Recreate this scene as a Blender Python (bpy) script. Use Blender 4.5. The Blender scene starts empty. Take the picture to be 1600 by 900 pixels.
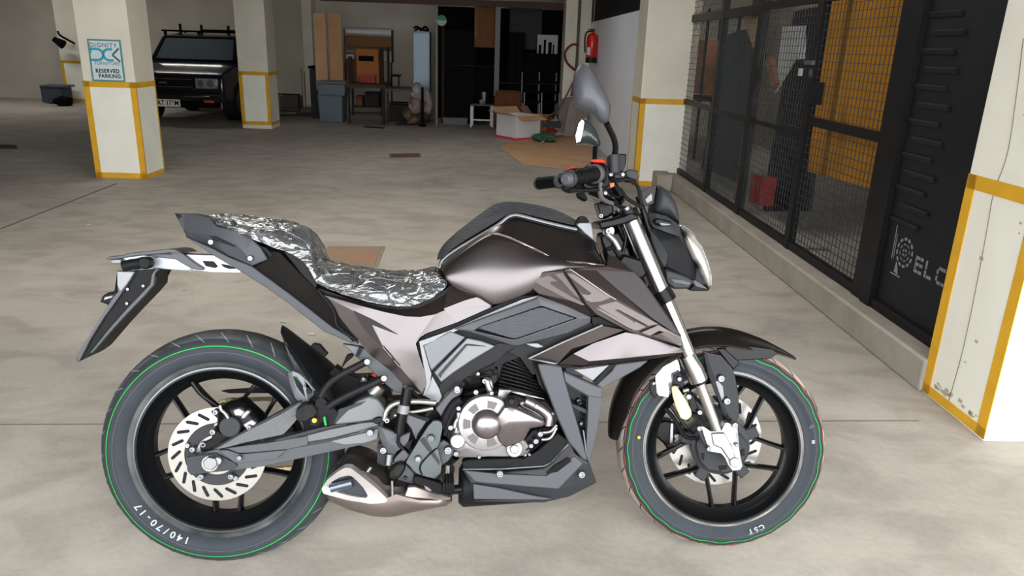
import bpy, bmesh, math, random
import numpy as np
from mathutils import Vector, Matrix
random.seed(7)
SC = bpy.context.scene
COL = SC.collection
# ------------------------------------------------------------------ camera
F_PX, PITCH, ROLL, CAM_H = 1162.0, math.radians(17.9), -0.033, 1.352
cF = np.array([0, math.cos(PITCH), -math.sin(PITCH)])
_u = np.array([0, math.sin(PITCH), math.cos(PITCH)]); _x = np.array([1.0, 0, 0])
cR = math.cos(ROLL)*_x - math.sin(ROLL)*_u
cU = math.sin(ROLL)*_x + math.cos(ROLL)*_u
CAM = np.array([0, 0, CAM_H])
cam_data = bpy.data.cameras.new('camera'); cam = bpy.data.objects.new('camera', cam_data)
COL.objects.link(cam)
cam_data.sensor_width = 36.0; cam_data.lens = 36.0*F_PX/1600.0; cam_data.clip_start = 0.02; cam_data.clip_end = 200
cam.matrix_world = Matrix(((cR[0], cU[0], -cF[0], 0), (cR[1], cU[1], -cF[1], 0), (cR[2], cU[2], -cF[2], CAM_H), (0, 0, 0, 1)))
SC.camera = cam
# ------------------------------------------------------------------ light and exposure
SC.view_settings.view_transform = 'Standard'; SC.view_settings.look = 'None'
SC.view_settings.gamma = 1.0; SC.view_settings.use_curve_mapping = False
SC.view_settings.exposure = 0.0
SC.cycles.use_denoising = True
SC.cycles.max_bounces = 8; SC.cycles.diffuse_bounces = 5; SC.cycles.caustics_reflective = False; SC.cycles.caustics_refractive = False
world = bpy.data.worlds.new('world'); SC.world = world; world.use_nodes = True
wn = world.node_tree.nodes; wl = world.node_tree.links
bg = wn['Background']
SKY = 8.5
bg.inputs['Strength'].default_value = SKY
bg.inputs['Color'].default_value = (0.97, 0.985, 1.0, 1)      # an even, overcast sky

def area_lamp(name, loc, target, sx, sy, power, color):
    d = bpy.data.lights.new(name, 'AREA'); d.shape = 'RECTANGLE'; d.size = sx; d.size_y = sy; d.energy = power; d.color = color
    o = bpy.data.objects.new(name, d); COL.objects.link(o); o.location = loc
    o.rotation_euler = (Vector(target)-Vector(loc)).to_track_quat('-Z', 'Y').to_euler()
    o['kind'] = 'helper'
    return o
# daylight pouring in through the garage's open front, behind the camera
#AREA

# ------------------------------------------------------------------ helpers: materials
def mat(name, col, rough=0.5, metal=0.0, spec=0.28, coat=0.0, var=0.0, vscale=6.0, bump=0.0, bscale=60.0, dark=None, trans=0.0, alpha=1.0, detail=4.0, coat_rough=0.05, em=None):
    m = bpy.data.materials.new(name); m.use_nodes = True
    nt = m.node_tree; b = nt.nodes['Principled BSDF']
    b.inputs['Base Color'].default_value = (*col, 1); b.inputs['Roughness'].default_value = rough
    b.inputs['Metallic'].default_value = metal; b.inputs['Specular IOR Level'].default_value = spec
    b.inputs['Coat Weight'].default_value = coat; b.inputs['Coat Roughness'].default_value = coat_rough
    b.inputs['Transmission Weight'].default_value = trans; b.inputs['Alpha'].default_value = alpha
    if em: b.inputs['Emission Color'].default_value = (*em[0], 1); b.inputs['Emission Strength'].default_value = em[1]
    if var or bump:
        tc = nt.nodes.new('ShaderNodeTexCoord')
    if var:
        n = nt.nodes.new('ShaderNodeTexNoise'); n.inputs['Scale'].default_value = vscale; n.inputs['Detail'].default_value = detail
        nt.links.new(tc.outputs['Object'], n.inputs['Vector'])
        r = nt.nodes.new('ShaderNodeValToRGB')
        d = dark if dark else tuple(c*(1-var) for c in col)
        r.color_ramp.elements[0].position = 0.35; r.color_ramp.elements[1].position = 0.68
        r.color_ramp.elements[0].color = (*d, 1); r.color_ramp.elements[1].color = (*col, 1)
        nt.links.new(n.outputs['Fac'], r.inputs['Fac']); nt.links.new(r.outputs['Color'], b.inputs['Base Color'])
    if bump:
        n2 = nt.nodes.new('ShaderNodeTexNoise'); n2.inputs['Scale'].default_value = bscale; n2.inputs['Detail'].default_value = 3
        nt.links.new(tc.outputs['Object'], n2.inputs['Vector'])
        bp = nt.nodes.new('ShaderNodeBump'); bp.inputs['Strength'].default_value = bump; bp.inputs['Distance'].default_value = 0.01
        nt.links.new(n2.outputs['Fac'], bp.inputs['Height']); nt.links.new(bp.outputs['Normal'], b.inputs['Normal'])
    return m

def srgb(r, g, b):
    return tuple(((c/255)/12.92 if c/255 <= 0.04045 else (((c/255)+0.055)/1.055)**2.4) for c in (r, g, b))

# ------------------------------------------------------------------ helpers: meshes and objects
def tag(o, label=None, cat=None, group=None, kind=None):
    if label: o['label'] = label
    if cat: o['category'] = cat
    if group: o['group'] = group
    if kind: o['kind'] = kind
    return o

def empty(name, loc, label, cat, group=None, rz=0.0):
    o = bpy.data.objects.new(name, None); COL.objects.link(o); o.location = loc; o.rotation_euler = (0, 0, rz)
    o.empty_display_size = 0.1
    return tag(o, label, cat, group)

def link(name, me, m=None, parent=None, loc=None):
    o = bpy.data.objects.new(name, me); COL.objects.link(o)
    if m is not None and hasattr(me, 'materials') and not me.materials: me.materials.append(m)
    if parent is not None: o.parent = parent
    if loc is not None: o.location = loc
    return o

def finish(bm, name, angle=35):
    bmesh.ops.recalc_face_normals(bm, faces=bm.faces)
    me = bpy.data.meshes.new(name); bm.to_mesh(me); bm.free()
    if angle:
        me.polygons.foreach_set('use_smooth', [True]*len(me.polygons)); me.set_sharp_from_angle(angle=math.radians(angle))
    return me

def mesh_of(verts, faces, name, angle=35, recalc=True):
    bm = bmesh.new(); vs = [bm.verts.new(v) for v in verts]
    for f in faces:
        try: bm.faces.new([vs[i] for i in f])
        except ValueError: pass
    if not recalc:
        me = bpy.data.meshes.new(name); bm.to_mesh(me); bm.free(); return me
    return finish(bm, name, angle)

def bevel(o, w=0.003, seg=2, angle=30):
    md = o.modifiers.new('bevel', 'BEVEL'); md.width = w; md.segments = seg; md.limit_method = 'ANGLE'; md.angle_limit = math.radians(angle)
    md.harden_normals = False
    return o
def subsurf(o, n=2):
    md = o.modifiers.new('subsurf', 'SUBSURF'); md.levels = n; md.render_levels = n; return o

def box_into(bm, c, s, rot=None):
    """a box with centre c, size s, optional 3x3/4x4 rotation"""
    vs = []
    for dx in (-.5, .5):
        for dy in (-.5, .5):
            for dz in (-.5, .5):
                v = Vector((dx*s[0], dy*s[1], dz*s[2]))
                if rot is not None: v = rot @ v
                vs.append(bm.verts.new(v+Vector(c)))
    for f in ((0, 1, 3, 2), (4, 6, 7, 5), (0, 4, 5, 1), (2, 3, 7, 6), (0, 2, 6, 4), (1, 5, 7, 3)): bm.faces.new([vs[i] for i in f])

def box(name, c, s, m, parent=None, rot=None, bev=0.0, ang=30):
    """object whose origin is c"""
    bm = bmesh.new(); box_into(bm, (0, 0, 0), s, rot)
    o = link(name, finish(bm, name, ang), m, parent, c)
    if bev: bevel(o, bev)
    return o

def cyl_mesh(p0, p1, r0, r1=None, seg=20, name='cyl', cap=True):
    r1 = r0 if r1 is None else r1
    p0, p1 = Vector(p0), Vector(p1); d = (p1-p0).normalized()
    a = d.orthogonal().normalized(); b = d.cross(a)
    vs = []; fs = []
    for p, r in ((p0, r0), (p1, r1)):
        for i in range(seg):
            t = 2*math.pi*i/seg; vs.append(p+a*math.cos(t)*r+b*math.sin(t)*r)
    for i in range(seg):
        j = (i+1) % seg; fs.append((i, j, seg+j, seg+i))
    if cap: fs.append(tuple(range(seg))[::-1]); fs.append(tuple(range(seg, 2*seg)))
    return vs, fs

def cyl(name, p0, p1, r0, m, parent=None, r1=None, seg=20, bev=0.0):
    v, f = cyl_mesh(p0, p1, r0, r1, seg)
    o = link(name, mesh_of(v, f, name, 40), m, parent)
    if bev: bevel(o, bev)
    return o

def smooth_path(pts, n=6):
    P = [Vector(p) for p in pts]
    if len(P) < 3: return P
    out = []
    for i in range(len(P)-1):
        p0 = P[i-1] if i else P[0]*2-P[1]; p1, p2 = P[i], P[i+1]; p3 = P[i+2] if i+2 < len(P) else P[-1]*2-P[-2]
        for k in range(n):
            t = k/n
            out.append(0.5*((2*p1)+(p2-p0)*t+(2*p0-5*p1+4*p2-p3)*t*t+(3*p1-p0-3*p2+p3)*t**3))
    out.append(P[-1]); return out

def tube_data(pts, r, seg=10, smooth=True, n=6, flat=1.0):
    P = smooth_path(pts, n) if smooth else [Vector(p) for p in pts]
    rs = r if isinstance(r, (list, tuple)) else None
    vs = []; fs = []; N = len(P); a = None
    for i, p in enumerate(P):
        d = (P[min(i+1, N-1)]-P[max(i-1, 0)]).normalized()
        a = d.orthogonal().normalized() if a is None else (a-d*a.dot(d)).normalized()
        b = d.cross(a)
        if rs:
            x = i/(N-1)*(len(rs)-1); k = min(int(x), len(rs)-2); rr = rs[k]*(1-(x-k))+rs[k+1]*(x-k)
        else: rr = r
        for s in range(seg):
            t = 2*math.pi*s/seg; vs.append(p+a*math.cos(t)*rr+b*math.sin(t)*rr*flat)
    for i in range(N-1):
        for s in range(seg):
            t = (s+1) % seg; fs.append((i*seg+s, i*seg+t, (i+1)*seg+t, (i+1)*seg+s))
    fs.append(tuple(range(seg))); fs.append(tuple(range((N-1)*seg, N*seg)))
    return vs, fs

def tube(name, pts, r, m, parent=None, seg=10, smooth=True, n=6):
    v, f = tube_data(pts, r, seg, smooth, n)
    return link(name, mesh_of(v, f, name, 60), m, parent)

def join(datas):
    V = []; Fc = []
    for v, f in datas:
        k = len(V); V += list(v); Fc += [tuple(i+k for i in ff) for ff in f]
    return V, Fc

def text_mesh(s, size, name, font_depth=0.0, bold=0.0, space=1.0):
    cu = bpy.data.curves.new('txt', 'FONT'); cu.body = s; cu.size = size; cu.extrude = font_depth; cu.offset = bold; cu.space_character = space
    cu.align_x = 'CENTER'; cu.align_y = 'CENTER'
    o = bpy.data.objects.new('txt', cu); COL.objects.link(o)
    dg = bpy.context.evaluated_depsgraph_get(); dg.update()
    me = bpy.data.meshes.new_from_object(o.evaluated_get(dg)); me.name = name
    bpy.data.objects.remove(o); bpy.data.curves.remove(cu)
    return me

def xyz(axX, axY, origin):
    """matrix with given x and y axes"""
    X = Vector(axX).normalized(); Y = Vector(axY).normalized(); Z = X.cross(Y).normalized(); Y = Z.cross(X)
    M = Matrix.Identity(4)
    for i in range(3): M[i][0] = X[i]; M[i][1] = Y[i]; M[i][2] = Z[i]; M[i][3] = origin[i]
    return M

# ------------------------------------------------------------------ helpers: points seen in the picture, at their real distance
def ray(x, y): return cR*(x-800)/F_PX+cU*(450-y)/F_PX+cF
def ground(x, y, z=0.0): d = ray(x, y); return CAM+d*(z-CAM_H)/d[2]
RA = math.radians(1.9); rc, rs_ = math.cos(RA), math.sin(RA)
def room(x, y, z=0.0): return Vector((x*rc-y*rs_, x*rs_+y*rc, z))          # room axes to world
def unroom(p): return (p[0]*rc+p[1]*rs_, -p[0]*rs_+p[1]*rc, p[2])
def at_y(px, py, yr):
    """room coordinates of the pixel on the plane y' = yr"""
    d = unroom(ray(px, py)); c = (0, 0, CAM_H); k = yr/d[1]; return (d[0]*k, yr, CAM_H+d[2]*k)
def at_x(px, py, xr):
    d = unroom(ray(px, py)); k = xr/d[0]; return (xr, d[1]*k, CAM_H+d[2]*k)
RM = Matrix.Rotation(RA, 3, 'Z')
def rbox(name, x0, x1, y0, y1, z0, z1, m, parent=None, bev=0.0, base=None):
    """a box given by its room extents; with a parent at room point base the box is local to it"""
    bm = bmesh.new()
    box_into(bm, (0, 0, 0), (abs(x1-x0), abs(y1-y0), abs(z1-z0)), RM)
    c = room((x0+x1)/2, (y0+y1)/2, (z0+z1)/2)
    if parent is not None: c = parent.matrix_world.inverted() @ c if base is None else c-base
    o = link(name, finish(bm, name, 30), m, parent, c)
    if bev: bevel(o, bev)
    return o
def rquad(name, pts, m, parent=None, thick=0.0, tdir=(0, 1, 0), base=None):
    """flat polygon through room points, given a thickness along room direction tdir"""
    base = base or Vector((0, 0, 0)); n = len(pts); P = [room(*p)-base for p in pts]; T = RM @ Vector(tdir)*thick
    V = P+[p+T for p in P]
    Fc = [tuple(range(n)), tuple(range(2*n-1, n-1, -1))]+[(i, (i+1) % n, n+(i+1) % n, n+i) for i in range(n)]
    return link(name, mesh_of(V, Fc, name, 30), m, parent)
# ================================================================== THE SETTING
def concrete_floor():
    m = bpy.data.materials.new('concrete_floor'); m.use_nodes = True; nt = m.node_tree; N = nt.nodes; Lk = nt.links
    b = N['Principled BSDF']; tc = N.new('ShaderNodeTexCoord')
    def noise(scale, detail, dist=0.0, sc=(1, 1, 1)):
        mp = N.new('ShaderNodeMapping'); mp.inputs['Scale'].default_value = sc; Lk.new(tc.outputs['Object'], mp.inputs['Vector'])
        n = N.new('ShaderNodeTexNoise'); n.inputs['Scale'].default_value = scale; n.inputs['Detail'].default_value = detail; n.inputs['Distortion'].default_value = dist
        Lk.new(mp.outputs['Vector'], n.inputs['Vector']); return n
    def ramp(src, p0, c0, p1, c1):
        r = N.new('ShaderNodeValToRGB'); r.color_ramp.elements[0].position = p0; r.color_ramp.elements[1].position = p1
        r.color_ramp.elements[0].color = (*c0, 1); r.color_ramp.elements[1].color = (*c1, 1); Lk.new(src.outputs['Fac'], r.inputs['Fac']); return r
    def mul(a, c, f=1.0):
        x = N.new('ShaderNodeMix'); x.data_type = 'RGBA'; x.blend_type = 'MULTIPLY'; x.inputs['Factor'].default_value = f
        Lk.new(a, x.inputs['A']); Lk.new(c, x.inputs['B']); return x.outputs['Result']
    base = ramp(noise(0.9, 6, .4), .3, srgb(168, 162, 153), .72, srgb(192, 186, 177))
    s1 = ramp(noise(3.2, 8, .8, (1, 1.7, 1)), .36, (.74, .73, .72), .58, (1, 1, 1))
    s2 = ramp(noise(45, 3), .30, (.9, .9, .9), .62, (1, 1, 1))
    s3 = ramp(noise(0.33, 4, .5), .36, (.78, .77, .75), .6, (1, 1, 1))
    c = mul(base.outputs['Color'], s1.outputs['Color'], .75); c = mul(c, s2.outputs['Color'], .7); c = mul(c, s3.outputs['Color'], .8)
    Lk.new(c, b.inputs['Base Color']); b.inputs['Roughness'].default_value = .72; b.inputs['Specular IOR Level'].default_value = .35
    bp = N.new('ShaderNodeBump'); bp.inputs['Strength'].default_value = .25; bp.inputs['Distance'].default_value = .006
    Lk.new(noise(28, 6).outputs['Fac'], bp.inputs['Height']); Lk.new(bp.outputs['Normal'], b.inputs['Normal'])
    return m
M_FLOOR = concrete_floor()
M_WALL = mat('old_plaster', srgb(200, 194, 180), .85, var=.18, vscale=1.2, bump=.15, bscale=14)
M_CEIL = mat('ceiling_concrete', srgb(120, 114, 106), .9, var=.15, vscale=1)
M_PILLAR = mat('cream_paint', srgb(226, 221, 205), .55, var=.10, vscale=3.0, bump=.12, bscale=20)
M_PILLARW = mat('white_paint', srgb(240, 240, 228), .5, var=.07, vscale=4.0, bump=.1, bscale=24)
M_YEL = mat('yellow_paint', srgb(222, 170, 45), .5, var=.12, vscale=9)
M_BLACKSTEEL = mat('black_steel', srgb(24, 25, 28), .45, metal=.2, var=.3, vscale=5)
M_DARKSHEET = mat('dark_sheet', srgb(26, 29, 35), .5, metal=.1, var=.25, vscale=3)
M_KERB = mat('kerb_concrete', srgb(166, 160, 150), .85, var=.22, vscale=5, bump=.3, bscale=30)

FX0, FX1, FY0, FY1 = -13.0, 6.5, -7.0, 16.6
bm = bmesh.new(); box_into(bm, (0, 0, -.1), (FX1-FX0+14, FY1-FY0+.2, .2)); fl = link('floor', finish(bm, 'floor', 0), M_FLOOR, None, room((FX0+FX1)/2, (FY0+FY1)/2)); fl.rotation_euler.z = RA; tag(fl, kind='structure')
def struct(o): o['kind'] = 'structure'; return o
struct(rbox('ceiling', FX0, FX1, -1.2, FY1, 2.9, 3.1, M_CEIL))
struct(rbox('wall_back', FX0, FX1, FY1, FY1+.2, 0, 3.0, M_WALL))
struct(rbox('wall_left', FX0-.2, FX0, -2.0, FY1, 0, 3.0, M_WALL))
struct(rbox('wall_front', FX0, -3.2, -1.4, -1.2, 0, 2.9, M_WALL))
struct(rbox('wall_right', FX1, FX1+.2, 0.0, FY1, 0, 3.0, M_WALL))
# ceiling beams crossing the bay at each line of pillars
for i, yb in enumerate((7.45, 12.15)):
    struct(rbox('trim_%d' % (i+1), FX0, FX1, yb, yb+.4, 2.55, 2.9, M_CEIL))
# expansion joints: shallow dark sealant strips lying in the slab
M_JOINT = mat('joint_sealant', srgb(112, 106, 98), .9)
def joint(n, a, b, w=.010, m=M_JOINT):
    a, b = Vector(a), Vector(b); d = (b-a); ang = math.atan2(d.y, d.x)
    o = box('trim_%d' % n, ((a.x+b.x)/2, (a.y+b.y)/2, .0005), (d.length, w, .003), m, None, Matrix.Rotation(ang, 3, 'Z')); struct(o)
g1, g2 = ground(0, 358), ground(182, 287)
joint(3, g1, g2, .022)
joint(4, ground(1180, 659), ground(1436, 658), .007)
joint(5, ground(-60, 664), ground(1180, 659.5), .005)

def pillar(name_, x0, x1, y0, y1, zband, label, faces='front left right', wy=.055, lower=M_PILLARW, ztop=2.9, drop=0.0, rightline=True):
    root = empty('pillar', room((x0+x1)/2, (y0+y1)/2), label, 'pillar')
    bpy.context.view_layer.update()
    b = root.location.copy()
    rbox('shaft', x0, x1, y0, y1, 0, ztop, M_PILLAR, root, .006, base=b)
    e = .0025
    # painted lower panel, then the yellow border lines: thin coats of paint proud of the plaster
    def paint(nm, xx0, xx1, yy0, yy1, z0, z1, m): rbox(nm, xx0, xx1, yy0, yy1, z0, z1, m, root, base=b)
    if 'front' in faces:
        paint('painted_panel', x0+.001, x1-.001, y0-e*.6, y0, drop, zband, lower)
        for k_, (nm, a0, a1, c0, c1) in enumerate((('yellow_line', x0-e, x1+e, zband-wy, zband), ('yellow_line', x0-e, x1+e, drop, drop+wy), ('yellow_line', x0-e, x0+wy, drop, zband), ('yellow_line', x1-wy, x1+e, drop, zband))):
            if k_ == 3 and not rightline: continue
            paint(nm, a0, a1, y0-e, y0, c0, c1, M_YEL)
    for f, xf, sg in (('left', x0, -1), ('right', x1, 1)):
        if f in faces:
            paint('painted_panel', xf+sg*e*.6 if sg < 0 else xf, xf if sg < 0 else xf+sg*e*.6, y0+.001, y1-.001, drop, zband, lower)
            for a0, a1, c0, c1 in ((y0-e, y1, zband-wy, zband), (y0-e, y1, drop, drop+wy*.8), (y0-e, y0+(wy if faces != 'front right' else .012), drop, zband), (y1-wy*.5, y1, drop, zband)):
                paint('yellow_line', xf-e if sg < 0 else xf, xf if sg < 0 else xf+e, a0, a1, c0, c1, M_YEL)
    return root
zb = at_y(190, 128, 7.43)[2]
LP = pillar('', -3.90, -3.41, 7.43, 7.86, zb, 'cream square pillar with yellow borders, carrying the reserved parking sign', 'front right')
MPc = pillar('', -3.96, -3.50, 12.12, 12.6, at_y(400, 112, 12.12)[2], 'cream pillar with yellow borders between the pickup and the cluttered back wall', 'front right', drop=.06)
P2 = pillar('', 1.51, 2.05, 7.80, 8.25, at_y(1020, 154, 7.8)[2], 'cream pillar beside the mesh cage, standing where the kerb begins', 'front left', rightline=False)
FPc = pillar('', at_y(104, 158, 15.9)[0], at_y(150, 158, 15.9)[0], 15.9, 16.4, at_y(120, 95, 15.9)[2], 'far pillar with a yellow edge, half hidden behind the reserved parking pillar', 'front left', drop=.02)

# near right pillar: its left face and bright front face are in view
root = empty('pillar', room(2.2, 2.64), 'large white pillar at the right edge, cracked paint inside a yellow border', 'pillar'); b0 = root.location.copy()
NPX0, NPX1, NPY0, NPY1 = 1.87, 3.3, 2.44, 2.865
rbox('shaft', NPX0, NPX1, NPY0, NPY1, 0, 2.9, M_PILLARW, root, .006, base=b0)
zt = at_x(1520, 272, 1.87)[2]
ztn = zt+.0
for a0, a1, c0, c1 in ((NPY0-.003, NPY1, ztn-.055, ztn), (NPY0-.003, NPY1, 0.01, .05), (NPY1-.055, NPY1, 0.01, ztn), (NPY0-.003, NPY0+.05, 0.01, ztn)):
    rbox('yellow_line', NPX0-.003, NPX0, a0, a1, c0, c1, M_YEL, root, base=b0)
# the crack running down the paint and the chips beside it
crk = []
for px, py in ((1599, 60), (1588, 150), (1574, 240), (1553, 300), (1542, 360), (1525, 450), (1506, 540), (1490, 600), (1478, 640)):
    p = at_x(px, py, NPX0-.0015); crk.append(room(*p)-b0)
tube('crack', crk, .0014, mat('crack_dark', srgb(120, 112, 100), .9), root, 5)
M_CHIP = mat('bare_plaster', srgb(176, 168, 152), .95)
for i in range(34):
    yy = random.uniform(NPY0+.06, NPY1-.05); zz = random.uniform(.06, .085) if i > 7 else random.uniform(.15, 1.4); s = random.uniform(.004, .012)
    rbox('paint_chip', NPX0-.0012, NPX0, yy-s, yy+s, zz-s*.6, zz+s*.6, M_CHIP, root, base=b0)

# kerb that the steel cage stands on
struct(rbox('trim_6', 1.855, 2.25, 2.86, 7.80, 0, .15, M_KERB, bev=.012))
struct(rbox('trim_7', 1.70, 1.855, 7.52, 7.80, 0, .17, M_KERB, bev=.012))

# ------------------------------------------------------------------ steel cage along the right
GX = 1.97
cage = empty('steel_cage', room(GX, 5.3, .15), 'black steel mesh cage on the kerb along the right side', 'cage'); cb = cage.location.copy()
def gy(px, py): return at_x(px, py, GX)[1]
def gz(px, py): return at_x(px, py, GX)[2]
posts = [gy(1036, 200), gy(1118, 150), gy(1176, 150), gy(1262, 180), gy(1395, 180)]
yA, yB, yC, yD, yE = posts
ZT = 2.6; ZB = .15
for y, w in ((yA, .06), (yB, .075), (yC, .09), (yD, .06), (yE, .12)):
    rbox('post', GX-.02, GX+.03, y-w/2, y+w/2, ZB, ZT, M_BLACKSTEEL, cage, .002, base=cb)
zm = gz(1105, 168); zt_ = gz(1100, 27)
def rail(y0, y1, z, h=.045): rbox('rail', GX-.015, GX+.02, min(y0, y1), max(y0, y1), z-h/2, z+h/2, M_BLACKSTEEL, cage, base=cb)
rail(yA, yC, zm, .05); rail(yC, yD, zm, .03); rail(yD, yE, gz(1330, 204), .05); rail(yA, yC, ZB+.025, .05); rail(yC, yD, ZB+.03, .05); rail(yD, yE, ZB+.03, .05)
rail(yA, yC, zt_, .07); rail(yC, yE, gz(1230, 5), .05)
rbox('post', GX-.012, GX+.02, yA-.27, yA-.21, ZB, zm, M_BLACKSTEEL, cage, base=cb)
M_WIRE = mat('mesh_wire', srgb(70, 72, 74), .5, metal=.5)
M_WIRED = mat('dark_mesh_wire', srgb(62, 66, 70), .5, metal=.4)
def mesh_panel(y0, y1, z0, z1, st, parent=cage, m=M_WIRE, r=.0018):
    lo, hi = min(y0, y1), max(y0, y1); bm = bmesh.new()
    k = int((hi-lo)/st)
    for i in range(k+1):
        y = lo+(hi-lo)*i/max(k, 1); box_into(bm, room(GX+.004, y, (z0+z1)/2)-cb, (2*r, 2*r, z1-z0))
    k = int((z1-z0)/st)
    for i in range(k+1):
        z = z0+(z1-z0)*i/max(k, 1); box_into(bm, room(GX, (lo+hi)/2, z)-cb, (2*r, hi-lo, 2*r), RM)
    o = link('wire_mesh', finish(bm, 'wire_mesh', 0), m, parent); o['kind'] = 'stuff'
mesh_panel(yA, yB, ZB, zm, .05); mesh_panel(yA, yB, zm, zt_, .05); mesh_panel(yA, yB, zt_, ZT, .05)
mesh_panel(yB, yC, ZB, zm, .045, m=M_WIRED); mesh_panel(yB, yC, zm, zt_, .045, m=M_WIRED)
mesh_panel(yC, yD, ZB, ZT, .045); mesh_panel(yD, yE, ZB, ZT, .045, m=M_WIRED)
# hasp, lock box and padlock on the gate
yl = gy(1288, 100); zl = gz(1268, 100)
bm = bmesh.new(); box_into(bm, room(GX-.03, gy(1272, 100), gz(1272, 98))-cb, (.02, .12, .025), RM); link('hasp', finish(bm, 'hasp'), mat('zinc', srgb(120, 122, 122), .4, .8), cage)
bm = bmesh.new(); box_into(bm, room(GX-.045, gy(1262, 112), gz(1262, 113))-cb, (.015, .035, .045), RM); link('padlock', finish(bm, 'padlock'), mat('padlock_steel', srgb(210, 210, 205), .3, .6), cage)
bm = bmesh.new(); box_into(bm, room(GX-.03, gy(1283, 145), gz(1283, 146))-cb, (.05, .09, .13), RM); link('lock_box', finish(bm, 'lock_box'), M_BLACKSTEEL, cage)
# black sheet-metal gate leaf with pressed louvres and the stencilled emblem
leaf = empty('sheet_metal_gate', room(GX, 3.5, .15), 'black sheet metal gate leaf with louvres and a white stencilled emblem', 'gate'); lb = leaf.location.copy()
yF = 2.9; y0l = yE-.06
rbox('sheet', GX, GX+.012, yF, y0l, ZB, ZT, M_DARKSHEET, leaf, base=lb)
rbox('frame_bar', GX-.03, GX, y0l-.09, y0l, ZB, ZT, M_BLACKSTEEL, leaf, base=lb)
rbox('frame_bar', GX-.02, GX, yF, y0l, ZB, ZB+.05, M_BLACKSTEEL, leaf, base=lb)
yl0, yl1 = gy(1440, 100), gy(1520, 60)
for k in range(14):
    z = 1.38-.078*k; off = .05*(k % 2)
    bm = bmesh.new(); box_into(bm, room(GX-.008, (yl0+yl1)/2+off, z+.25)-lb, (.012, abs(yl1-yl0)-.10, .022), RM @ Matrix.Rotation(-.5, 3, 'Y')); link('louvre', finish(bm, 'louvre'), M_DARKSHEET, leaf)
M_STEN = mat('stencil_white', srgb(128, 130, 130), .8)
Mx = xyz(RM @ Vector((0, -1, 0)), (0, 0, 1), room(GX-.0022, gy(1414, 395), gz(1414, 395))-lb)
def ring_pts(r0, r1, a0, a1, n):
    V = []; Fc = []
    for i in range(n+1):
        a = a0+(a1-a0)*i/n; V += [(r0*math.cos(a), r0*math.sin(a), 0), (r1*math.cos(a), r1*math.sin(a), 0)]
    for i in range(n): Fc.append((2*i, 2*i+1, 2*i+3, 2*i+2))
    return V, Fc
parts_ = []
for k in range(12): parts_.append(ring_pts(.058, .072, k*math.pi/6, k*math.pi/6+.34, 4))
for k in range(8): parts_.append(ring_pts(.036, .043, k*math.pi/4, k*math.pi/4+.5, 4))
for k in range(4):
    a = k*math.pi/2+.4; parts_.append(ring_pts(.010, .02, a, a+1.0, 3))
for k, (dx, h) in enumerate(((-.105, .11), (-.09, .07))):
    V = [(dx, -.05+.02*k, 0), (dx+.008, -.06, 0), (dx+.004, h, 0), (dx-.004, h, 0)]; parts_.append((V, [(0, 1, 2, 3)]))
parts_.append(([(-.06, -.11, 0), (-.02, -.115, 0), (-.045, -.06, 0), (-.055, -.06, 0)], [(0, 1, 2, 3)]))
parts_.append(([(-.09, -.125, 0), (0.0, -.125, 0), (0.0, -.118, 0), (-.09, -.118, 0)], [(0, 1, 2, 3)]))
V, Fc = join(parts_)
o = link('stencilled_emblem', mesh_of(V, Fc, 'stencilled_emblem', 0), M_STEN, leaf); o.matrix_local = Mx
# stencil letters E L C, cut in strokes with bridges
def strokes(segs):
    out = []
    for x0, y0, x1, y1 in segs: out.append(([(x0, y0, 0), (x1, y0, 0), (x1, y1, 0), (x0, y1, 0)], [(0, 1, 2, 3)]))
    return out
E_ = [(0, .075, .032, .09), (.037, .075, .06, .09), (0, .045, .03, .06), (.035, .045, .06, .06), (0, .012, .03, .027), (.035, .012, .06, .027), (0, .03, .012, .042), (0, .063, .012, .073)]
L_ = [(0, .05, .014, .09), (0, .012, .014, .044), (.019, .012, .055, .027)]
C_ = [(.012, .075, .06, .09), (0, .055, .014, .075), (0, .025, .014, .048), (.012, .012, .04, .027), (.045, .012, .065, .027)]
for dx_, seg_ in ((0, E_), (.08, L_), (.165, C_)):
    V, Fc = join(strokes(seg_)); V = [((x+dx_)*1.05+.1, y-.075, z) for x, y, z in V]
    o = link('stencilled_letter', mesh_of(V, Fc, 'stencilled_letter', 0), M_STEN, leaf); o.matrix_local = Mx

# ------------------------------------------------------------------ things kept inside the cage
M_YBOARD = mat('ochre_board', srgb(176, 122, 24), .7, var=.2, vscale=2.2)
def in_cage(px, py, xr): p = at_x(px, py, xr); return p
def cage_board(name, label, cat, pix, xr, m, th=.02, group=None):
    pts = [in_cage(px, py, xr) for px, py in pix]
    c = room(*[sum(p[i] for p in pts)/len(pts) for i in range(3)]); c.z = min(p[2] for p in pts)
    o = rquad(name, pts, m, None, th, (1, 0, 0), base=c); o.location = c; return tag(o, label, cat, group)
cage_board('ochre_board', 'ochre yellow board standing behind the mesh gate', 'board', [(1303, -90), (1440, -120), (1374, 298), (1262, 268)], 2.12, M_YBOARD)
cage_board('dark_door', 'dark blue panel behind the mesh, a white striped sheet taped to it', 'panel', [(1240, 18), (1305, 5), (1262, 330), (1190, 330)], 2.45, mat('dark_blue_sheet', srgb(34, 42, 54), .6, var=.2), .03)
cage_board('white_sheet', 'white striped paper sheet hanging behind the mesh gate', 'paper sheet', [(1222, 42), (1259, 40), (1258, 92), (1244, 93), (1211, 148)], 2.446, mat('white_paper', srgb(214, 218, 220), .8), .004)
cage_board('grey_metal_sheet', 'plain grey metal sheet leaning inside the cage behind the mesh', 'metal sheet', [(1133, 55), (1185, 40), (1150, 285), (1095, 262)], 2.6, mat('grey_sheet', srgb(96, 98, 96), .5, .3, var=.15), .02)
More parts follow.
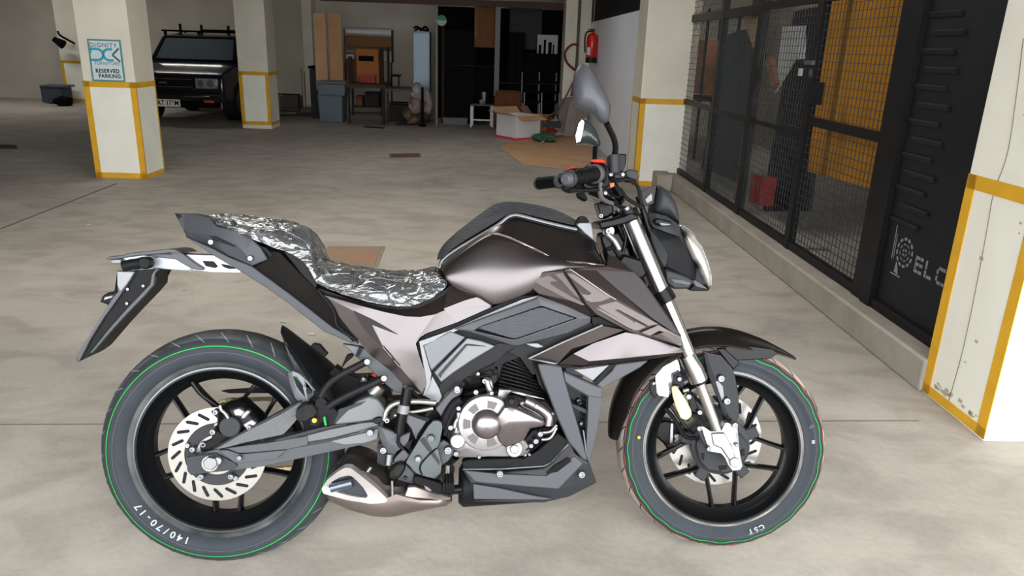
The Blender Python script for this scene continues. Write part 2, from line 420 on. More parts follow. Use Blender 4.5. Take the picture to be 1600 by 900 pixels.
cage_board('wooden_offcut', 'pale wooden plank leaning behind the mesh next to the grey sheet', 'plank', [(1160, 25), (1180, 30), (1184, 82), (1178, 80)], 2.03, mat('pale_plank', srgb(170, 140, 112), .8), .03)
cage_board('wooden_offcut', 'dark brown plank leaning below the white striped sheet', 'plank', [(1194, 85), (1204, 90), (1212, 130), (1206, 140)], 2.03, mat('brown_plank', srgb(120, 84, 66), .8), .03)
cage_board('red_canister', 'small red canister low behind the mesh gate', 'canister', [(1175, 273), (1192, 277), (1186, 322), (1170, 314)], 2.2, mat('red_tin', srgb(150, 30, 25), .5), .12)
M_CARD = mat('cardboard', srgb(206, 164, 128), .85, var=.15, vscale=3)
M_CARDD = mat('cardboard_brown', srgb(190, 132, 94), .85, var=.2, vscale=5)
bb = [(1062, 60, 1100, 82), (1058, 84, 1102, 100), (1062, 102, 1098, 118), (1066, 120, 1100, 144)]
for i, (x0, y0, x1, y1) in enumerate(bb):
    pts = [in_cage(x, y, 2.75) for x, y in ((x0, y0), (x1, y0+2), (x1, y1+3), (x0+3, y1))]
    c = room(*[sum(p[k] for p in pts)/4 for k in range(3)]); c.z = min(p[2] for p in pts)
    o = rquad('folded_carton', pts, M_CARDD, None, .3, (1, 0, 0), base=c); o.location = c
    tag(o, ('topmost', 'second from top', 'third from top', 'lowest')[i]+' brown folded carton in the stack behind the cage mesh', 'carton', 'folded cartons stacked in the cage')
# shelf the cartons lie on, and the cage's own inner walls
pS = in_cage(1085, 148, 2.75)
sh = empty('storage_rack', room(2.9, pS[1], 0), 'dark storage rack holding brown folded cartons inside the cage', 'rack'); sb = sh.location.copy()
rbox('shelf', 2.7, 3.15, pS[1]-.45, pS[1]+.45, pS[2]-.06, pS[2]-.02, M_BLACKSTEEL, sh, base=sb)
for yy in (-.43, .43):
    for xx in (2.72, 3.12): rbox('leg', xx-.015, xx+.015, pS[1]+yy-.015, pS[1]+yy+.015, 0, 1.9, M_BLACKSTEEL, sh, base=sb)
struct(rbox('wall_cage_rear', 4.2, 4.3, 2.0, 13.0, 0, 2.9, mat('cage_wall', srgb(150, 142, 130), .9, var=.25, vscale=2)))
struct(rbox('wall_cage_end', 1.62, 4.3, 12.9, 13.0, 0, 2.9, M_WALL))
# ------------------------------------------------------------------ white partition with the extinguisher, hose pillar
M_WHITEB = mat('white_board_wall', srgb(236, 242, 252), .5, var=.05, vscale=2)
WX = 1.56
zw = at_y(950, 33, 10.2)[2]
struct(rbox('wall_partition', WX, WX+.06, 8.25, 12.75, 0, 1.78, M_WHITEB))
struct(rbox('wall_dark_opening', WX+.05, WX+.12, 8.25, 12.75, 1.78, 2.9, mat('black_void', srgb(14, 14, 16), .9)))  # black panel stands in for the dark opening above the partition
hp0 = at_y(872, 195, 12.7); hp1 = at_y(906, 195, 12.7)
root = empty('pillar', room((hp0[0]+hp1[0])/2, 12.95), 'plain cream pillar with a red hose, behind the raised motorcycle mirror', 'pillar'); b = root.location.copy()
rbox('shaft', hp0[0]+.04, WX, 12.7, 13.2, 0, 2.9, M_PILLAR, root, .006, base=b)
pp = empty('hose_pipe', room(1.4, 12.65), 'red rubber hose looping from a thin wall pipe on the cream pillar', 'hose'); b = pp.location.copy()
def rp(px, py, y): return room(*at_y(px, py, y))-b
tube('hose', [rp(904, 70, 12.6), rp(893, 70, 12.6), rp(883, 82, 12.6), rp(886, 98, 12.6), rp(899, 110, 12.6)], .018, mat('red_hose', srgb(110, 34, 28), .5), pp)
tube('pipe', [rp(906, 0, 12.62), rp(903, 60, 12.62), rp(900, 110, 12.62), rp(893, 150, 12.62)], .022, mat('grey_pipe', srgb(90, 84, 78), .5), pp)
br = empty('broom', room(*at_y(868, 190, 12.3)), 'long broom handle leaning over the cartons against the cream pillar', 'broom'); b = br.location.copy()
tube('handle', [room(*at_y(864, 190, 11.9))-b, room(*at_y(901, 118, 12.5))-b], .014, mat('broom_wood', srgb(110, 90, 74), .6), br, smooth=False)
bm = bmesh.new(); box_into(bm, room(*at_y(862, 194, 11.9))-b, (.3, .07, .1)); link('head', finish(bm, 'head'), M_BLACKSTEEL, br)

# extinguisher on the partition
ex = at_x(924, 90, WX-.09)
ext = empty('fire_extinguisher', room(*ex), 'red fire extinguisher with a white label mounted on the white partition', 'fire extinguisher')
M_RED = mat('red_enamel', srgb(190, 22, 20), .3, coat=.4)
exh = at_x(924, 52, WX-.09)[2]-ex[2]
prof = [(0, 0), (.075, 0), (.085, .02), (.085, exh*.8), (.07, exh*.93), (.03, exh), (.028, exh*1.06), (0, exh*1.06)]
def lathe_z(name, prof, m, parent, seg=24, off=(0, 0, 0)):
    V = []; Fc = []
    for r, z in prof:
        for i in range(seg):
            a = 2*math.pi*i/seg; V.append((off[0]+r*math.cos(a), off[1]+r*math.sin(a), off[2]+z))
    for k in range(len(prof)-1):
        for i in range(seg):
            j = (i+1) % seg; Fc.append((k*seg+i, k*seg+j, (k+1)*seg+j, (k+1)*seg+i))
    me = mesh_of(V, Fc, name, 40); bm = bmesh.new(); bm.from_mesh(me); bmesh.ops.remove_doubles(bm, verts=bm.verts, dist=1e-5); bm.to_mesh(me); bm.free()
    me.polygons.foreach_set('use_smooth', [True]*len(me.polygons)); me.set_sharp_from_angle(angle=math.radians(40))
    return link(name, me, m, parent)
lathe_z('cylinder_body', prof, M_RED, ext)
lathe_z('base_ring', [(0, -.075), (.084, -.075), (.087, -.07), (.087, .0), (0, .0)], M_BLACKSTEEL, ext)
box('valve', (0, 0, exh*1.08), (.05, .04, .04), M_BLACKSTEEL, ext, bev=.004); box('lever', (-.03, -.02, exh*1.14), (.10, .025, .015), M_BLACKSTEEL, ext, bev=.003)
tube('hose', [(.0, -.02, exh*1.08), (-.10, -.03, exh*1.0), (-.115, -.02, exh*.6), (-.10, -.02, exh*.2)], .012, M_BLACKSTEEL, ext)
bm = bmesh.new(); V, Fc = ring_pts(.0855, .0855, 0, 1, 4)
vs = []; seg = 8
for i in range(seg+1):
    a = math.radians(200+50*i/seg); vs.append([bm.verts.new((.0857*math.cos(a), .0857*math.sin(a), z)) for z in (exh*.1, exh*.42)])
for i in range(seg): bm.faces.new((vs[i][0], vs[i+1][0], vs[i+1][1], vs[i][1]))
link('label', finish(bm, 'label'), mat('paper_label', srgb(210, 200, 196), .6), ext)
box('wall_bracket', (.1, 0, exh*.5), (.03, .06, exh*1.2), mat('bracket', srgb(170, 172, 170), .5), ext)

# ------------------------------------------------------------------ floor plates
def floor_plate(name, pix, label, m, rim, cat='cover'):
    P = [Vector(ground(x, y)) for x, y in pix]; c = sum(P, Vector())/4
    r = empty(name, c, label, cat)
    def poly(nm, k, z, mm):
        V = [(p-c)*k for p in P]; V = [Vector((v.x, v.y, z)) for v in V]+[Vector((v.x, v.y, 0)) for v in V]
        link(nm, mesh_of(V, [(0, 1, 2, 3)]+[(i, (i+1) % 4, 4+(i+1) % 4, 4+i) for i in range(4)], nm, 0), mm, r)
    poly('rim', 1.0, .006, rim); poly('plate', .88, .009, m)
    return r
M_RUST = mat('rusty_steel', srgb(152, 112, 84), .8, var=.3, vscale=9, dark=srgb(128, 116, 100))
floor_plate('manhole_cover', [(512, 386), (602, 386), (590, 418), (500, 416)], 'rusty rectangular manhole cover in the floor behind the seat', M_RUST, mat('manhole_rim', srgb(136, 126, 112), .8, var=.2))
floor_plate('floor_drain', [(608, 241), (657, 240), (658, 246), (610, 247)], 'small dark rusty drain plate on the floor beyond the seat', mat('drain', srgb(96, 76, 66), .9), mat('drain_rim', srgb(116, 100, 90), .9))
floor_plate('floor_drain', [(-20, 226), (26, 227), (28, 233), (-20, 233)], 'small dark drain plate at the far left edge of the floor', mat('drain2', srgb(66, 60, 56), .9), mat('drain_rim2', srgb(90, 84, 78), .9))
M_SCRAP = mat('paper_scrap', srgb(214, 210, 204), .9)
for i, (px, py) in enumerate(((139, 352), (287, 453), (443, 503), (487, 523))):
    g = Vector(ground(px, py)); bm = bmesh.new()
    n = 7; vs = [bm.verts.new((math.cos(a*2*math.pi/n)*random.uniform(.011, .024), math.sin(a*2*math.pi/n)*random.uniform(.006, .012), random.uniform(0.002, .006))) for a in range(n)]
    bm.faces.new(vs); bmesh.ops.solidify(bm, geom=bm.faces[:], thickness=.002)
    o = link('paint_fleck', finish(bm, 'paint_fleck', 0), M_SCRAP, None, (g.x, g.y, .001))
    tag(o, ('white fleck of debris on the floor left of the tail', 'white fleck of debris on the floor just below the number plate bracket', 'white fleck of debris on the floor just behind the hugger tip', 'white fleck of debris on the floor between hugger and tail panel')[i], 'debris', 'white flecks on the floor')
# unseen fluorescent tubes, added as fill to brighten floor and walls
def fill_tube(x, y, power, where):
    r = empty('fill_light', room(x, y, 2.9), 'unseen fluorescent fill tube added on the garage ceiling '+where, 'fill light', 'added fill tubes on the ceiling', RA)
    box('housing', (0, 0, -.03), (1.3, .12, .06), mat('tube_housing', srgb(220, 220, 216), .6), r)
    v, f = cyl_mesh((-.6, 0, -.075), (.6, 0, -.075), .014, seg=12); link('lamp_tube', mesh_of(v, f, 'lamp_tube', 40), mat('tube_glow', (1, 1, 1), .5, em=((1, .97, .9), 6.0)), r)
    d = bpy.data.lights.new('tube_light', 'AREA'); d.shape = 'RECTANGLE'; d.size = 1.2; d.size_y = .1; d.energy = power; d.color = (1, .96, .9); d.spread = math.radians(170)
    o = bpy.data.objects.new('tube_light', d); COL.objects.link(o); o.parent = r; o.location = (0, 0, -.10); o['kind'] = 'helper'
for (x, y, p), w_ in zip(((-1.4, 4.8, 48), (-4.6, 4.8, 6), (1.0, 4.8, 22), (-0.6, 9.3, 20), (-9.0, 14.2, 26), (2.9, 10.5, 14), (-6.0, 14.4, 9), (-1.8, 14.6, 2)), ('above the motorcycle tail', 'left of the motorcycle', 'above the steel cage gate', 'above the open floor behind the motorcycle', 'in the far left bay', 'inside the steel cage', 'above the pickup truck', 'above the workbench')): fill_tube(x, y, p, w_)
# ================================================================== BACKGROUND THINGS
def thing_at(name, px, py, yr, label, cat, group=None, z=0.0):
    p = at_y(px, py, yr); loc = room(p[0], yr, z)
    return empty(name, loc, label, cat, group, RA)
def loc_at(root, px, py, yr):
    """picture point at room depth yr, in the root's own axes (x right, y away, z up)"""
    p = at_y(px, py, yr); w = room(*p)-root.location
    return Matrix.Rotation(-RA, 3, 'Z') @ w
def lbox(name, root, px0, py0, px1, py1, y0, y1, m, bev=0.0):
    a = loc_at(root, px0, py0, y0); b = loc_at(root, px1, py1, y0)
    x0, x1 = sorted((a.x, b.x)); z0, z1 = sorted((a.z, b.z)); z0 = max(z0, .001-root.location.z)
    return box(name, ((x0+x1)/2, a.y+(y1-y0)/2, (z0+z1)/2), (x1-x0, y1-y0, z1-z0), m, root, bev=bev)
M_DK = mat('dark_wood', srgb(40, 32, 28), .7, var=.3, vscale=4)
M_BLK = mat('black_matte', srgb(15, 15, 17), .9, spec=.08)
M_BROWN = mat('brown_board', srgb(124, 88, 54), .75, var=.15, vscale=2)
M_GREYM = mat('galvanised_sheet', srgb(120, 132, 142), .4, .35, var=.12, vscale=2)
M_TUBEW = mat('pale_tube', srgb(150, 150, 150), .4, .5)

# tall cardboard sheet, bin, and the pilaster behind
r = thing_at('pilaster', 480, 150, 16.2, 'pale square pilaster on the back wall left of the tall cardboard', 'pillar'); lbox('shaft', r, 467, -60, 493, 164, 16.2, 16.6, M_PILLAR)
r = thing_at('cardboard_sheet', 512, 160, 14.0, 'tall plain cardboard sheet standing upright behind the grey bin', 'cardboard')
lbox('panel', r, 489, 20, 513, 140, 14.0, 14.05, M_CARD); lbox('panel', r, 512, 21, 537, 140, 14.05, 14.1, mat('cardboard2', srgb(190, 150, 108), .85, var=.12, vscale=3))
r = thing_at('wheeled_bin', 520, 190, 13.4, 'grey blue plastic wheeled bin beside the workbench', 'bin')
M_BIN = mat('bin_plastic', srgb(98, 110, 120), .5, var=.1, vscale=3)
bx = loc_at(r, 495, 128, 13.4); bx2 = loc_at(r, 539, 128, 13.4); bb_ = loc_at(r, 499, 190, 13.4); bb2 = loc_at(r, 534, 190, 13.4)
zt0 = bx.z; zmid = loc_at(r, 510, 150, 13.4).z
V = []
for (xa, xb, z, dd) in ((bb_.x, bb2.x, .0, .05), (bb_.x-.02, bb2.x+.02, zmid, .02), (bx.x+.01, bx2.x-.01, zmid+.02, 0), (bx.x, bx2.x, zt0-.03, 0)):
    V += [(xa, dd, z), (xb, dd, z), (xb, .5, z), (xa, .5, z)]
Fc = [(0, 3, 2, 1), (12, 13, 14, 15)]+[(4*k+i, 4*k+(i+1) % 4, 4*k+4+(i+1) % 4, 4*k+4+i) for k in range(3) for i in range(4)]
bevel(link('bin_body', mesh_of(V, Fc, 'bin_body', 30), M_BIN, r), .012)
bm = bmesh.new(); box_into(bm, (0, 0, 0), (bx2.x-bx.x+.04, .54, .04)); o = link('lid', finish(bm, 'lid'), M_BIN, r, ((bx.x+bx2.x)/2, .25, zt0-.005)); bevel(o, .01)
for s in (bb_.x+.04, bb2.x-.04): cyl('wheel', (s-.02, .46, .08), (s+.02, .46, .08), .08, M_BLK, r)
r = thing_at('dark_crate', 490, 185, 14.1, 'dark upright crate wedged left of the grey blue bin', 'crate')
lbox('body', r, 483, 108, 500, 188, 14.1, 14.5, mat('dark_crate', srgb(34, 36, 42), .6), .01); lbox('lid', r, 481, 103, 502, 108, 14.08, 14.52, M_BLK)
for i, (a, b_, c_, d_) in enumerate(((470, 105, 474, 178), (475, 112, 478, 180))):
    r = thing_at('wooden_strip', a, 178, 15.7+.1*i, ('brown wooden strip leaning nearest the pilaster corner', 'thinner brown wooden strip beside the dark crate')[i], 'wood strip', 'wooden strips by the pilaster')
    lbox('strip', r, a, b_, c_, d_, 15.7+.1*i, 15.74+.1*i, mat('strip_wood%d' % i, srgb(126, 88, 52), .8))
# whiteboard-like board with brown panel on the wall, boxes and slats in front
r = thing_at('display_board', 575, 90, 14.9, 'framed board with a white strip above brown panels behind the workbench', 'board')
lbox('white_strip', r, 540, 46, 612, 54, 14.9, 14.94, mat('white_strip', srgb(206, 208, 214), .6)); lbox('panel', r, 540, 55, 612, 80, 14.9, 14.94, M_BROWN); lbox('panel', r, 540, 81, 570, 126, 14.93, 14.97, mat('tan_panel', srgb(138, 100, 64), .75))
for a, b_, c_, d_ in ((537, 44, 541, 132), (611, 47, 615, 98), (537, 42, 615, 45), (540, 72, 612, 75)): lbox('frame_bar', r, a, b_, c_, d_, 14.86, 14.9, M_DK)
lbox('rail', r, 540, 126, 612, 131, 14.86, 14.93, M_DK)
for a in (538, 610): lbox('leg', r, a, 98, a+4, 200, 14.88, 14.93, M_DK)
lbox('ledge', r, 538, 92, 554, 93, 14.70, 14.9, M_DK); lbox('ledge', r, 588, 96, 613, 97, 14.70, 14.9, M_DK)
zdesk = at_y(590, 133, 13.35)[2]
r = thing_at('cardboard_box', 573, 130, 13.8, 'tall orange brown cardboard box with a hand slot on the workbench', 'box', z=zdesk)
lbox('carton', r, 556, 76, 592, 131, 13.8, 14.1, mat('orange_card', srgb(168, 104, 56), .8, var=.1), .004); lbox('hand_slot', r, 560, 87, 584, 96, 13.785, 13.81, M_BLK)
r = thing_at('red_tray', 575, 131, 13.6, 'red plastic tray in front of the orange brown box on the workbench', 'tray', z=zdesk)
lbox('tray', r, 561, 118, 586, 130, 13.6, 13.75, mat('red_plastic', srgb(150, 44, 26), .5), .006); lbox('rim', r, 560, 117, 587, 119, 13.59, 13.76, mat('red_rim', srgb(176, 70, 50), .5))
for i, (a, c_, l) in enumerate(((544, 551, 'dark slat leaning left of the orange brown box on the workbench'), (594, 600, 'dark slat leaning just right of the orange brown box'), (604, 609, 'dark slat leaning farthest right above the workbench'))):
    r = thing_at('dark_plank', (a+c_)/2, 131, 13.9, l, 'slat', 'dark slats on the workbench', z=zdesk); lbox('plank_board', r, a, 74 if i else 88, c_, 131, 13.9, 13.94, M_DK)
r = thing_at('white_packet', 548, 92, 14.72, 'small white packet on the left end of the display board', 'packet', z=at_y(548, 92, 14.72)[2]); lbox('packet', r, 540, 85, 553, 92, 14.72, 14.8, mat('packet_white', srgb(200, 202, 206), .6), .004)
for i, (a, c_) in enumerate(((590, 596), (598, 605), (606, 611))):
    r = thing_at('white_packet', a, 96, 14.72, 'small white packet, '+('leftmost', 'middle', 'rightmost')[i]+' of the three behind the dark slats', 'packet', 'white packets behind the slats', z=at_y(a, 96, 14.72)[2]); lbox('packet', r, a, 89, c_, 96, 14.72, 14.8, mat('packet_white%d' % i, srgb(196, 198, 204), .6), .004)
# workbench
r = thing_at('workbench', 590, 195, 13.35, 'long dark wooden workbench cluttered with boxes against the back wall', 'workbench')
lbox('tabletop', r, 541, 131, 601, 138, 13.3, 14.2, mat('bench_top', srgb(70, 58, 48), .7, var=.3, vscale=4), .004)
lbox('tabletop', r, 602, 138, 650, 143, 13.4, 14.2, mat('bench_top_grey', srgb(86, 82, 76), .7, var=.2), .004)
for a, b_, c_, d_, y in ((543, 138, 547, 194, 13.32), (596, 138, 602, 196, 13.32), (604, 143, 607, 193, 13.45), (549, 138, 553, 180, 14.15), (646, 143, 649, 190, 13.9), (594, 138, 597, 182, 14.15)): lbox('leg', r, a, b_, c_, d_, y, y+.06, M_DK)
lbox('stretcher', r, 548, 175, 596, 178, 13.9, 13.95, M_DK)
lbox('shelf', r, 549, 166, 594, 169, 13.6, 14.1, M_DK)
M_BK2 = mat('dark_stuff', srgb(38, 34, 32), .8, var=.4, vscale=8)
for i, (a, b_, c_, d_, col, l) in enumerate(((556, 150, 566, 168, (120, 70, 48), 'reddish brown box on the workbench lower shelf'), (570, 144, 592, 167, (44, 40, 38), 'dark bulky box on the workbench lower shelf'), (608, 160, 640, 190, (44, 38, 34), 'dark box on the floor below the grey end of the workbench'))):
    yy = 13.75 if i < 2 else 13.8
    r = thing_at('storage_box', (a+c_)/2, d_, yy, l, 'box', z=max(0, at_y(a, d_, yy)[2]) if i < 2 else 0)
    lbox('box_body', r, a, b_+3, c_, d_, yy, yy+.3, mat('stored%d' % i, srgb(*col), .8, var=.2), .006); lbox('lid', r, a-.5, b_, c_+.5, b_+3, yy-.01, yy+.31, mat('storedlid%d' % i, srgb(*[int(v*.8) for v in col]), .8), .004)
# stool frame on the bench, galvanised locker
r = thing_at('stool_frame', 617, 134, 14.0, 'black square stool frame standing on the right part of the workbench', 'stool', z=at_y(617, 138, 13.5)[2])
lbox('seat', r, 610, 117, 624, 120, 14.0, 14.3, M_BLK, .003)
for a, y in ((610, 14.0), (622, 14.0), (610, 14.27), (622, 14.27)): lbox('leg', r, a, 120, a+2, 135, y, y+.03, M_BLK)
r = thing_at('galvanised_locker', 658, 140, 14.3, 'tall grey blue galvanised sheet cabinet standing beside the cage', 'locker')
lbox('body', r, 645, 49, 672, 185, 14.3, 14.6, M_GREYM, .006); lbox('door', r, 646, 51, 671, 160, 14.28, 14.3, mat('galv_door', srgb(132, 146, 158), .4, .35, var=.12, vscale=2), .003)
r = thing_at('black_fixture', 658, 47, 14.4, 'black twisted bracket lying on top of the galvanised cabinet', 'bracket', z=at_y(658, 49, 14.4)[2])
tube('arm', [loc_at(r, a, b_, 14.4) for a, b_ in ((646, 44), (652, 42), (658, 47), (664, 42), (670, 47))], .02, M_BLK, r); tube('arm', [loc_at(r, a, b_, 14.42) for a, b_ in ((648, 48), (656, 44), (662, 47), (670, 48))], .018, M_BLK, r)
# pile of bags and rags
cols = ((150, 134, 124), (176, 172, 174), (110, 94, 66), (128, 92, 80), (84, 74, 70), (160, 150, 146))
names = ('pale crumpled bag low on the left of the rag pile', 'white crumpled bag high on the rag pile beside the cage', 'olive brown crumpled bag at the left of the rag pile', 'pinkish brown crumpled bag at the foot of the rag pile', 'dark crumpled bag at the bottom of the rag pile', 'pale grey crumpled bag right of the black post')
for i, (px, py, w, h) in enumerate(((648, 165, 20, 26), (652, 143, 18, 26), (638, 178, 16, 24), (646, 192, 22, 14), (660, 188, 18, 20), (668, 160, 18, 40))):
    yy = 13.3+.05*i; p = at_y(px, py, yy); sc_ = F_PX/13.6
    rr = random.Random(i+3); bm = bmesh.new(); bmesh.ops.create_icosphere(bm, subdivisions=3, radius=1)
    for v in bm.verts:
        n = v.co.normalized(); k = 1+.16*math.sin(n.x*7+i)*math.cos(n.z*6+2*i)+rr.uniform(-.10, .10)
        v.co = Vector((n.x*w/2/sc_, n.y*.16, n.z*h/2/sc_))*k
    o = link('crumpled_bag', finish(bm, 'crumpled_bag', 50), mat('bag%d' % i, srgb(*cols[i]), .7, var=.3, vscale=9), None)
    z = max(p[2], h/2/sc_*1.05); o.location = room(p[0], yy, z); tag(o, names[i], 'bag', 'crumpled bags in the pile by the cage')
r = thing_at('black_post', 660, 195, 13.25, 'short black post standing in front of the crumpled bags', 'post'); lbox('post', r, 658, 137, 662, 197, 13.2, 13.25, M_BLK); lbox('foot', r, 655, 196, 665, 199, 13.15, 13.3, M_BLK)

# cage at the back: frame, green and white sign, dark cabinets inside
r = thing_at('rear_cage', 760, 200, 13.2, 'dark steel cage frame filling the back right of the garage', 'cage')
for a, b_, c_, d_ in ((680, -30, 684, 198), (775, 0, 779, 150)): lbox('post', r, a, b_, c_, d_, 13.2, 13.26, mat('cage_post_grey%d' % a, srgb(92, 90, 88), .5, .3))
lbox('post', r, 690, 30, 694, 198, 13.9, 13.95, M_DK)
lbox('rail', r, 684, 101, 775, 104, 13.2, 13.24, mat('cage_rail', srgb(82, 80, 78), .5, .3)); lbox('rail', r, 500, 1, 900, 5, 13.18, 13.24, mat('rusty_rail', srgb(66, 42, 38), .6)); lbox('rail', r, 779, 130, 880, 132, 13.4, 13.44, M_DK)
sg = thing_at('round_sign', 690, 40, 13.188, 'round green and white sign tied to the rear cage post', 'sign', z=at_y(690, 41, 13.188)[2])
zc = loc_at(sg, 690, 32, 13.188)
def disc(name, c, r_, a0, a1, m, parent, th=.01):
    n = 20; V = [(c.x+r_*math.cos(a0+(a1-a0)*i/n), c.y, c.z+r_*math.sin(a0+(a1-a0)*i/n)) for i in range(n+1)]
    V += [(x, y+th, z) for x, y, z in V]; k = n+1
    link(name, mesh_of(V, [tuple(range(k)), tuple(range(2*k-1, k-1, -1))]+[(i, (i+1) % k, k+(i+1) % k, k+i) for i in range(k)], name, 30), m, parent)
disc('upper_half', zc, .085, 0, math.pi, mat('sign_green', srgb(60, 130, 104), .6), sg); disc('lower_half', zc, .085, math.pi, 2*math.pi, mat('sign_white', srgb(170, 180, 178), .6), sg)
cabs = ((694, 46, 742, 196, 13.95, 'tall black cabinet on the left inside the rear cage'), (742, 100, 775, 165, 14.2, 'black cabinet behind the small table in the rear cage'), (795, 50, 815, 190, 14.0, 'narrow dark cabinet behind the stacked chairs'))
for a, b_, c_, d_, y, l in cabs:
    r = thing_at('black_cabinet', (a+c_)/2, d_, y, l, 'cabinet'); lbox('body', r, a, b_, c_, d_+8, y, y+.5, M_BLK, .006); lbox('door', r, a+1, b_+2, (a+c_)/2-.5, d_, y-.02, y, mat('cab_door%d' % a, srgb(14, 14, 16), .8, spec=.1), .003); lbox('door', r, (a+c_)/2+.5, b_+2, c_-1, d_, y-.02, y, mat('cab_doorb%d' % a, srgb(15, 15, 17), .8, spec=.1), .003)
rbox('black_backdrop', at_y(680, 100, 14.9)[0], 1.5, 14.9, 14.95, 0, 2.05, mat('dark_partition', srgb(17, 16, 17), .95, spec=.05)); struct(bpy.data.objects['black_backdrop']); bpy.data.objects['black_backdrop'].name = 'wall_dark_partition'
r = thing_at('hanging_board', 760, 76, 13.6, 'brown hardboard panel hanging high inside the rear cage', 'board', z=at_y(760, 76, 13.6)[2]); lbox('panel', r, 742, 5, 781, 75, 13.6, 13.64, mat('hardboard', srgb(112, 70, 38), .7, var=.15), .003); lbox('batten', r, 742, 5, 746, 60, 13.57, 13.6, M_BROWN); lbox('batten', r, 775, 5, 779, 100, 13.57, 13.6, M_BROWN)
r = thing_at('hanging_sheet', 815, 75, 14.5, 'pale grey panel high behind the stacked chairs', 'panel', z=at_y(815, 78, 14.5)[2]); lbox('panel', r, 797, 12, 845, 78, 14.5, 14.55, mat('pale_panel', srgb(70, 68, 68), .8, var=.2, vscale=1.5))
r = thing_at('white_pinboard', 855, 100, 13.9, 'white sheet with black strips pinned beside the cream hose pillar', 'poster', z=at_y(855, 100, 13.9)[2]); lbox('sheet', r, 840, 54, 870, 100, 13.9, 13.92, mat('pin_white', srgb(180, 182, 188), .7))
for a, b_, c_ in ((842, 70, 846), (850, 62, 853), (857, 66, 862), (864, 70, 866)): lbox('strip', r, a, b_, c_-1, 96, 13.88, 13.9, M_BLK)
# pale low furniture in the cage and the small table
r = thing_at('white_low_box', 711, 195, 13.8, 'pale low box on the floor inside the rear cage', 'box'); lbox('box_body', r, 692, 186, 730, 198, 13.7, 13.94, mat('pale_low', srgb(110, 108, 108), .7), .004); lbox('lid', r, 691, 184, 731, 187, 13.69, 13.95, mat('pale_lid', srgb(120, 118, 116), .7), .004)
r = thing_at('small_table', 750, 198, 13.3, 'small pale legged table inside the rear cage', 'table')
lbox('tabletop', r, 735, 163, 772, 166, 13.2, 13.6, mat('tabletop_g', srgb(88, 88, 88), .5), .003)
for a, y in ((735, 13.2), (768, 13.2), (737, 13.58), (766, 13.58)): lbox('leg', r, a, 166, a+2.5, 199, y, y+.03, M_TUBEW)
lbox('stretcher', r, 737, 186, 768, 189, 13.22, 13.24, M_TUBEW)
for i, (px, py) in enumerate(((752, 160), (756, 148))):
    r = thing_at('steel_cup', px, 163, 13.3+.1*i, ('small steel cup on the front of the pale legged table', 'taller steel cup standing behind on the pale legged table')[i], 'cup', z=at_y(px, 163, 13.3)[2]); c_ = loc_at(r, px, 163, 13.3+.1*i); h = loc_at(r, px, py-4, 13.3+.1*i).z
    lathe_z('cup_body', [(0, 0), (.03, 0), (.042, h), (.038, h), (.028, .01), (0, .01)], M_TUBEW, r, 12, (c_.x, c_.y, 0))
r = thing_at('brown_carton', 792, 180, 13.2, 'dark brown square carton behind the open white carton', 'carton'); lbox('carton', r, 773, 143, 812, 196, 13.2, 13.6, mat('dark_carton', srgb(104, 60, 38), .8, var=.15), .005); lbox('flap', r, 774, 141, 811, 144, 13.18, 13.4, mat('dark_flap', srgb(92, 52, 34), .8))
# stacked chairs: black seats, pale tube legs
for i, (px, y, g) in enumerate(((828, 13.25, 0), (855, 13.35, 1))):
    for k in range(3):
        ch = thing_at('stacking_chair', px+3*k, 198, y+.05*k, 'black stacking chair with pale tube legs, '+('lowest', 'middle', 'topmost')[k]+' of the '+('left', 'right')[g]+' stack near the hose pillar', 'chair', 'stacked chairs near the hose pillar')
        dz = .17*k
        box('seat', (0, .2, .45+dz), (.30, .36, .035), M_BLK, ch, bev=.008); box('backrest', (0, .40, .78+dz), (.30, .025, .3), M_BLK, ch, bev=.008)
        for sx in (-.15, .15):
            tube('leg', [(sx, .0, .45+dz), (sx*1.02, -.03, .22+dz), (sx*1.05, -.04, dz)], .012, M_TUBEW if k < 2 else M_BLK, ch, 8); tube('leg', [(sx, .40, .95+dz), (sx, .39, .45+dz), (sx*1.05, .46, dz)], .012, M_TUBEW if k == 0 else M_BLK, ch, 8)
# open white carton with a pink base line
def open_carton(name, c, w, d, h, rz, m_out, m_in, label, flaps, band=None, tilt=0):
    r = empty(name, c, label, 'carton', None, rz); t = .008
    for nm, cc, ss in (('side', (0, -d/2, h/2), (w, t, h)), ('side', (0, d/2, h/2), (w, t, h)), ('side', (-w/2, 0, h/2), (t, d, h)), ('side', (w/2, 0, h/2), (t, d, h)), ('bottom', (0, 0, t), (w, d, t))): box(nm, cc, ss, m_out if nm == 'side' else m_in, r)
    if band:
        for cc, ss in (((0, -d/2-.005, .02), (w+.01, .004, .04)), ((w/2+.005, 0, .02), (.004, d+.01, .04)), ((-w/2-.005, 0, .02), (.004, d+.01, .04))): box('pink_band', cc, ss, band, r)
    for (px_, py_, ang, ax) in flaps:
        L_ = .16
        if ax == 'x':   # flap hinged along a y-side edge
            V = [(px_*w/2, -d/2, h), (px_*w/2, d/2, h), (px_*(w/2+L_*math.cos(ang)), d/2*1.05, h+L_*math.sin(ang)), (px_*(w/2+L_*math.cos(ang)), -d/2*1.05, h+L_*math.sin(ang))]
        else:
            V = [(-w/2, py_*d/2, h), (w/2, py_*d/2, h), (w/2*1.05, py_*(d/2+L_*math.cos(ang)), h+L_*math.sin(ang)), (-w/2*1.05, py_*(d/2+L_*math.cos(ang)), h+L_*math.sin(ang))]
        me = mesh_of(V, [(0, 1, 2, 3)], 'flap', 0); o = link('flap', me, m_in, r); md = o.modifiers.new('s', 'SOLIDIFY'); md.thickness = .006
    return r
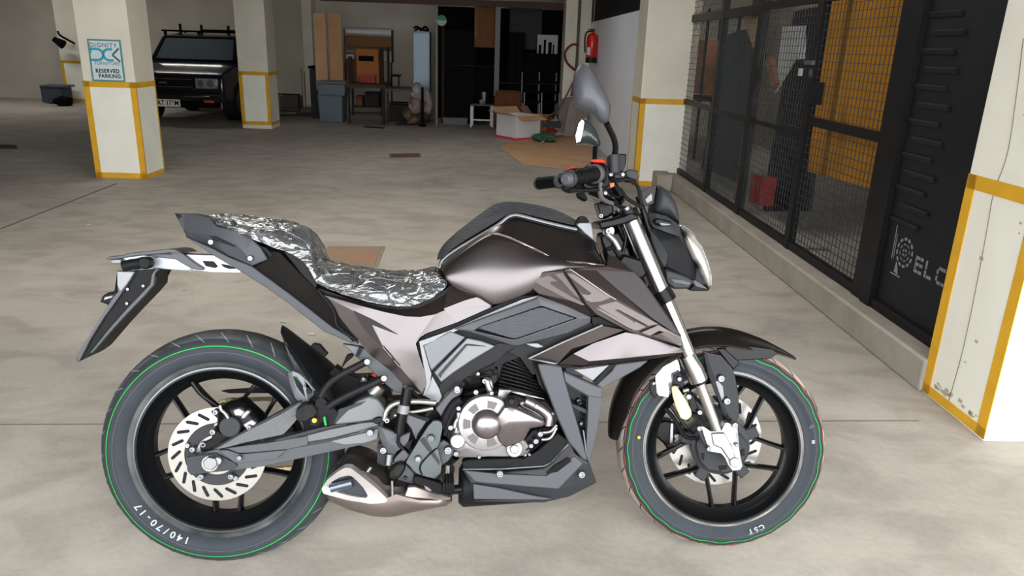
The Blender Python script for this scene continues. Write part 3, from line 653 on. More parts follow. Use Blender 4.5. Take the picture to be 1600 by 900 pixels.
g = ground(806, 219); M_WCART = mat('white_carton', srgb(214, 212, 212), .6, var=.06); M_PINK = mat('pink_print', srgb(206, 60, 104), .6)
open_carton('open_carton', (g[0]+.03, g[1]+.26, 0), .47, .5, .37, math.radians(38), M_WCART, M_CARD, 'open white carton with a pink base line and loose brown flaps', [(0, -1, -.35, 'y'), (0, 1, .6, 'y'), (1, 0, -.8, 'x'), (-1, 0, .3, 'x')], M_PINK)
g = ground(856, 205); open_carton('open_carton', (g[0]-.16, g[1]-.12, 0), .38, .36, .28, math.radians(-18), M_CARDD, M_CARD, 'crumpled brown carton with open flaps right behind the white one', [(0, -1, .2, 'y'), (1, 0, .5, 'x'), (-1, 0, .9, 'x')])
# loose green bag, red and white packets, leaning flattened cartons, the flat sheet on the floor
def lump(name, px, py, y, w, d, h, m, label, cat, seed, group=None):
    p = at_y(px, py, y); rr = random.Random(seed); bm = bmesh.new(); bmesh.ops.create_icosphere(bm, subdivisions=3, radius=1)
    for v in bm.verts:
        n = v.co.normalized(); k = 1+.15*math.sin(n.x*8+seed)+rr.uniform(-.08, .08); v.co = Vector((n.x*w/2, n.y*d/2, n.z*h/2))*k
        v.co.z = max(v.co.z, -h*.42)
    o = link(name, finish(bm, name, 50), m); o.location = room(p[0], y, h*.42+.003); return tag(o, label, cat, group)
lump('green_bag', 852, 215, 11.45, .36, .4, .16, mat('green_plastic', srgb(62, 104, 78), .45, var=.3, vscale=12), 'crumpled green plastic bag beside the open white carton', 'bag', 3)
lump('red_packet', 862, 198, 12.3, .2, .2, .14, mat('red_packet', srgb(150, 26, 36), .5), 'small red packet between the brown carton and the hose pillar', 'packet', 5)
lump('white_packet', 868, 190, 12.45, .18, .16, .3, M_WCART, 'crumpled white packet behind the red packet', 'packet', 8)
def sheet(name, pts, m, label, cat, th=.006, up=(0, 0, 1), sub=0):
    P = [Vector(p) for p in pts]; c = sum(P, Vector())/len(P); c.z = min(p.z for p in P); V = [p-c for p in P]; n = len(V); T = Vector(up)*th
    V += [v+T for v in V]
    o = link(name, mesh_of(V, [tuple(range(n)), tuple(range(2*n-1, n-1, -1))]+[(i, (i+1) % n, n+(i+1) % n, n+i) for i in range(n)], name, 20), m, None, c); return tag(o, label, cat)
G_ = lambda x, y, z=.003: Vector(ground(x, y, z))
sheet('flattened_carton', [G_(780, 231), G_(800, 222), G_(870, 212), G_(908, 207), G_(935, 256), G_(900, 266), G_(815, 256)], M_CARD, 'large flattened cardboard carton lying on the floor behind the handlebar', 'cardboard', .008)
sheet('foam_sheet', [G_(842, 229, .02), G_(860, 207, .05), G_(892, 203, .08), G_(903, 204, .05), G_(898, 209, .03), G_(868, 212, .03), G_(852, 221, .02)], mat('white_foam', srgb(206, 200, 194), .8), 'ragged white foam sheet lying on the flattened carton', 'foam sheet', .02)
for i, (a, b_, c_, d_, y, col) in enumerate(((868, 150, 890, 205, 12.35, (130, 122, 116)), (880, 155, 898, 206, 12.25, (150, 140, 132)), (896, 150, 915, 206, 12.15, (136, 124, 114)))):
    p0, p1, p2, p3 = [room(*at_y(x, yy_, y)) for x, yy_ in ((a, d_), (c_, d_), (c_+8, b_), (a+10, b_+4))]
    for p in (p0, p1): p.z = .004
    sheet('leaning_panel', [p0, p1, p2, p3], mat('lean%d' % i, srgb(*col), .7, var=.2), ('leftmost', 'middle', 'rightmost')[i]+' of three pale panels leaning at the foot of the hose pillar', 'panel', .02, (0, 1, 0))

# left back corner: crate, bag, wall lamp, low cabinet by the middle pillar
r = thing_at('blue_crate', 88, 155, 15.6, 'blue grey plastic crate against the far left wall', 'crate'); lbox('crate_body', r, 62, 135, 98, 161, 15.4, 15.8, mat('crate_blue', srgb(66, 76, 84), .6, var=.15), .01); lbox('rim', r, 61, 133, 99, 137, 15.38, 15.82, mat('crate_rim', srgb(76, 88, 96), .6), .006)
lump('black_bag', 98, 152, 15.05, .32, .3, .2, M_BLK, 'black bag on the floor in front of the blue grey crate', 'bag', 9)
r = thing_at('wall_lamp', 96, 66, 15.6, 'small black lamp on a bracket fixed at the far left pillar', 'lamp', z=at_y(96, 70, 15.6)[2])
a = loc_at(r, 84, 61, 15.6); b_ = loc_at(r, 99, 70, 15.6); tube('lamp_head', [a, b_], [.05, .09], M_BLK, r, 12, False); tube('arm', [loc_at(r, 90, 49, 15.65), loc_at(r, 95, 56, 15.65), b_+Vector((.06, .3, .03))], .02, M_BLK, r); cyl('lens', a+Vector((-.012, 0, .008)), a, .045, mat('lamp_glass', srgb(150, 156, 160), .2), r)
r = thing_at('low_cabinet', 452, 168, 15.9, 'low grey box frame against the back wall beside the middle pillar', 'cabinet'); lbox('cabinet_body', r, 437, 150, 466, 170, 15.9, 16.3, mat('low_grey', srgb(108, 100, 92), .8, var=.2), .008)
for a, b_, c_, d_ in ((434, 147, 437, 174), (465, 148, 468, 172), (434, 146, 468, 149)): lbox('frame_bar', r, a, b_, c_, d_, 15.86, 15.9, M_DK)
for i, (px, py, w) in enumerate(((450, 174, .5), (462, 181, .6), (585, 200, .35), (630, 195, .25), (480, 178, .4))):
    g = ground(px, py); lb_ = ('dark stick lying on the floor nearest the low grey box', 'dark stick on the floor left of the grey blue bin', 'dark strip on the floor in front of the workbench', 'dark strip on the floor by the rag pile', 'dark stick lying against the dark upright crate')[i]
    o = box('floor_stick', (g[0], g[1], .012), (w, .05, .02), M_DK, None, Matrix.Rotation(.3*math.sin(i*2.1), 3, 'Z'), .004); tag(o, lb_, 'stick', 'dark sticks on the floor')

# ------------------------------------------------------------------ parked pickup truck
TY = 12.55
tl = at_y(225, 190, TY)[0]; tr_ = at_y(352, 190, TY)[0]
M_NAVY = mat('navy_car_paint', srgb(26, 28, 40), .28, metal=.25, coat=.7)
M_CHROME = mat('chrome_trim', srgb(200, 204, 210), .15, 1.0)
M_GLASS = mat('windscreen_glass', srgb(96, 106, 116), .12, spec=.6, coat=.4)
M_TYRE_B = mat('truck_tyre_rubber', srgb(20, 20, 21), .8)
W2 = .80; xc = tr_-W2+.02
truck = empty('pickup_truck', room(xc, TY), 'dark navy pickup truck with a black roof rack parked at the back', 'pickup truck', None, RA)
def tz(py): return at_y(300, py, TY)[2]
zB, zBt, zH, zHb, zW, zR = .40, tz(142), tz(121), tz(100), tz(97), tz(54)
# body side profile (y along the truck, z up), front at y = 0
prof_b = [(.02, .38), (0.0, .55), (.02, zH+.02), (.10, zH+.07), (1.0, zHb+.02), (2.98, zHb+.0), (3.0, .45), (.3, .34)]
def prism(name, prof, hw, m, parent, hw_top=None, bev=.02, x0=0):
    n = len(prof); V = [(-hw+x0, y, z) for y, z in prof]+[(hw+x0, y, z) for y, z in prof]
    o = link(name, mesh_of(V, [tuple(range(n)), tuple(range(2*n-1, n-1, -1))]+[(i, (i+1) % n, n+(i+1) % n, n+i) for i in range(n)], name, 25), m, parent)
    if bev: bevel(o, bev, 3)
    return o
prism('body', prof_b, W2, M_NAVY, truck, bev=.04)
zc0, zc1 = zHb, zR+.01
V = []
for y, z, w in ((.95, zc0, W2-.03), (1.38, zc1-.03, W2-.13), (2.45, zc1-.02, W2-.13), (2.75, zc0, W2-.03)): V += [(-w, y, z), (w, y, z)]
cabm = mesh_of(V+[(-(W2-.16), 1.9, zc1+.02), (W2-.16, 1.9, zc1+.02)], [(0, 1, 3, 2), (2, 3, 9, 8), (8, 9, 5, 4), (4, 5, 7, 6), (0, 2, 8, 4, 6), (1, 7, 5, 9, 3), (0, 6, 7, 1)], 'cab', 30)
o = link('cab', cabm, M_NAVY, truck); bevel(o, .03, 3)
def wp(u, v, off=.012):   # point on the windscreen plane
    w = (W2-.03)*(1-v)+(W2-.13)*v; return (w*u, .95+.43*v-off, zc0+(zc1-.03-zc0)*v+off*.5)
V = [wp(-.86, .1), wp(.86, .1), wp(.86, .9), wp(-.86, .9)]
o = link('windscreen', mesh_of(V, [(0, 1, 2, 3)], 'windscreen', 0), M_GLASS, truck)
for a, b_ in ((wp(-.9, .07), wp(.9, .07)), (wp(.9, .07), wp(.9, .93)), (wp(.9, .93), wp(-.9, .93)), (wp(-.9, .93), wp(-.9, .07))): tube('windscreen_seal', [a, b_], .016, M_BLK, truck, 6, False)
for s in (-1, 1):
    V = [(s*(W2-.02), 1.12, zc0+.05), (s*(W2-.02), 2.45, zc0+.05), (s*(W2-.108), 2.35, zc1-.09), (s*(W2-.108), 1.42, zc1-.09)]
    link('side_window', mesh_of(V, [(0, 1, 2, 3)], 'side_window', 0), M_GLASS, truck)
    # headlamps, corner lamps, bumper wings
    hx = s*(W2-.27); hz = (tz(122)+tz(138))/2
    h = box('headlamp', (hx, -.005, hz), (.34, .05, tz(122)-tz(138)), mat('headlamp_glass', srgb(150, 156, 164), .12, .3, coat=.8), truck, bev=.01)
    for q in (-.08, .07): cyl('reflector_bowl', (q, -.03, 0), (q, -.02, 0), .055, M_CHROME, h, seg=16)
    box('indicator_lamp', (s*(W2-.2), -.13, tz(157)), (.16, .04, .04), mat('amber_red', srgb(190, 80, 40), .3), truck, bev=.004)
    for q, zz in ((s*(W2-.42), 1), ): tube('bumper_trim', [(s*.2, -.155, tz(150)), (s*(W2-.28), -.16, tz(149)), (s*(W2-.05), -.10, tz(147))], .016, M_CHROME, truck, 8)
bevel(box('grille', (0, -.005, (tz(122)+tz(138))/2), (2*(W2-.46), .04, tz(122)-tz(138)), M_BLK, truck), .01)
for k in range(4): box('grille_bar', (0, -.03, tz(124)-(tz(124)-tz(136))*k/3), (2*(W2-.48), .012, .012), M_CHROME if k in (0, 3) else M_NAVY, truck)
o = box('grille_badge', (.12*0-.15, -.038, tz(130)), (.13, .008, .03), M_CHROME, truck, bev=.003)
prism('bumper', [(-.14, tz(158)), (-.16, tz(146)), (-.12, tz(142)), (.05, tz(142)), (.05, tz(160))], W2-.01, mat('bumper_black', srgb(20, 20, 22), .35, coat=.4), truck, bev=.015)
prism('skirt', [(-.08, .26), (-.10, tz(160)), (.1, tz(160)), (.1, .26)], W2-.1, M_BLK, truck, bev=.01)
box('bonnet_crease', (0, .35, zHb-.0), (1.1, .02, .01), M_NAVY, truck)
# number plate
pa = at_y(248, 160, TY-.18); pb = at_y(281, 160, TY-.18)
pl_w = .44; pcx = pb[0]-pl_w/2-xc; pz = at_y(264, 161, TY-.18)[2]
plt = box('number_plate', (pcx, -.17, pz), (pl_w, .012, .115), mat('plate_white', srgb(226, 226, 214), .5), truck, bev=.003)
tm = text_mesh('KAT 176M', .105, 'plate_text', 0, .0025); o = link('plate_text', tm, M_BLK, plt); o.matrix_local = xyz((1, 0, 0), (0, 0, 1), (0, -.0075, 0)); o.scale = (.86, 1, 1)
for s in (-1, 1):
    for yy in (.75, 2.5):
        w = cyl('wheel', (s*(W2-.20), yy, .33), (s*(W2+.005), yy, .33), .33, M_TYRE_B, truck, seg=32, bev=.02); cyl('wheel_rim', (s*(W2-.01), yy, .33), (s*(W2+.008), yy, .33), .19, mat('truck_rim%d%d' % (s, int(yy)), srgb(84, 84, 86), .4, .6), w)
    m_ = box('wing_mirror', (s*(W2+.07), 1.12, zc0+.14), (.14, .07, .17), M_BLK, truck, bev=.02); tube('mirror_arm', [(-s*.05, 0, -.05), (-s*.16, .03, -.12)], .012, M_BLK, m_, 6, False)
# pickup bed rail and roof rack
prism('cargo_bed', [(2.8, zHb-.02), (2.8, zHb+.04), (3.0, zHb+.04), (3.0, zHb-.02)], W2, M_NAVY, truck, bev=.01)
rk = box('roof_rack', (0, 1.45, zc1+.05), (2*W2-.2, .035, .03), M_BLK, truck, bev=.005)
for yy, dz in ((.0, .0), (.45, .0), (.9, .0)): 
    if yy: box('cross_bar', (0, yy, dz), (2*W2-.2, .03, .025), M_BLK, rk)
for s in (-1, 1):
    for yy in (0, .9): box('rack_foot', (s*(W2-.16), yy, -.04), (.04, .04, .07), M_BLK, rk)
    tube('side_rail', [(s*(W2-.14), 0, .0), (s*(W2-.14), .95, .0)], .015, M_BLK, rk, 6, False)
for px in (270, 304, 341):
    w_ = room(*at_y(px, 50, 14.2)); 
upx = [at_y(px, 50, 14.2)[0]-xc for px in (270, 304, 341)]
for k, x_ in enumerate(upx): box('rack_upright', (x_ if k else at_y(270, 50, 14.0)[0]-xc, .35+.2*k, at_y(300, 45, 14.1)[2]-(zc1+.05)), (.035, .035, .16), M_BLK, rk)
tube('load_bar', [(upx[1]-.08, .55, at_y(300, 52, 14.2)[2]-(zc1+.05)), (upx[1]+.0, .55, at_y(300, 47, 14.2)[2]-(zc1+.05)), (upx[2], .6, at_y(340, 48, 14.2)[2]-(zc1+.05)), (upx[2]+.5, .6, at_y(380, 49, 14.2)[2]-(zc1+.05))], .022, M_BLK, rk, 8, False)

# ------------------------------------------------------------------ the reserved parking sign on the left pillar
q = [at_y(x, y, 7.42) for x, y in ((136, 61), (188, 62), (196, 127), (145, 128))]
sx0 = (q[0][0]+q[3][0])/2; sx1 = (q[1][0]+q[2][0])/2; sz1 = (q[0][2]+q[1][2])/2; sz0 = (q[2][2]+q[3][2])/2
sx0, sx1 = min(sx0, sx1), max(sx0, sx1); sw, sh_ = sx1-sx0, sz1-sz0
SG = empty('parking_sign', room((sx0+sx1)/2, 7.425, sz0), 'reserved parking sign with a teal and grey logo on the left pillar', 'sign', None, RA)
M_TEAL = mat('sign_teal', srgb(58, 164, 184), .5); M_SGREY = mat('sign_grey', srgb(96, 96, 104), .5); M_SBG = mat('sign_face', srgb(206, 222, 224), .5); M_SBORD = mat('sign_border', srgb(84, 140, 150), .5)
box('sign_plate', (0, -.004, sh_/2), (sw, .006, sh_), M_SBORD, SG, bev=.001); box('sign_face', (0, -.008, sh_/2), (sw-.03, .002, sh_-.03), M_SBG, SG)
def sg_text(s, size, cx, cz, m, bold=.001, name='sign_text', sx=1.0, space=1.0):
    o = link(name, text_mesh(s, size, name, 0, bold, space), m, SG); o.matrix_local = xyz((1, 0, 0), (0, 0, 1), (cx, -.0105, cz)); o.scale = (sx, 1, 1)
sg_text('DIGNITY', .055, -.01, sh_*.86, M_SGREY, .0005, sx=1.05, space=1.15)
sg_text('FURNITURE', .042, .005, sh_*.43, M_SGREY, .0003, sx=.95, space=1.15)
sg_text('RESERVED', .050, .0, sh_*.25, M_BLK, .0016, sx=.92, space=1.1); sg_text('PARKING', .050, .015, sh_*.13, M_BLK, .0016, sx=.92, space=1.1)
# logo: a squared D joined to a rounded C in teal, then a grey K made of two strokes
cz = sh_*.64; u = sw/1.0
def bar2(p, q_, w, m, nm='logo'):
    p, q_ = Vector((p[0], 0, p[1])), Vector((q_[0], 0, q_[1])); d = (q_-p).normalized(); n = Vector((-d.z, 0, d.x))*w/2
    V = [p-n, q_-n, q_+n, p+n]; return [(v.x, -.0105, v.z+cz) for v in V]
def logo(name, segs, w, m):
    V, Fc = join([(bar2(a, b, w, m), [(0, 1, 2, 3)]) for a, b in segs]); link(name, mesh_of(V, Fc, name, 0), m, SG)
def arc(cx, cz_, r, a0, a1, n=6): return [((cx+r*math.cos(a0+(a1-a0)*i/n), cz_+r*math.sin(a0+(a1-a0)*i/n)), (cx+r*math.cos(a0+(a1-a0)*(i+1)/n), cz_+r*math.sin(a0+(a1-a0)*(i+1)/n))) for i in range(n)]
logo('logo_d', [((-.14, .05), (-.07, .05)), ((-.14, -.05), (-.07, -.05)), ((-.135, .05), (-.135, .01))]+arc(-.07, 0, .05, -math.pi/2, math.pi/2), .022, M_TEAL)
logo('logo_c', [((.03, .05), (.07, .05)), ((.03, -.05), (.07, -.05))]+arc(.03, 0, .05, math.pi/2, 3*math.pi/2), .022, M_TEAL)
logo('logo_k', [((.065, 0), (.13, .06)), ((.065, 0), (.13, -.06))], .018, M_SGREY)
# ================================================================== THE MOTORCYCLE
def frame(c, yaw, lean):
    yaw, lean = math.radians(yaw), math.radians(lean)
    t = np.array([math.cos(yaw), math.sin(yaw), 0]); s = np.array([math.sin(yaw), -math.cos(yaw), 0]); z = np.array([0, 0, 1.0])
    return np.array(c, float), t, math.cos(lean)*s+math.sin(lean)*z, math.cos(lean)*z-math.sin(lean)*s
RB = frame((-.757, 1.776, .307), 5.4, 12.6); RB = (RB[0]-.307*RB[3],)+RB[1:]
FF = frame((.608, 1.898, .289), -1.5, 13.2)
def mtx(fr):
    o, t, n, u = fr; M = Matrix.Identity(4)
    for i in range(3): M[i][0] = t[i]; M[i][1] = -n[i]; M[i][2] = u[i]; M[i][3] = o[i]
    return M
MB, MF = mtx(RB), mtx(FF)
MFL = MB.inverted() @ MF                       # the steered front end, seen from the frame
bike = bpy.data.objects.new('motorcycle', None); COL.objects.link(bike); bike.matrix_world = MB
tag(bike, 'bronze and black motorcycle with plastic-wrapped seat parked on the concrete floor', 'motorcycle')
IDM = Matrix.Identity(4)

# ---- materials
_mat0 = mat
def mat(name, col, rough=.5, metal=0.0, spec=.11, coat=0.0, **k): return _mat0(name, col, rough, metal, spec, coat*.45, **k)
def sb(r, g, b): return tuple(.60*c for c in srgb(r, g, b))
M_BRONZE = mat('bronze_satin_paint', srgb(92, 88, 89), .30, metal=.95, coat=.15, coat_rough=.25)
M_BRONZED = mat('bronze_dark_reflection', sb(64, 56, 54), .36, metal=.55, coat=.1, coat_rough=.25)  # bronze darkened for faces that reflect the dark ceiling
M_SATIN = mat('satin_grey_plastic', sb(92, 94, 99), .42, metal=.1, spec=.2, bump=.04, bscale=900)
M_SATIND = mat('dark_grey_plastic', sb(58, 60, 64), .42, spec=.16, bump=.05, bscale=900)
M_SILV = mat('silver_grey_plastic', sb(150, 152, 156), .38, metal=.35)
M_BLKP = mat('black_plastic', sb(30, 31, 33), .45, spec=.09)
M_GLOSS = mat('gloss_black', sb(16, 15, 15), .15, coat=.25)
M_FRAME = mat('frame_black', sb(40, 40, 43), .42, metal=.15)
M_RUB = mat('tyre_rubber', srgb(48, 53, 58), .62, spec=.15, var=.15, vscale=14)
M_TREAD = mat('tread_rubber', sb(74, 76, 76), .7, spec=.3, var=.2, vscale=10)
M_RIM = mat('rim_black', sb(28, 29, 31), .3, metal=.4, coat=.3)
M_LIP = mat('rim_lip', sb(120, 124, 128), .3, metal=.7)
M_STEEL = mat('brushed_steel', sb(186, 184, 178), .32, metal=.75, var=.08, vscale=30)
M_ALU = mat('cast_aluminium', sb(186, 184, 186), .33, metal=.8, bump=.04, bscale=600)
M_ALUG = mat('engine_cover_grey', sb(160, 152, 154), .28, metal=.85)
M_BOLT = mat('zinc_bolt', sb(160, 162, 166), .38, metal=.9)
M_ENG = mat('engine_black', sb(24, 24, 26), .35, metal=.3, coat=.2)
M_LEATH = mat('seat_vinyl', sb(40, 41, 44), .55, bump=.1, bscale=400)
M_RUBBER = mat('black_rubber', sb(26, 26, 28), .6)
M_GREEN = mat('green_paint_line', srgb(40, 150, 62), .6); M_REDL = mat('red_paint_line', srgb(176, 84, 62), .6)
M_ORANGE = mat('orange_with_glare', srgb(255, 214, 150), .15, coat=1.0); M_REDO = mat('red_plastic_ring', sb(226, 60, 40), .4)  # reflector orange is paled to paint in its glare
M_DECAL = mat('decal_silver', sb(112, 105, 103), .35, metal=.6)
M_DECALD = mat('decal_grey', sb(92, 86, 85), .35, metal=.6)
M_WHT = mat('chalk_white', srgb(150, 157, 162), .7)
M_GOLD = mat('gold_chain', sb(196, 176, 140), .35, metal=.8)
def ribbed(name, col, freq, rot, rough=.42):
    m = mat(name, col, rough, metal=.1); nt = m.node_tree; b = nt.nodes['Principled BSDF']
    tc = nt.nodes.new('ShaderNodeTexCoord'); mp = nt.nodes.new('ShaderNodeMapping'); mp.inputs['Rotation'].default_value = rot
    w = nt.nodes.new('ShaderNodeTexWave'); w.bands_direction = 'Z'; w.inputs['Scale'].default_value = freq
    nt.links.new(tc.outputs['Object'], mp.inputs['Vector']); nt.links.new(mp.outputs['Vector'], w.inputs['Vector'])
    bp = nt.nodes.new('ShaderNodeBump'); bp.inputs['Strength'].default_value = .9; bp.inputs['Distance'].default_value = .0015
    nt.links.new(w.outputs['Fac'], bp.inputs['Height']); nt.links.new(bp.outputs['Normal'], b.inputs['Normal']); return m
M_RIBK = ribbed('ribbed_knee_plastic', sb(96, 98, 104), 56, (0, 0, 0))
M_RIBS = ribbed('ribbed_swingarm_plastic', sb(124, 127, 130), 52, (0, .6, 0))
M_RIBT = ribbed('ribbed_tank_plastic', sb(74, 76, 80), 56, (0, .2, 0), .5)

# ---- picture crops used to read off the outlines: origin and scale
K = dict(a=(100, 300, 3), b=(460, 300, 3), c=(800, 80, 2.2485), d=(800, 380, 3.215), e=(560, 540, 3.215), f=(940, 500, 2.4333), g=(140, 500, 2.307), h=(420, 500, 2.8125),
         A=(820, 400, 4.5), B=(660, 300, 4.5), C=(820, 230, 5), D=(960, 260, 4.0889), E=(640, 460, 5), F=(560, 590, 4.285), G=(680, 560, 5), H=(840, 540, 3.4636),
         I=(260, 320, 4.5), J=(110, 370, 4.5), K=(1000, 540, 4.09), M=(300, 590, 4.5), N=(430, 500, 4.5), O=(480, 690, 6.4), Q=(880, 90, 4.2857), R=(470, 430, 4.286), P=(0, 0, 1))
def L(fr, x, y, l):
    o, t, n, u = fr; d = ray(x, y); k = ((o-CAM) @ n+l)/(d @ n); P = CAM+k*d-o
    return Vector((P @ t, -l, P @ u))
def pt(tok, l, fr=RB):
    """token like I120,340 or I120,340,.08"""
    k = K[tok[0]]; v = [float(s) for s in tok[1:].split(',')]
    return L(fr, k[0]+v[0]/k[2], k[1]+v[1]/k[2], v[2] if len(v) > 2 else l)
def pts(s, l, fr=RB):
    out = []; key = None
    for t in s.split():
        if t[0].isalpha(): key = t[0]; t = t[1:]
        out.append(pt(key+t, l, fr))
    return out

def fr_obj(name, me, m, parent, front):
    o = link(name, me, m, parent)
    if front and parent is bike: o.matrix_local = MFL
    return o
def mirrored(o):
    """the same part on the far side of the machine"""
    c = o.copy(); COL.objects.link(c)
    S = Matrix.Diagonal((1, -1, 1, 1)); c.matrix_basis = o.matrix_basis @ S
    return c
def plate(name, s, l, t, m, parent=bike, bev=.002, front=False, mir=False, ang=30, seg=2, back=None):
    """flat or gently folded plate: outline s on its outer face at lateral distance l, thickness t towards the middle"""
    fr = FF if front else RB; P = pts(s, l, fr); n = len(P)
    T = Vector((0, t, 0)); V = P+[p+T for p in P]
    if back: c = sum(P, Vector())/n; V = P+[c+(p-c)*back+T for p in P]
    Fc = [tuple(range(n)), tuple(range(2*n-1, n-1, -1))]+[(i, (i+1) % n, n+(i+1) % n, n+i) for i in range(n)]
    bm = bmesh.new(); vs = [bm.verts.new(v) for v in V]
    for f in Fc:
        try: bm.faces.new([vs[i] for i in f])
        except ValueError: pass
    bmesh.ops.triangulate(bm, faces=[f for f in bm.faces if len(f.verts) > 4])
    o = fr_obj(name, finish(bm, name, ang), m, parent, front)
    if bev: bevel(o, bev, seg)
    if mir: mirrored(o)
    return o
def facets(name, verts, faces, t, m, parent=bike, bev=.0025, front=False, mir=False, sub=0, ang=25):
    """folded panel: named corner points with their own lateral distances, joined into faces; thickness t inwards"""
    fr = FF if front else RB; ks = []; V = []; key = None
    for tk in verts.split():
        nm, r = tk.split(':'); ks.append(nm); key = r[0] if r[0].isalpha() else key; r = r if r[0].isalpha() else key+r
        V.append(pt(r, 0, fr))
    Fi = [tuple(ks.index(c) for c in f) for f in faces.split()]
    bm = bmesh.new(); vs = [bm.verts.new(v) for v in V]
    for f in Fi: bm.faces.new([vs[i] for i in f])
    bmesh.ops.recalc_face_normals(bm, faces=bm.faces)
    av = sum((f.normal*f.calc_area() for f in bm.faces), Vector())
    if av.y > 0: bmesh.ops.reverse_faces(bm, faces=bm.faces)
    geo = bmesh.ops.extrude_face_region(bm, geom=bm.faces[:]); nv = [g for g in geo['geom'] if isinstance(g, bmesh.types.BMVert)]
    for v in nv: v.co.y += t
    o = fr_obj(name, finish(bm, name, ang), m, parent, front)
    if bev: bevel(o, bev, 2, 12)
    if sub: subsurf(o, sub)
    if mir: mirrored(o)
    return o
def pillow(name, s, l0, l1, m, parent=bike, front=False, mir=False, rings=((1, 0), (.86, .55), (.6, .88), (.3, 1)), t=.01, shift=(0, 0), n=3, sub=1):
    """domed cover: outline at l0 rising to l1 in the middle"""
    fr = FF if front else RB; P = smooth_loop(pts(s, l0, fr), n); N_ = len(P); c = sum(P, Vector())/N_+Vector((shift[0], 0, shift[1]))
    V = [p+Vector((0, t, 0)) for p in P]
    for k, h in rings: V += [Vector((c.x+(p.x-c.x)*k, p.y-(l1-l0)*h, c.z+(p.z-c.z)*k)) for p in P]
    R_ = len(rings)+1; Fc = [(i+N_*r, (i+1) % N_+N_*r, (i+1) % N_+N_*(r+1), i+N_*(r+1)) for r in range(R_-1) for i in range(N_)]
    Fc.append(tuple(range(N_*(R_-1), N_*R_))); Fc.append(tuple(range(N_-1, -1, -1)))
    o = fr_obj(name, mesh_of(V, Fc, name, 50), m, parent, front)
    if mir: mirrored(o)
    return o
def smooth_loop(P, n):
    if n <= 1: return P
    out = []; N_ = len(P)
    for i in range(N_):
        p0, p1, p2, p3 = P[i-1], P[i], P[(i+1) % N_], P[(i+2) % N_]
        for k in range(n):
            t = k/n; out.append(.5*((2*p1)+(p2-p0)*t*.7+(p1*0)+(2*p1*0)+((2*p0-5*p1+4*p2-p3)*.7+(p2-p1)*.6*0)*t*t*1.0+(3*p1-p0-3*p2+p3)*t**3*.7) if False else p1.lerp(p2, t) + (p2-p0)*.10*t*(1-t)*(1-t)*2 - (p3-p1)*.10*t*t*(1-t)*2)
    return out
def loft(name, stations, m, parent=bike, front=False, sub=2, ang=60, crease=()):
    """stations: half cross-sections from the lower near edge to the middle line; mirrored to the far side"""
    n = len(stations[0]); V = []; w = 2*n-1
    for st in stations: V += list(st)+[Vector((p.x, -p.y, p.z)) for p in reversed(st[:-1])]
    Fc = [(k*w+i, k*w+i+1, (k+1)*w+i+1, (k+1)*w+i) for k in range(len(stations)-1) for i in range(w-1)]
    o = fr_obj(name, mesh_of(V, Fc, name, ang), m, parent, front)
    md = o.modifiers.new('solid', 'SOLIDIFY'); md.thickness = .004; md.offset = -1
    if crease:
        a = o.data.attributes.new('crease_edge', 'FLOAT', 'EDGE')
        for e in o.data.edges:
            i, j = e.vertices
            if i % w == j % w and (i % w in crease or (w-1-i % w) in crease): a.data[e.index].value = .8
    if sub: subsurf(o, sub)
    return o
def rtube(name, s, r, m, l=.1, parent=bike, front=False, seg=10, smooth=True, mir=False, flat=1.0):
    v, f = tube_data(pts(s, l, FF if front else RB), r, seg, smooth, 6, flat)
    o = fr_obj(name, mesh_of(v, f, name, 60), m, parent, front)
    if mir: mirrored(o)
    return o
_bolt = {}
def bolt(tok, l, r=.008, parent=bike, front=False, m=None, h=.006, name='bolt', q=.72):
    r *= q
    """hexagon-socket bolt head standing out of the side of the machine"""
    p = pt(tok, l, FF if front else RB); key = (round(r, 4), round(h, 4), (m or M_BOLT).name)
    if key not in _bolt:
        V = []; Fc = []; pr = [(r, .002), (r, -h*.5), (r*.82, -h), (r*.45, -h), (r*.42, -h*.55), (0.0001, -h*.5)]; sg_ = 14
        for rr, yy in pr: V += [(rr*math.cos(2*math.pi*i/sg_), yy, rr*math.sin(2*math.pi*i/sg_)) for i in range(sg_)]
        for k in range(len(pr)-1): Fc += [(k*sg_+i, k*sg_+(i+1) % sg_, (k+1)*sg_+(i+1) % sg_, (k+1)*sg_+i) for i in range(sg_)]
        me = mesh_of(V, Fc, name, 30); me.materials.append(m or M_BOLT); _bolt[key] = me
    o = bpy.data.objects.new(name, _bolt[key]); COL.objects.link(o); o.parent = parent
    if front and parent is bike: o.matrix_local = MFL @ Matrix.Translation(p)
    else: o.matrix_local = Matrix.Translation(p)
    return o
def sdisc(name, tok, l, r, t, m, parent=bike, front=False, seg=32, bev=.002, r2=None):
    """short cylinder whose axis runs across the machine"""
    p = pt(tok, l, FF if front else RB); v, f = cyl_mesh(p, p+Vector((0, t, 0)), r, r2, seg)
    o = fr_obj(name, mesh_of(v, f, name, 40), m, parent, front)
    if bev: bevel(o, bev)
    return o

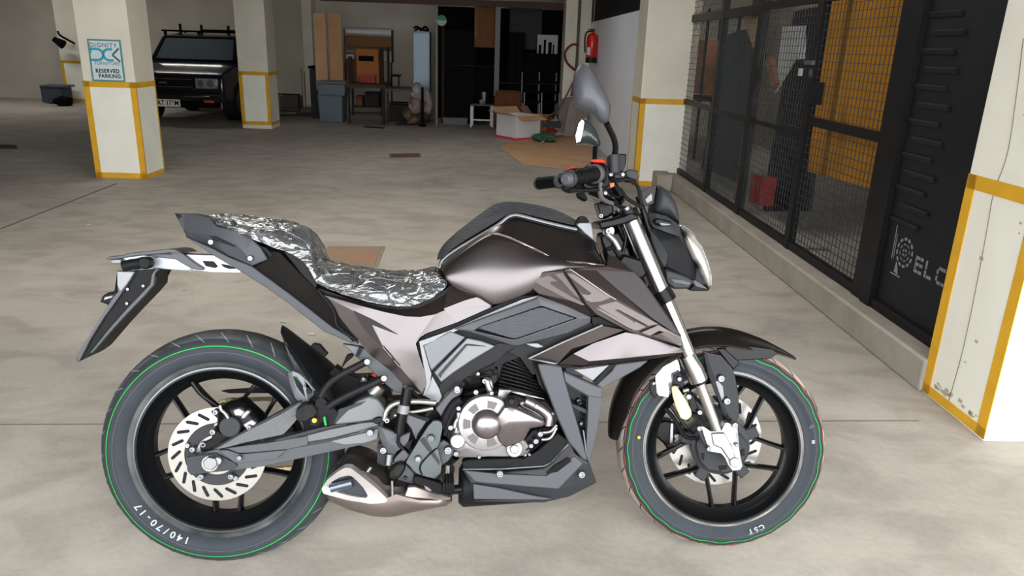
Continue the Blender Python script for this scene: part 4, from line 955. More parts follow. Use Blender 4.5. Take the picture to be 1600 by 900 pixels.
# ------------------------------------------------------------------ wheels
M_GROOVE = mat('tread_groove', srgb(30, 32, 34), .8); M_GROOVEL = mat('tread_groove_light', srgb(120, 122, 122), .8)
M_TRF = mat('dusty_front_tread', srgb(178, 168, 156), .85, var=.2, vscale=10, dark=srgb(96, 92, 88)); M_TRR = mat('dusty_rear_tread', srgb(86, 88, 88), .8, var=.3, vscale=8, dark=srgb(34, 38, 39))
def lathe_y(name, prof, m, parent, cx=0.0, cz=0.0, seg=72, ang=35, M=None, closed=False):
    """prof: (radius, lateral distance towards the camera) turned about the wheel's axle"""
    V = []; Fc = []; n = len(prof)
    for r, l in prof: V += [(cx+r*math.cos(2*math.pi*i/seg), -l, cz+r*math.sin(2*math.pi*i/seg)) for i in range(seg)]
    for k in range(n if closed else n-1):
        q = (k+1) % n; Fc += [(k*seg+i, k*seg+(i+1) % seg, q*seg+(i+1) % seg, q*seg+i) for i in range(seg)]
    o = link(name, mesh_of(V, Fc, name, ang), m, parent)
    if M is not None: o.matrix_local = M
    return o
def wheel(name, c, M, R0, W, lip_l, lip_r, node0, kdisc, rub_label):
    """one wheel with tyre, spokes and hub; c is its centre in its own frame"""
    cx, cz = c; bw = lip_l
    # rim: barrel, wells and both flanges
    rim = lathe_y(name, [(lip_r, bw), (lip_r+.002, bw-.006), (lip_r-.010, bw-.010), (lip_r-.018, bw-.022), (lip_r-.026, .010), (lip_r-.026, -.010), (lip_r-.018, -bw+.022), (lip_r-.010, -bw+.010), (lip_r+.002, -bw+.006), (lip_r, -bw), (lip_r-.006, -bw), (lip_r-.015, -bw+.018), (lip_r-.036, -.014), (lip_r-.036, .014), (lip_r-.015, bw-.018), (lip_r-.006, bw)], M_RIM, bike, cx, cz, 80, 35, M, True)
    lathe_y('rim_lip', [(lip_r+.0025, bw+.0015), (lip_r-.0015, bw+.002), (lip_r-.002, bw-.002), (lip_r+.0025, bw-.003)], M_LIP, rim, cx, cz, 80, 30, None, True)
    # tyre: sidewall profile and crowned tread
    side = []
    H0 = R0-lip_r
    prof = [(lip_r+.001, bw-.004), (lip_r+.006, bw+.004), (lip_r+.012, bw+.006), (lip_r+.016, bw+.0045), (lip_r+.026, W*.93), (lip_r+H0*.40, W*.98), (lip_r+H0*.50, W)]
    sh = prof+[(r, -l) for r, l in reversed(prof)]
    crown = []
    for i in range(15):
        a = math.radians(90-180*i/14); crown.append((lip_r+H0*.50+H0*.50*math.cos(a)**.85 if abs(math.cos(a)) > 1e-6 else lip_r+H0*.50, W*math.sin(a)))
    ty = lathe_y('tyre', prof+crown[1:-1]+[(r, -l) for r, l in reversed(prof)], M_RUB, rim, cx, cz, 96, 50)
    ty.data.materials.append(M_TRF if name == 'front_wheel' else M_TRR)
    for p in ty.data.polygons:
        if abs(p.center.y) < W*.80: p.material_index = 1
    # tread grooves: long slanted sipes cut as thin dark ribbons lying in the crown, joined as one part
    def crown_pt(l, a, off=.0012):
        s = max(-1, min(1, l/W)); ca = math.sqrt(max(0, 1-s*s)); r = lip_r+H0*.50+H0*.50*(ca**.85)+off; return Vector((cx+r*math.cos(a), -l, cz+r*math.sin(a)))
    ds = []
    for k in range(30):
        a0 = 2*math.pi*k/30
        for sgn in (1, -1):
            q = [crown_pt(sgn*W*s, a0+da+(.10 if sgn < 0 else 0)) for s, da in ((.90, 0), (.7, .055), (.42, .10), (.15, .19))]
            V = []; 
            for i, p in enumerate(q):
                w_ = .0035*(1-.25*i) if i else .001; tdir = Vector((-math.sin(a0), 0, math.cos(a0))); V += [p-tdir*w_, p+tdir*w_]
            ds.append((V, [(2*i, 2*i+1, 2*i+3, 2*i+2) for i in range(len(q)-1)]))
    V, Fc = join(ds); o = link('tread_grooves', mesh_of(V, Fc, 'tread_grooves', 0), M_GROOVE if name == 'front_wheel' else M_GROOVEL, rim); o['kind'] = 'stuff'
    # spokes: five forks leaving lugs on the hub
    for k in range(5):
        a = math.radians(node0+72*k)
        lug = []
        p = Vector((cx+.088*math.cos(a), 0, cz+.088*math.sin(a))); bm = bmesh.new(); box_into(bm, p, (.05, .036, .034), Matrix.Rotation(-a, 3, 'Y')); bevel(link('spoke_lug', finish(bm, 'spoke_lug'), M_SATIND, rim), .004)
        for s in (-1, 1):
            q = []
            for r, da in ((.085, 5), (.112, 15), (.15, 22.5), (lip_r-.028, 26.5)):
                b = a+s*math.radians(da); q.append(Vector((cx+r*math.cos(b), 0, cz+r*math.sin(b))))
            P_ = smooth_path(q, 5); V = []; 
            for i, p in enumerate(P_):
                d = (P_[min(i+1, len(P_)-1)]-P_[max(i-1, 0)]).normalized(); nn = Vector((-d.z, 0, d.x)); f = i/(len(P_)-1); hw = .0065-.0015*math.sin(f*math.pi); dl = .015-.003*f
                V += [p+nn*hw+Vector((0, -dl*.55, 0)), p+nn*hw*.45+Vector((0, -dl, 0)), p-nn*hw*.45+Vector((0, -dl, 0)), p-nn*hw+Vector((0, -dl*.55, 0)), p-nn*hw+Vector((0, dl, 0)), p+nn*hw+Vector((0, dl, 0))]
            N_ = len(P_); Fc = [(6*i+j, 6*i+(j+1) % 6, 6*i+6+(j+1) % 6, 6*i+6+j) for i in range(N_-1) for j in range(6)]+[tuple(range(5, -1, -1)), tuple(range(6*N_-6, 6*N_))]
            link('spoke', mesh_of(V, Fc, 'spoke', 35), M_RIM, rim)
    lathe_y('hub', [(.02, .045), (.045, .044), (.052, .03), (.066, .024), (.082, .02), (.084, 0), (.082, -.02), (.066, -.026), (.05, -.045), (.02, -.046)], M_SATIND if name == 'front_wheel' else M_ENG, rim, cx, cz, 40, 35, None, True)
    return rim

def arc_ring(name, parent, cx, cz, r0, r1, l0, l1, m, a0=0, a1=360, seg=96, zig=0.0, zn=40):
    """thin painted line on the tyre: between radii r0,l0 and r1,l1"""
    V = []; Fc = []; full = abs(a1-a0) >= 360
    for i in range(seg+(0 if full else 1)):
        a = math.radians(a0+(a1-a0)*i/seg); z = zig*(1 if (i % 4) < 2 else -1)
        V += [(cx+(r0+z)*math.cos(a), -l0, cz+(r0+z)*math.sin(a)), (cx+(r1+z)*math.cos(a), -l1, cz+(r1+z)*math.sin(a))]
    n = seg if full else seg
    k = len(V)//2
    for i in range(n): j = (i+1) % k; Fc.append((2*i, 2*i+1, 2*j+1, 2*j))
    return link(name, mesh_of(V, Fc, name, 0), m, parent)
RW_R, RW_W, RW_LL, RW_LR = .314, .072, .052, .2205
rw = wheel('rear_wheel', (0, .307), IDM, RW_R, RW_W, RW_LL, RW_LR, 18, 0, '')
FW_R, FW_W, FW_LL, FW_LR = .293, .055, .044, .2175
fw = wheel('front_wheel', (0, 0), MFL, FW_R, FW_W, FW_LL, FW_LR, 25, 0, '')
def crown_rl(R0, W, lr, s, off=.0016):
    H0 = R0-lr; ca = math.sqrt(1-s*s); return lr+H0*.50+H0*.50*(ca**.85)+off*ca, W*s+off*s
for rim_, R0, W, lr, cz_, sg_ in ((rw, RW_R, RW_W, RW_LR, .307, 0), (fw, FW_R, FW_W, FW_LR, 0, 1)):
    a, b = crown_rl(R0, W, lr, .975), crown_rl(R0, W, lr, .963); arc_ring('green_line', rim_, 0, cz_, a[0], b[0], a[1], b[1], M_GREEN, zig=.0012 if sg_ else 0)
    if sg_: a, b = crown_rl(R0, W, lr, .86), crown_rl(R0, W, lr, .84); arc_ring('red_line', rim_, 0, cz_, a[0], b[0], a[1], b[1], M_REDL, zig=.0014)
    # moulded ridge on the shoulder
    H0 = R0-lr; arc_ring('sidewall_ridge', rim_, 0, cz_, lr+H0*.50, lr+H0*.475, W+.0012, W+.0012, mat('ridge_%d' % sg_, sb(84, 90, 96), .4))
def tyre_text(s, parent, cz, r, l, a_mid, size, m, name='sidewall_lettering', dr=0.0):
    """raised letters round the sidewall, tops pointing outwards"""
    step = size*.74/r; a = math.radians(a_mid)+step*(len(s)-1)/2; V = []; Fc = []; bm = bmesh.new()
    for ch in s:
        if ch != ' ':
            me = text_mesh(ch, size, 'ch', .0006, .0006)
            up = Vector((math.cos(a), 0, math.sin(a))); right = Vector((math.sin(a), 0, -math.cos(a)))
            Mx = xyz(right, up, (r*math.cos(a), -l, cz+r*math.sin(a))); me.transform(Mx); bm.from_mesh(me); bpy.data.meshes.remove(me)
        a -= step
    me = bpy.data.meshes.new(name); bm.to_mesh(me); bm.free(); return link(name, me, m, parent)
def side_l(R0, W, lr, f): return W*(.985 if f > .45 else .95)
tyre_text('140/70-17', rw, .307, .249, RW_W*.985+.001, 232, .026, M_WHT)
tyre_text('CST', fw, 0, .247, FW_W*.985+.001, 295, .022, M_WHT)
tyre_text('M', fw, 0, .247, FW_W*.985+.001, 8, .012, M_WHT, 'sidewall_mark'); tyre_text('6', fw, 0, .250, FW_W*.985+.001, 18, .022, mat('faint_mark', sb(96, 102, 108), .6), 'sidewall_mark')
o = sdisc('yellow_dot', 'f142,447', FW_W+.0012, .0045, .002, mat('yellow_dot', sb(226, 190, 80), .6), fw, True, 12, 0)

# ---- brake discs
def brake_disc(name, parent, cx, cz, l, r1, r0, nslot, m, th=.004, a_off=0):
    lathe = lathe_y(name, [(r0, l), (r1, l), (r1, l-th), (r0, l-th)], m, parent, cx, cz, 80, 25, None, True)
    return lathe
def slots(parent_, cx, cz, l, r1, r0, n, m, a_off=0):
    for k in range(n):
        a = 2*math.pi*k/n+a_off; rm = (r0+r1)/2; p = Vector((cx+rm*math.cos(a), -l-.0006, cz+rm*math.sin(a)))
        d = Vector((math.cos(a+.75), 0, math.sin(a+.75))); nn = Vector((-d.z, 0, d.x)); V = []
        ln, wd = (r1-r0)*.30, .0042
        for s, c0 in ((1, 0), (-1, math.pi)):
            for i in range(5):
                t = -math.pi/2+math.pi*i/4+c0; V.append(p+d*(s*ln+wd*math.cos(t))+nn*(wd*math.sin(t)))
        n_ = len(V); V2 = V+[v+Vector((0, .0003, 0)) for v in V]
        yield mesh_of(V2, [tuple(range(n_)), tuple(range(2*n_-1, n_-1, -1))], 'disc_slot', 0)
def add_slots(par, *a, **k):
    for me in slots(par, *a, **k): link('disc_slot', me, None, par)
M_SLOT = mat('slot_shadow', sb(40, 40, 42), .7)
RDX, RDZ = 0.0, .307
ca_ = Vector((RDX, 0, RDZ))
brk = brake_disc('brake_disc', bike, RDX, RDZ, .083, .124, .083, 20, M_STEEL)
for me in slots(brk, RDX, RDZ, .083, .124, .083, 20, M_SLOT): link('disc_slot', me, M_SLOT, brk)
lathe_y('disc_carrier', [(.03, .080), (.062, .080), (.085, .081), (.085, .076), (.03, .076)], M_SATIND, brk, RDX, RDZ, 48, 30, None, True)
for k in range(5):
    a = 2*math.pi*k/5+.3; p = Vector((RDX+.078*math.cos(a), -.082, RDZ+.078*math.sin(a))); v, f = cyl_mesh(p, p+Vector((0, -.006, 0)), .008, .006, 12); link('carrier_bolt', mesh_of(v, f, 'carrier_bolt'), M_BOLT, brk)
lathe_y('sensor_ring', [(.040, .088), (.052, .088), (.052, .084), (.040, .084)], M_STEEL, brk, RDX, RDZ, 48, 30, None, True)
fbrk = brake_disc('brake_disc', bike, 0, 0, -.055, .138, .095, 20, M_STEEL); fbrk.matrix_local = MFL
for me in slots(fbrk, 0, 0, -.055, .138, .095, 20, M_SLOT): link('disc_slot', me, M_SLOT, fbrk)
lathe_y('disc_carrier', [(.04, -.055), (.07, -.056), (.097, -.057), (.097, -.060), (.04, -.060)], M_STEEL, fbrk, 0, 0, 48, 30, None, True)
# far-side sprocket and chain
sp = []
for i in range(46*2):
    a = math.pi*i/46; r = .105 if i % 2 else .098; sp.append((r*math.cos(a), r*math.sin(a)))
n = len(sp); V = [(x, .078, .307+z) for x, z in sp]+[(x, .084, .307+z) for x, z in sp]+[(.06*math.cos(math.pi*i/46), .078, .307+.06*math.sin(math.pi*i/46)) for i in range(n)]+[(.06*math.cos(math.pi*i/46), .084, .307+.06*math.sin(math.pi*i/46)) for i in range(n)]
Fc = []
for i in range(n): j = (i+1) % n; Fc += [(i, j, n+j, n+i), (i, j, 2*n+j, 2*n+i), (n+i, n+j, 3*n+j, 3*n+i)]
spr = link('sprocket', mesh_of(V, Fc, 'sprocket', 30), M_STEEL, bike)
lk = []
loop = [Vector((.104*math.cos(a), .081, .307+.104*math.sin(a))) for a in [math.radians(d) for d in range(84, 278, 6)]]+[Vector((x, .081, .307-.104+.030*(x/.5))) for x in np.linspace(.03, .5, 34)]+[Vector((x, .081, .307+.104+.005*(x/.5))) for x in np.linspace(.5, .03, 34)]
for i, p in enumerate(loop):
    q_ = loop[(i+1) % len(loop)]; d = (q_-p)
    if d.length < 1e-4 or d.length > .03: continue
    bm = bmesh.new(); a = math.atan2(d.z, d.x); box_into(bm, (p+q_)/2, (.0155, .016 if i % 2 else .010, .009), Matrix.Rotation(-a, 3, 'Y')); me = finish(bm, 'chain_link', 0); o = link('chain_link', me, M_GOLD, spr)

# ------------------------------------------------------------------ swingarm and rear axle group
sw = plate('swingarm', 'N380,735 420,700 470,650 520,610 600,550 660,530 720,545 770,600 780,650 770,700 740,770 735,850 640,872 400,925 M500,625 280,652 g365,558 352,540 353,497 M160,508 420,470 810,400', .125, .055, M_SATIN, bev=.004)
plate('axle_plate', 'g348,495 M0,552 160,530 300,600 320,628 280,650 g365,560 352,545', .132, .02, mat('axle_plate_grey', sb(70, 74, 80), .4, .3), sw)
plate('ribbed_cover', 'M160,505 380,380 600,270 760,180 800,190 N190,592 170,620 M740,290 690,350 640,400 380,455 240,492', .135, .02, M_RIBS, sw, .003)
plate('cover_edge', 'M760,180 M600,270 M380,380 M160,505 150,495 380,365 600,250 770,160', .136, .024, M_SATIND, sw)
plate('cover_plate', 'M240,497 560,455 810,412 815,475 680,505 400,530 330,532', .137, .012, M_SATIN, sw)
plate('cover_plate', 'M185,512 300,600 330,605 600,570 665,510 340,540 250,510', .139, .012, M_SATIN, sw)
plate('cover_plate', 'N0,870 380,770 600,725 700,715 740,740 560,790 400,830 0,895', .133, .014, mat('swing_light', sb(120, 122, 124), .38, .3), sw)
plate('cover_plate', 'N380,855 620,795 730,760 720,840 640,865 480,880', .131, .012, mat('swing_light2', sb(134, 137, 138), .36, .35), sw)
plate('dark_channel', 'N0,840 300,760 430,735 600,715 700,715 600,722 380,765 0,868', .134, .01, M_SATIND, sw)
plate('dark_channel', 'N0,897 400,832 590,790 560,795 400,855 0,925', .130, .01, M_SATIND, sw)
plate('pivot_cover', 'N415,738 480,640 580,570 660,540 720,560 765,610 772,660 760,690 600,718', .140, .022, mat('swing_cover', sb(128, 131, 134), .4, .25), sw, .006)
plate('dark_channel', 'N445,628 560,590 640,568 600,600 500,640 450,700 430,720 380,730', .142, .01, M_SATIND, sw)
mirrored(sw)
sdisc('axle_nut', 'M125,606', .152, .018, .022, M_BOLT, sw, seg=6); sdisc('axle_washer', 'M125,606', .140, .022, .006, M_STEEL, sw); sdisc('adjuster', 'M175,590', .145, .011, .012, M_STEEL, sw)
for tk, r in (('M335,562', .009), ('N668,790', .013)): bolt(tk, .146, r, sw)
for tk in ('M70,690', 'M278,690', 'M10,500', 'M85,466', 'M155,374'): bolt(tk, .09, .011, brk, h=.01)
plate('caliper_carrier', 'M50,470 135,430 160,340 230,390 330,400 250,440 160,500 60,520', .10, .016, M_ENG, bike, .003)
cal = pillow('rear_caliper', 'M180,230 250,180 350,160 420,220 500,300 440,370 350,400 240,410 180,380', .10, .118, M_ENG, t=.045)
sdisc('piston_cap', 'M262,350', .134, .0265, .03, M_SATIND, cal, bev=.003)
plate('caliper_bridge', 'M280,230 330,210 370,240 350,280 300,275', .126, .02, M_ALU, cal, .004); plate('caliper_bridge', 'M350,250 390,225 410,245 375,290 340,300', .124, .02, M_ALU, cal, .004)
plate('caliper_bridge', 'M350,330 420,290 462,325 430,350 370,360', .126, .02, M_ALU, cal, .004); bolt('M175,235', .12, .010, cal, h=.014); bolt('M155,374', .118, .011, cal, h=.014); bolt('M405,345', .126, .009, cal, h=.01)
rtube('bleed_pipe', 'M255,285 232,250 205,225 195,195', .0045, M_STEEL, .13, cal)
plate('chain_guard', 'M200,95 240,88 590,62 620,110 260,112', -.085, .012, M_BLKP, bike); 
rtube('torque_rod', 'M0,30 60,110 150,180 215,230', .007, M_RIM, .03, rw)

# ------------------------------------------------------------------ hugger over the rear tyre, inner fender
def two_rows(name, near, far, ln, lf, m, parent=bike, mid=.012, front=False, sub=2, th=.004):
    """curved sheet between a near edge and a far edge"""
    fr = FF if front else RB; A_, B_ = pts(near, ln, fr), pts(far, lf, fr); C_ = []
    for a, b in zip(A_, B_): c = (a+b)/2; C_.append(c)
    V = []; 
    for a, c, b in zip(A_, C_, B_):
        up = Vector((0, 0, 1)); V += [a, a.lerp(c, .5)+up*mid*.8, c+up*mid, c.lerp(b, .5)+up*mid*.8, b]
    Fc = [(5*k+i, 5*k+i+1, 5*k+6+i, 5*k+5+i) for k in range(len(A_)-1) for i in range(4)]
    o = fr_obj(name, mesh_of(V, Fc, name, 50), m, parent, front); md = o.modifiers.new('s', 'SOLIDIFY'); md.thickness = th
    if sub: subsurf(o, sub)
    return o
hug = two_rows('hugger', 'N38,85 75,150 130,235 200,330 270,430 320,490 370,520', 'N62,55 130,88 250,180 330,235 420,310 470,370 520,430', .078, -.078, M_BLKP, mid=.015)
plate('hugger_skirt', 'N33,80 45,100 100,225 170,330 250,450 310,520 330,560 260,560 200,440 140,350 90,250', .083, .006, M_SATIND, hug, .002)
plate('mounting_lug', 'N245,185 265,165 310,172 370,240 350,262', -.02, .02, M_BLKP, hug)
hb = facets('hugger_bracket', 'a:N88,372,.12 b:120,358,.13 c:165,375,.13 d:205,415,.13 e:270,492,.13 f:272,530,.12 g:205,592,.12 h:180,590,.12 i:135,545,.12 j:100,440,.12 k:122,398,.13 l:150,400,.13 m:200,475,.13 n:218,540,.13 o:205,540,.13 p:150,470,.13', 'abka bclk cdml demn efgn gho ghin' if False else 'abk bclk cdml demn efgn ghon hipo ijkp jak', .012, mat('bracket_grey', sb(132, 136, 140), .4, .3), bev=.002)
bolt('N240,503', .134, .009, hb, m=M_ENG, h=.003)
plate('inner_fender', 'N300,440 420,330 470,370 560,400 690,395 760,420 720,540 600,560 470,620 380,660 330,600', .0, .05, M_BLKP)
plate('inner_fender_fold', 'N470,320 500,250 560,240 545,262 500,300 465,345', -.03, .03, M_BLKP)
plate('wiring_connector', 'N585,405 640,395 655,435 600,445', .05, .03, M_GLOSS); bolt('N622,412', .055, .007)
shock = rtube('shock_reservoir', 'N685,520 735,460', .020, M_STEEL, .09, seg=20, smooth=False)
plate('red_tag', 'N672,380 710,375 712,402 688,398', .07, .006, M_REDO, bev=.001); plate('red_tag', 'N735,432 768,425 765,452 745,450', .08, .006, M_REDO, bev=.001)

# ------------------------------------------------------------------ passenger footrest carrier
ph = rtube('footrest_stay', 'N645,290 560,335 480,375 410,420 360,470 318,540', .0095, M_FRAME, .145)
rtube('footrest_stay', 'N765,408 680,450 560,505 480,545 410,585 372,612', .0095, M_FRAME, .155)
for tk, l in (('N648,292', .155), ('N766,408', .165)): bolt(tk, l, .012, ph, h=.006)
plate('passenger_peg', 'N150,620 205,590 260,592 300,640 275,690 240,700 215,720 160,720 140,680', .16, .04, mat('peg_black', sb(44, 44, 44), .5, var=.4, vscale=40), ph, .004)
plate('peg_bracket', 'N290,560 330,540 440,650 400,745 340,700 300,740 240,745 260,690', .15, .02, M_BLKP, ph, .003)
sdisc('peg_spring_end', 'N274,708', .168, .0075, .01, mat('brass', sb(214, 168, 70), .3, .8), ph, seg=14)
rtube('peg_strap', 'N345,680 355,740', .003, M_GREEN, .165, ph)
sf = facets('subframe_plate', 'a:N470,168,.10 b:590,185,.10 c:622,200,.11 d:690,245,.12 e:790,330,.12 f:900,440,.12 g:905,520,.115 h:845,510,.11 i:760,440,.11 j:640,320,.11 k:570,262,.10 l:500,195,.10', 'abkl bcdk dejk efij fghi', .02, mat('subframe_grey', sb(112, 116, 120), .4, .3), bev=.003, mir=True)
plate('subframe_joint', 'N590,185 612,198 582,260 562,255', .112, .006, M_BLKP, sf, 0)

# ------------------------------------------------------------------ number plate hanger
M_SILVB = mat('bracket_silver', sb(196, 200, 204), .3, .6)
ph2 = plate('tail_bracket', 'J365,150 480,135 700,112 790,124 1000,133 I420,345 525,475 330,472 180,458 J845,240 700,228 600,222 450,250 360,225', .035, .07, M_SILVB, bev=.003)
plate('bracket_slot', 'I252,395 330,398 362,435 340,446 275,432', .038, .004, M_BLKP, ph2, .001); plate('bracket_slot', 'I380,415 440,425 490,450 440,452 400,438', .038, .004, M_BLKP, ph2, .001)
plate('bracket_face', 'J480,175 560,150 720,130 760,165 860,225 830,240 700,232 600,222 540,215', .045, .008, mat('bracket_face', sb(168, 174, 182), .35, .4), ph2, .002)
plate('top_trim', 'J245,155 272,138 365,130 400,115 560,98 690,84 740,90 790,116 700,112 480,134 420,140 360,152 270,160', .06, .12, M_SATIN, ph2, .002)
plate('top_trim', 'J480,128 740,160 790,190 870,232 925,238 935,222 870,180 790,118 740,92 700,100 735,135 620,128', .048, .012, M_SATIN, ph2, .002)
plate('end_cap', 'J270,160 358,156 358,192 290,190', .05, .06, M_SILV, ph2, .003)
sig = rtube('indicator_mount', 'J372,208 430,195 470,190 520,178', .014, M_BLKP, .07, ph2, seg=14); sdisc('rubber_grommet', 'J515,185', .085, .016, .03, M_BLKP, ph2, seg=20, bev=.004)
rf = plate('number_plate_hanger', 'J330,238 450,238 625,222 592,262 582,340 520,412 400,535 290,655 150,818 90,862 55,880 42,868 58,812 150,670 240,525 300,440 335,380 330,330', .055, .11, M_BLKP, bev=.003, back=.96)
plate('hanger_rim', 'J330,238 452,245 405,330 335,430 240,560 140,720 60,876 44,868 58,812 150,670 240,525 325,400 332,350', .064, .016, M_SATIN, rf, .003)
plate('hanger_rim', 'J600,228 622,222 592,262 582,340 520,412 400,535 290,655 150,818 140,815 280,640 395,510 505,395 562,335 575,262', .064, .014, M_SATIN, rf, .002)
plate('hanger_cheek', 'J330,240 450,246 400,330 350,390 330,350', .068, .012, M_SILV, rf, .002)
plate('number_plate_lamp', 'J205,460 225,415 262,392 322,388 330,405 305,440 272,486 240,470', .03, .06, M_BLKP, rf, .004); plate('lamp_lens', 'J240,425 300,412 292,428 236,445', .034, .004, mat('small_lens', sb(200, 206, 206), .15), rf, .001)
for tk in ('J405,368', 'J515,345', 'J400,468'): bolt(tk, .057, .006, rf, h=.004)

# ------------------------------------------------------------------ tail cowl
M_TAIL = mat('tail_grey_plastic', sb(84, 87, 92), .38, metal=.15)
tc_ = facets('tail_panel', 'a:I52,57,.045 b:135,60,.05 c:305,97,.085 d:332,130,.095 e:355,152,.1 f:490,182,.115 g:600,240,.12 h:660,300,.12 i:712,385,.115 j:600,430,.118 k:560,360,.125 l:500,280,.12 m:300,210,.10 n:130,190,.06 o:120,180,.055 p:440,360,.11 q:320,300,.09 r:135,225,.05', 'abnoa abcmn cdem efklm' if False else 'abno bcmn cdem eflm fgkl ghik ijk mlkjp mpqn nqr', .02, M_TAIL, mir=True, bev=.003)
plate('cowl_recess', 'I300,215 330,222 520,302 640,360 600,350 500,305 330,245', .118, .006, M_BLKP, tc_, .001)
plate('cowl_upper_face', 'I180,110 240,120 490,190 520,282 300,205', .098, .004, M_SATIN, tc_, .001) if False else None
for tk in ('I316,262', 'I592,376'): bolt(tk, .124, .010, tc_, h=.006)
plate('tail_core', 'I60,62 300,100 500,180 640,300 720,400 620,440 440,365 135,215', .05, .10, M_BLKP, bev=.004)
plate('tail_lower_strip', 'I130,222 320,305 440,368 600,432 720,520 860,622 1000,730 1170,862 R372,440 385,462 340,455 I1110,893 980,790 850,688 700,582 530,474 330,358', .112, .02, M_TAIL, mir=True)
td = facets('tail_inner_panel', 'a:I640,290,.10 b:720,320,.105 c:800,335,.11 d:950,495,.115 e:1060,600,.118 f:1170,745,.12 g:R385,438,.12 h:340,450,.11 i:I1000,728,.10 j:860,620,.10 k:610,436,.10 l:712,385,.108', 'ablk bcdl' if False else 'abl bcdl lkjd dji die eihf fhg', .018, mat('tail_black_panel', sb(34, 31, 31), .6, spec=.04), mir=True, bev=.002)
plate('panel_fold', 'I640,285 700,300 745,350 735,372 700,330', .112, .006, M_BLKP, td, .001)
plate('panel_fold', 'I820,330 860,320 960,380 990,430 1060,560 1050,590 950,490 880,400', .118, .008, M_BLKP, td, .002)
rtube('panel_edge', 'I1065,600 1170,735 R240,330 300,385 370,440', .0035, M_BLKP, .123, td)
# ------------------------------------------------------------------ tank, seat and side panels
def S(sil, low, crown=.012, bulge=.012, mids=((.33, .75), (.7, 1.0)), a=.06):
    """half section: low edge, flank, shoulder, middle line. sil is the far shoulder as seen against the floor"""
    f = pt(sil, 0); n = pt(low, 0); sh = Vector((f.x, -abs(f.y), f.z))
    out = [n]
    for k, q in mids:
        p = n.lerp(sh, k); p.y = n.y+(sh.y-n.y)*k*k-bulge*q; out.append(p)
    out += [sh, Vector((f.x, 0, f.z+crown))]
    return out
# rider seat and pillion seat
seat = loft('seat', [S('b140,318,-.06', 'b100,425,.11', .004), S('b205,332,-.07', 'b190,468,.118', .0), S('b300,352,-.08', 'b330,508,.125', .0), S('b400,368,-.08', 'b440,535,.13', .0), S('b500,373,-.075', 'b530,538,.13', .0), S('b580,372,-.065', 'b610,515,.125', .002), S('b640,362,-.055', 'b680,472,.12', .002), S('b672,364,-.04', 'b722,432,.11', .002), S('b690,385,-.02', 'b715,410,.07', .002)], M_LEATH, sub=2)
pil = loft('pillion_seat', [S('I360,82,-.03', 'I330,105,.05', .004), S('I420,84,-.045', 'I365,155,.09', .004), S('I520,90,-.055', 'I490,182,.105', .006), S('I680,105,-.06', 'I610,235,.115', .006), S('I860,130,-.065', 'I760,300,.12', .006), S('I980,160,-.065', 'I900,345,.12', .004), S('I1050,195,-.062', 'I985,410,.118', .0), S('I1095,270,-.058', 'I1030,500,.115', .0), S('I1118,370,-.05', 'I1060,560,.11', .0)], M_LEATH, sub=2)
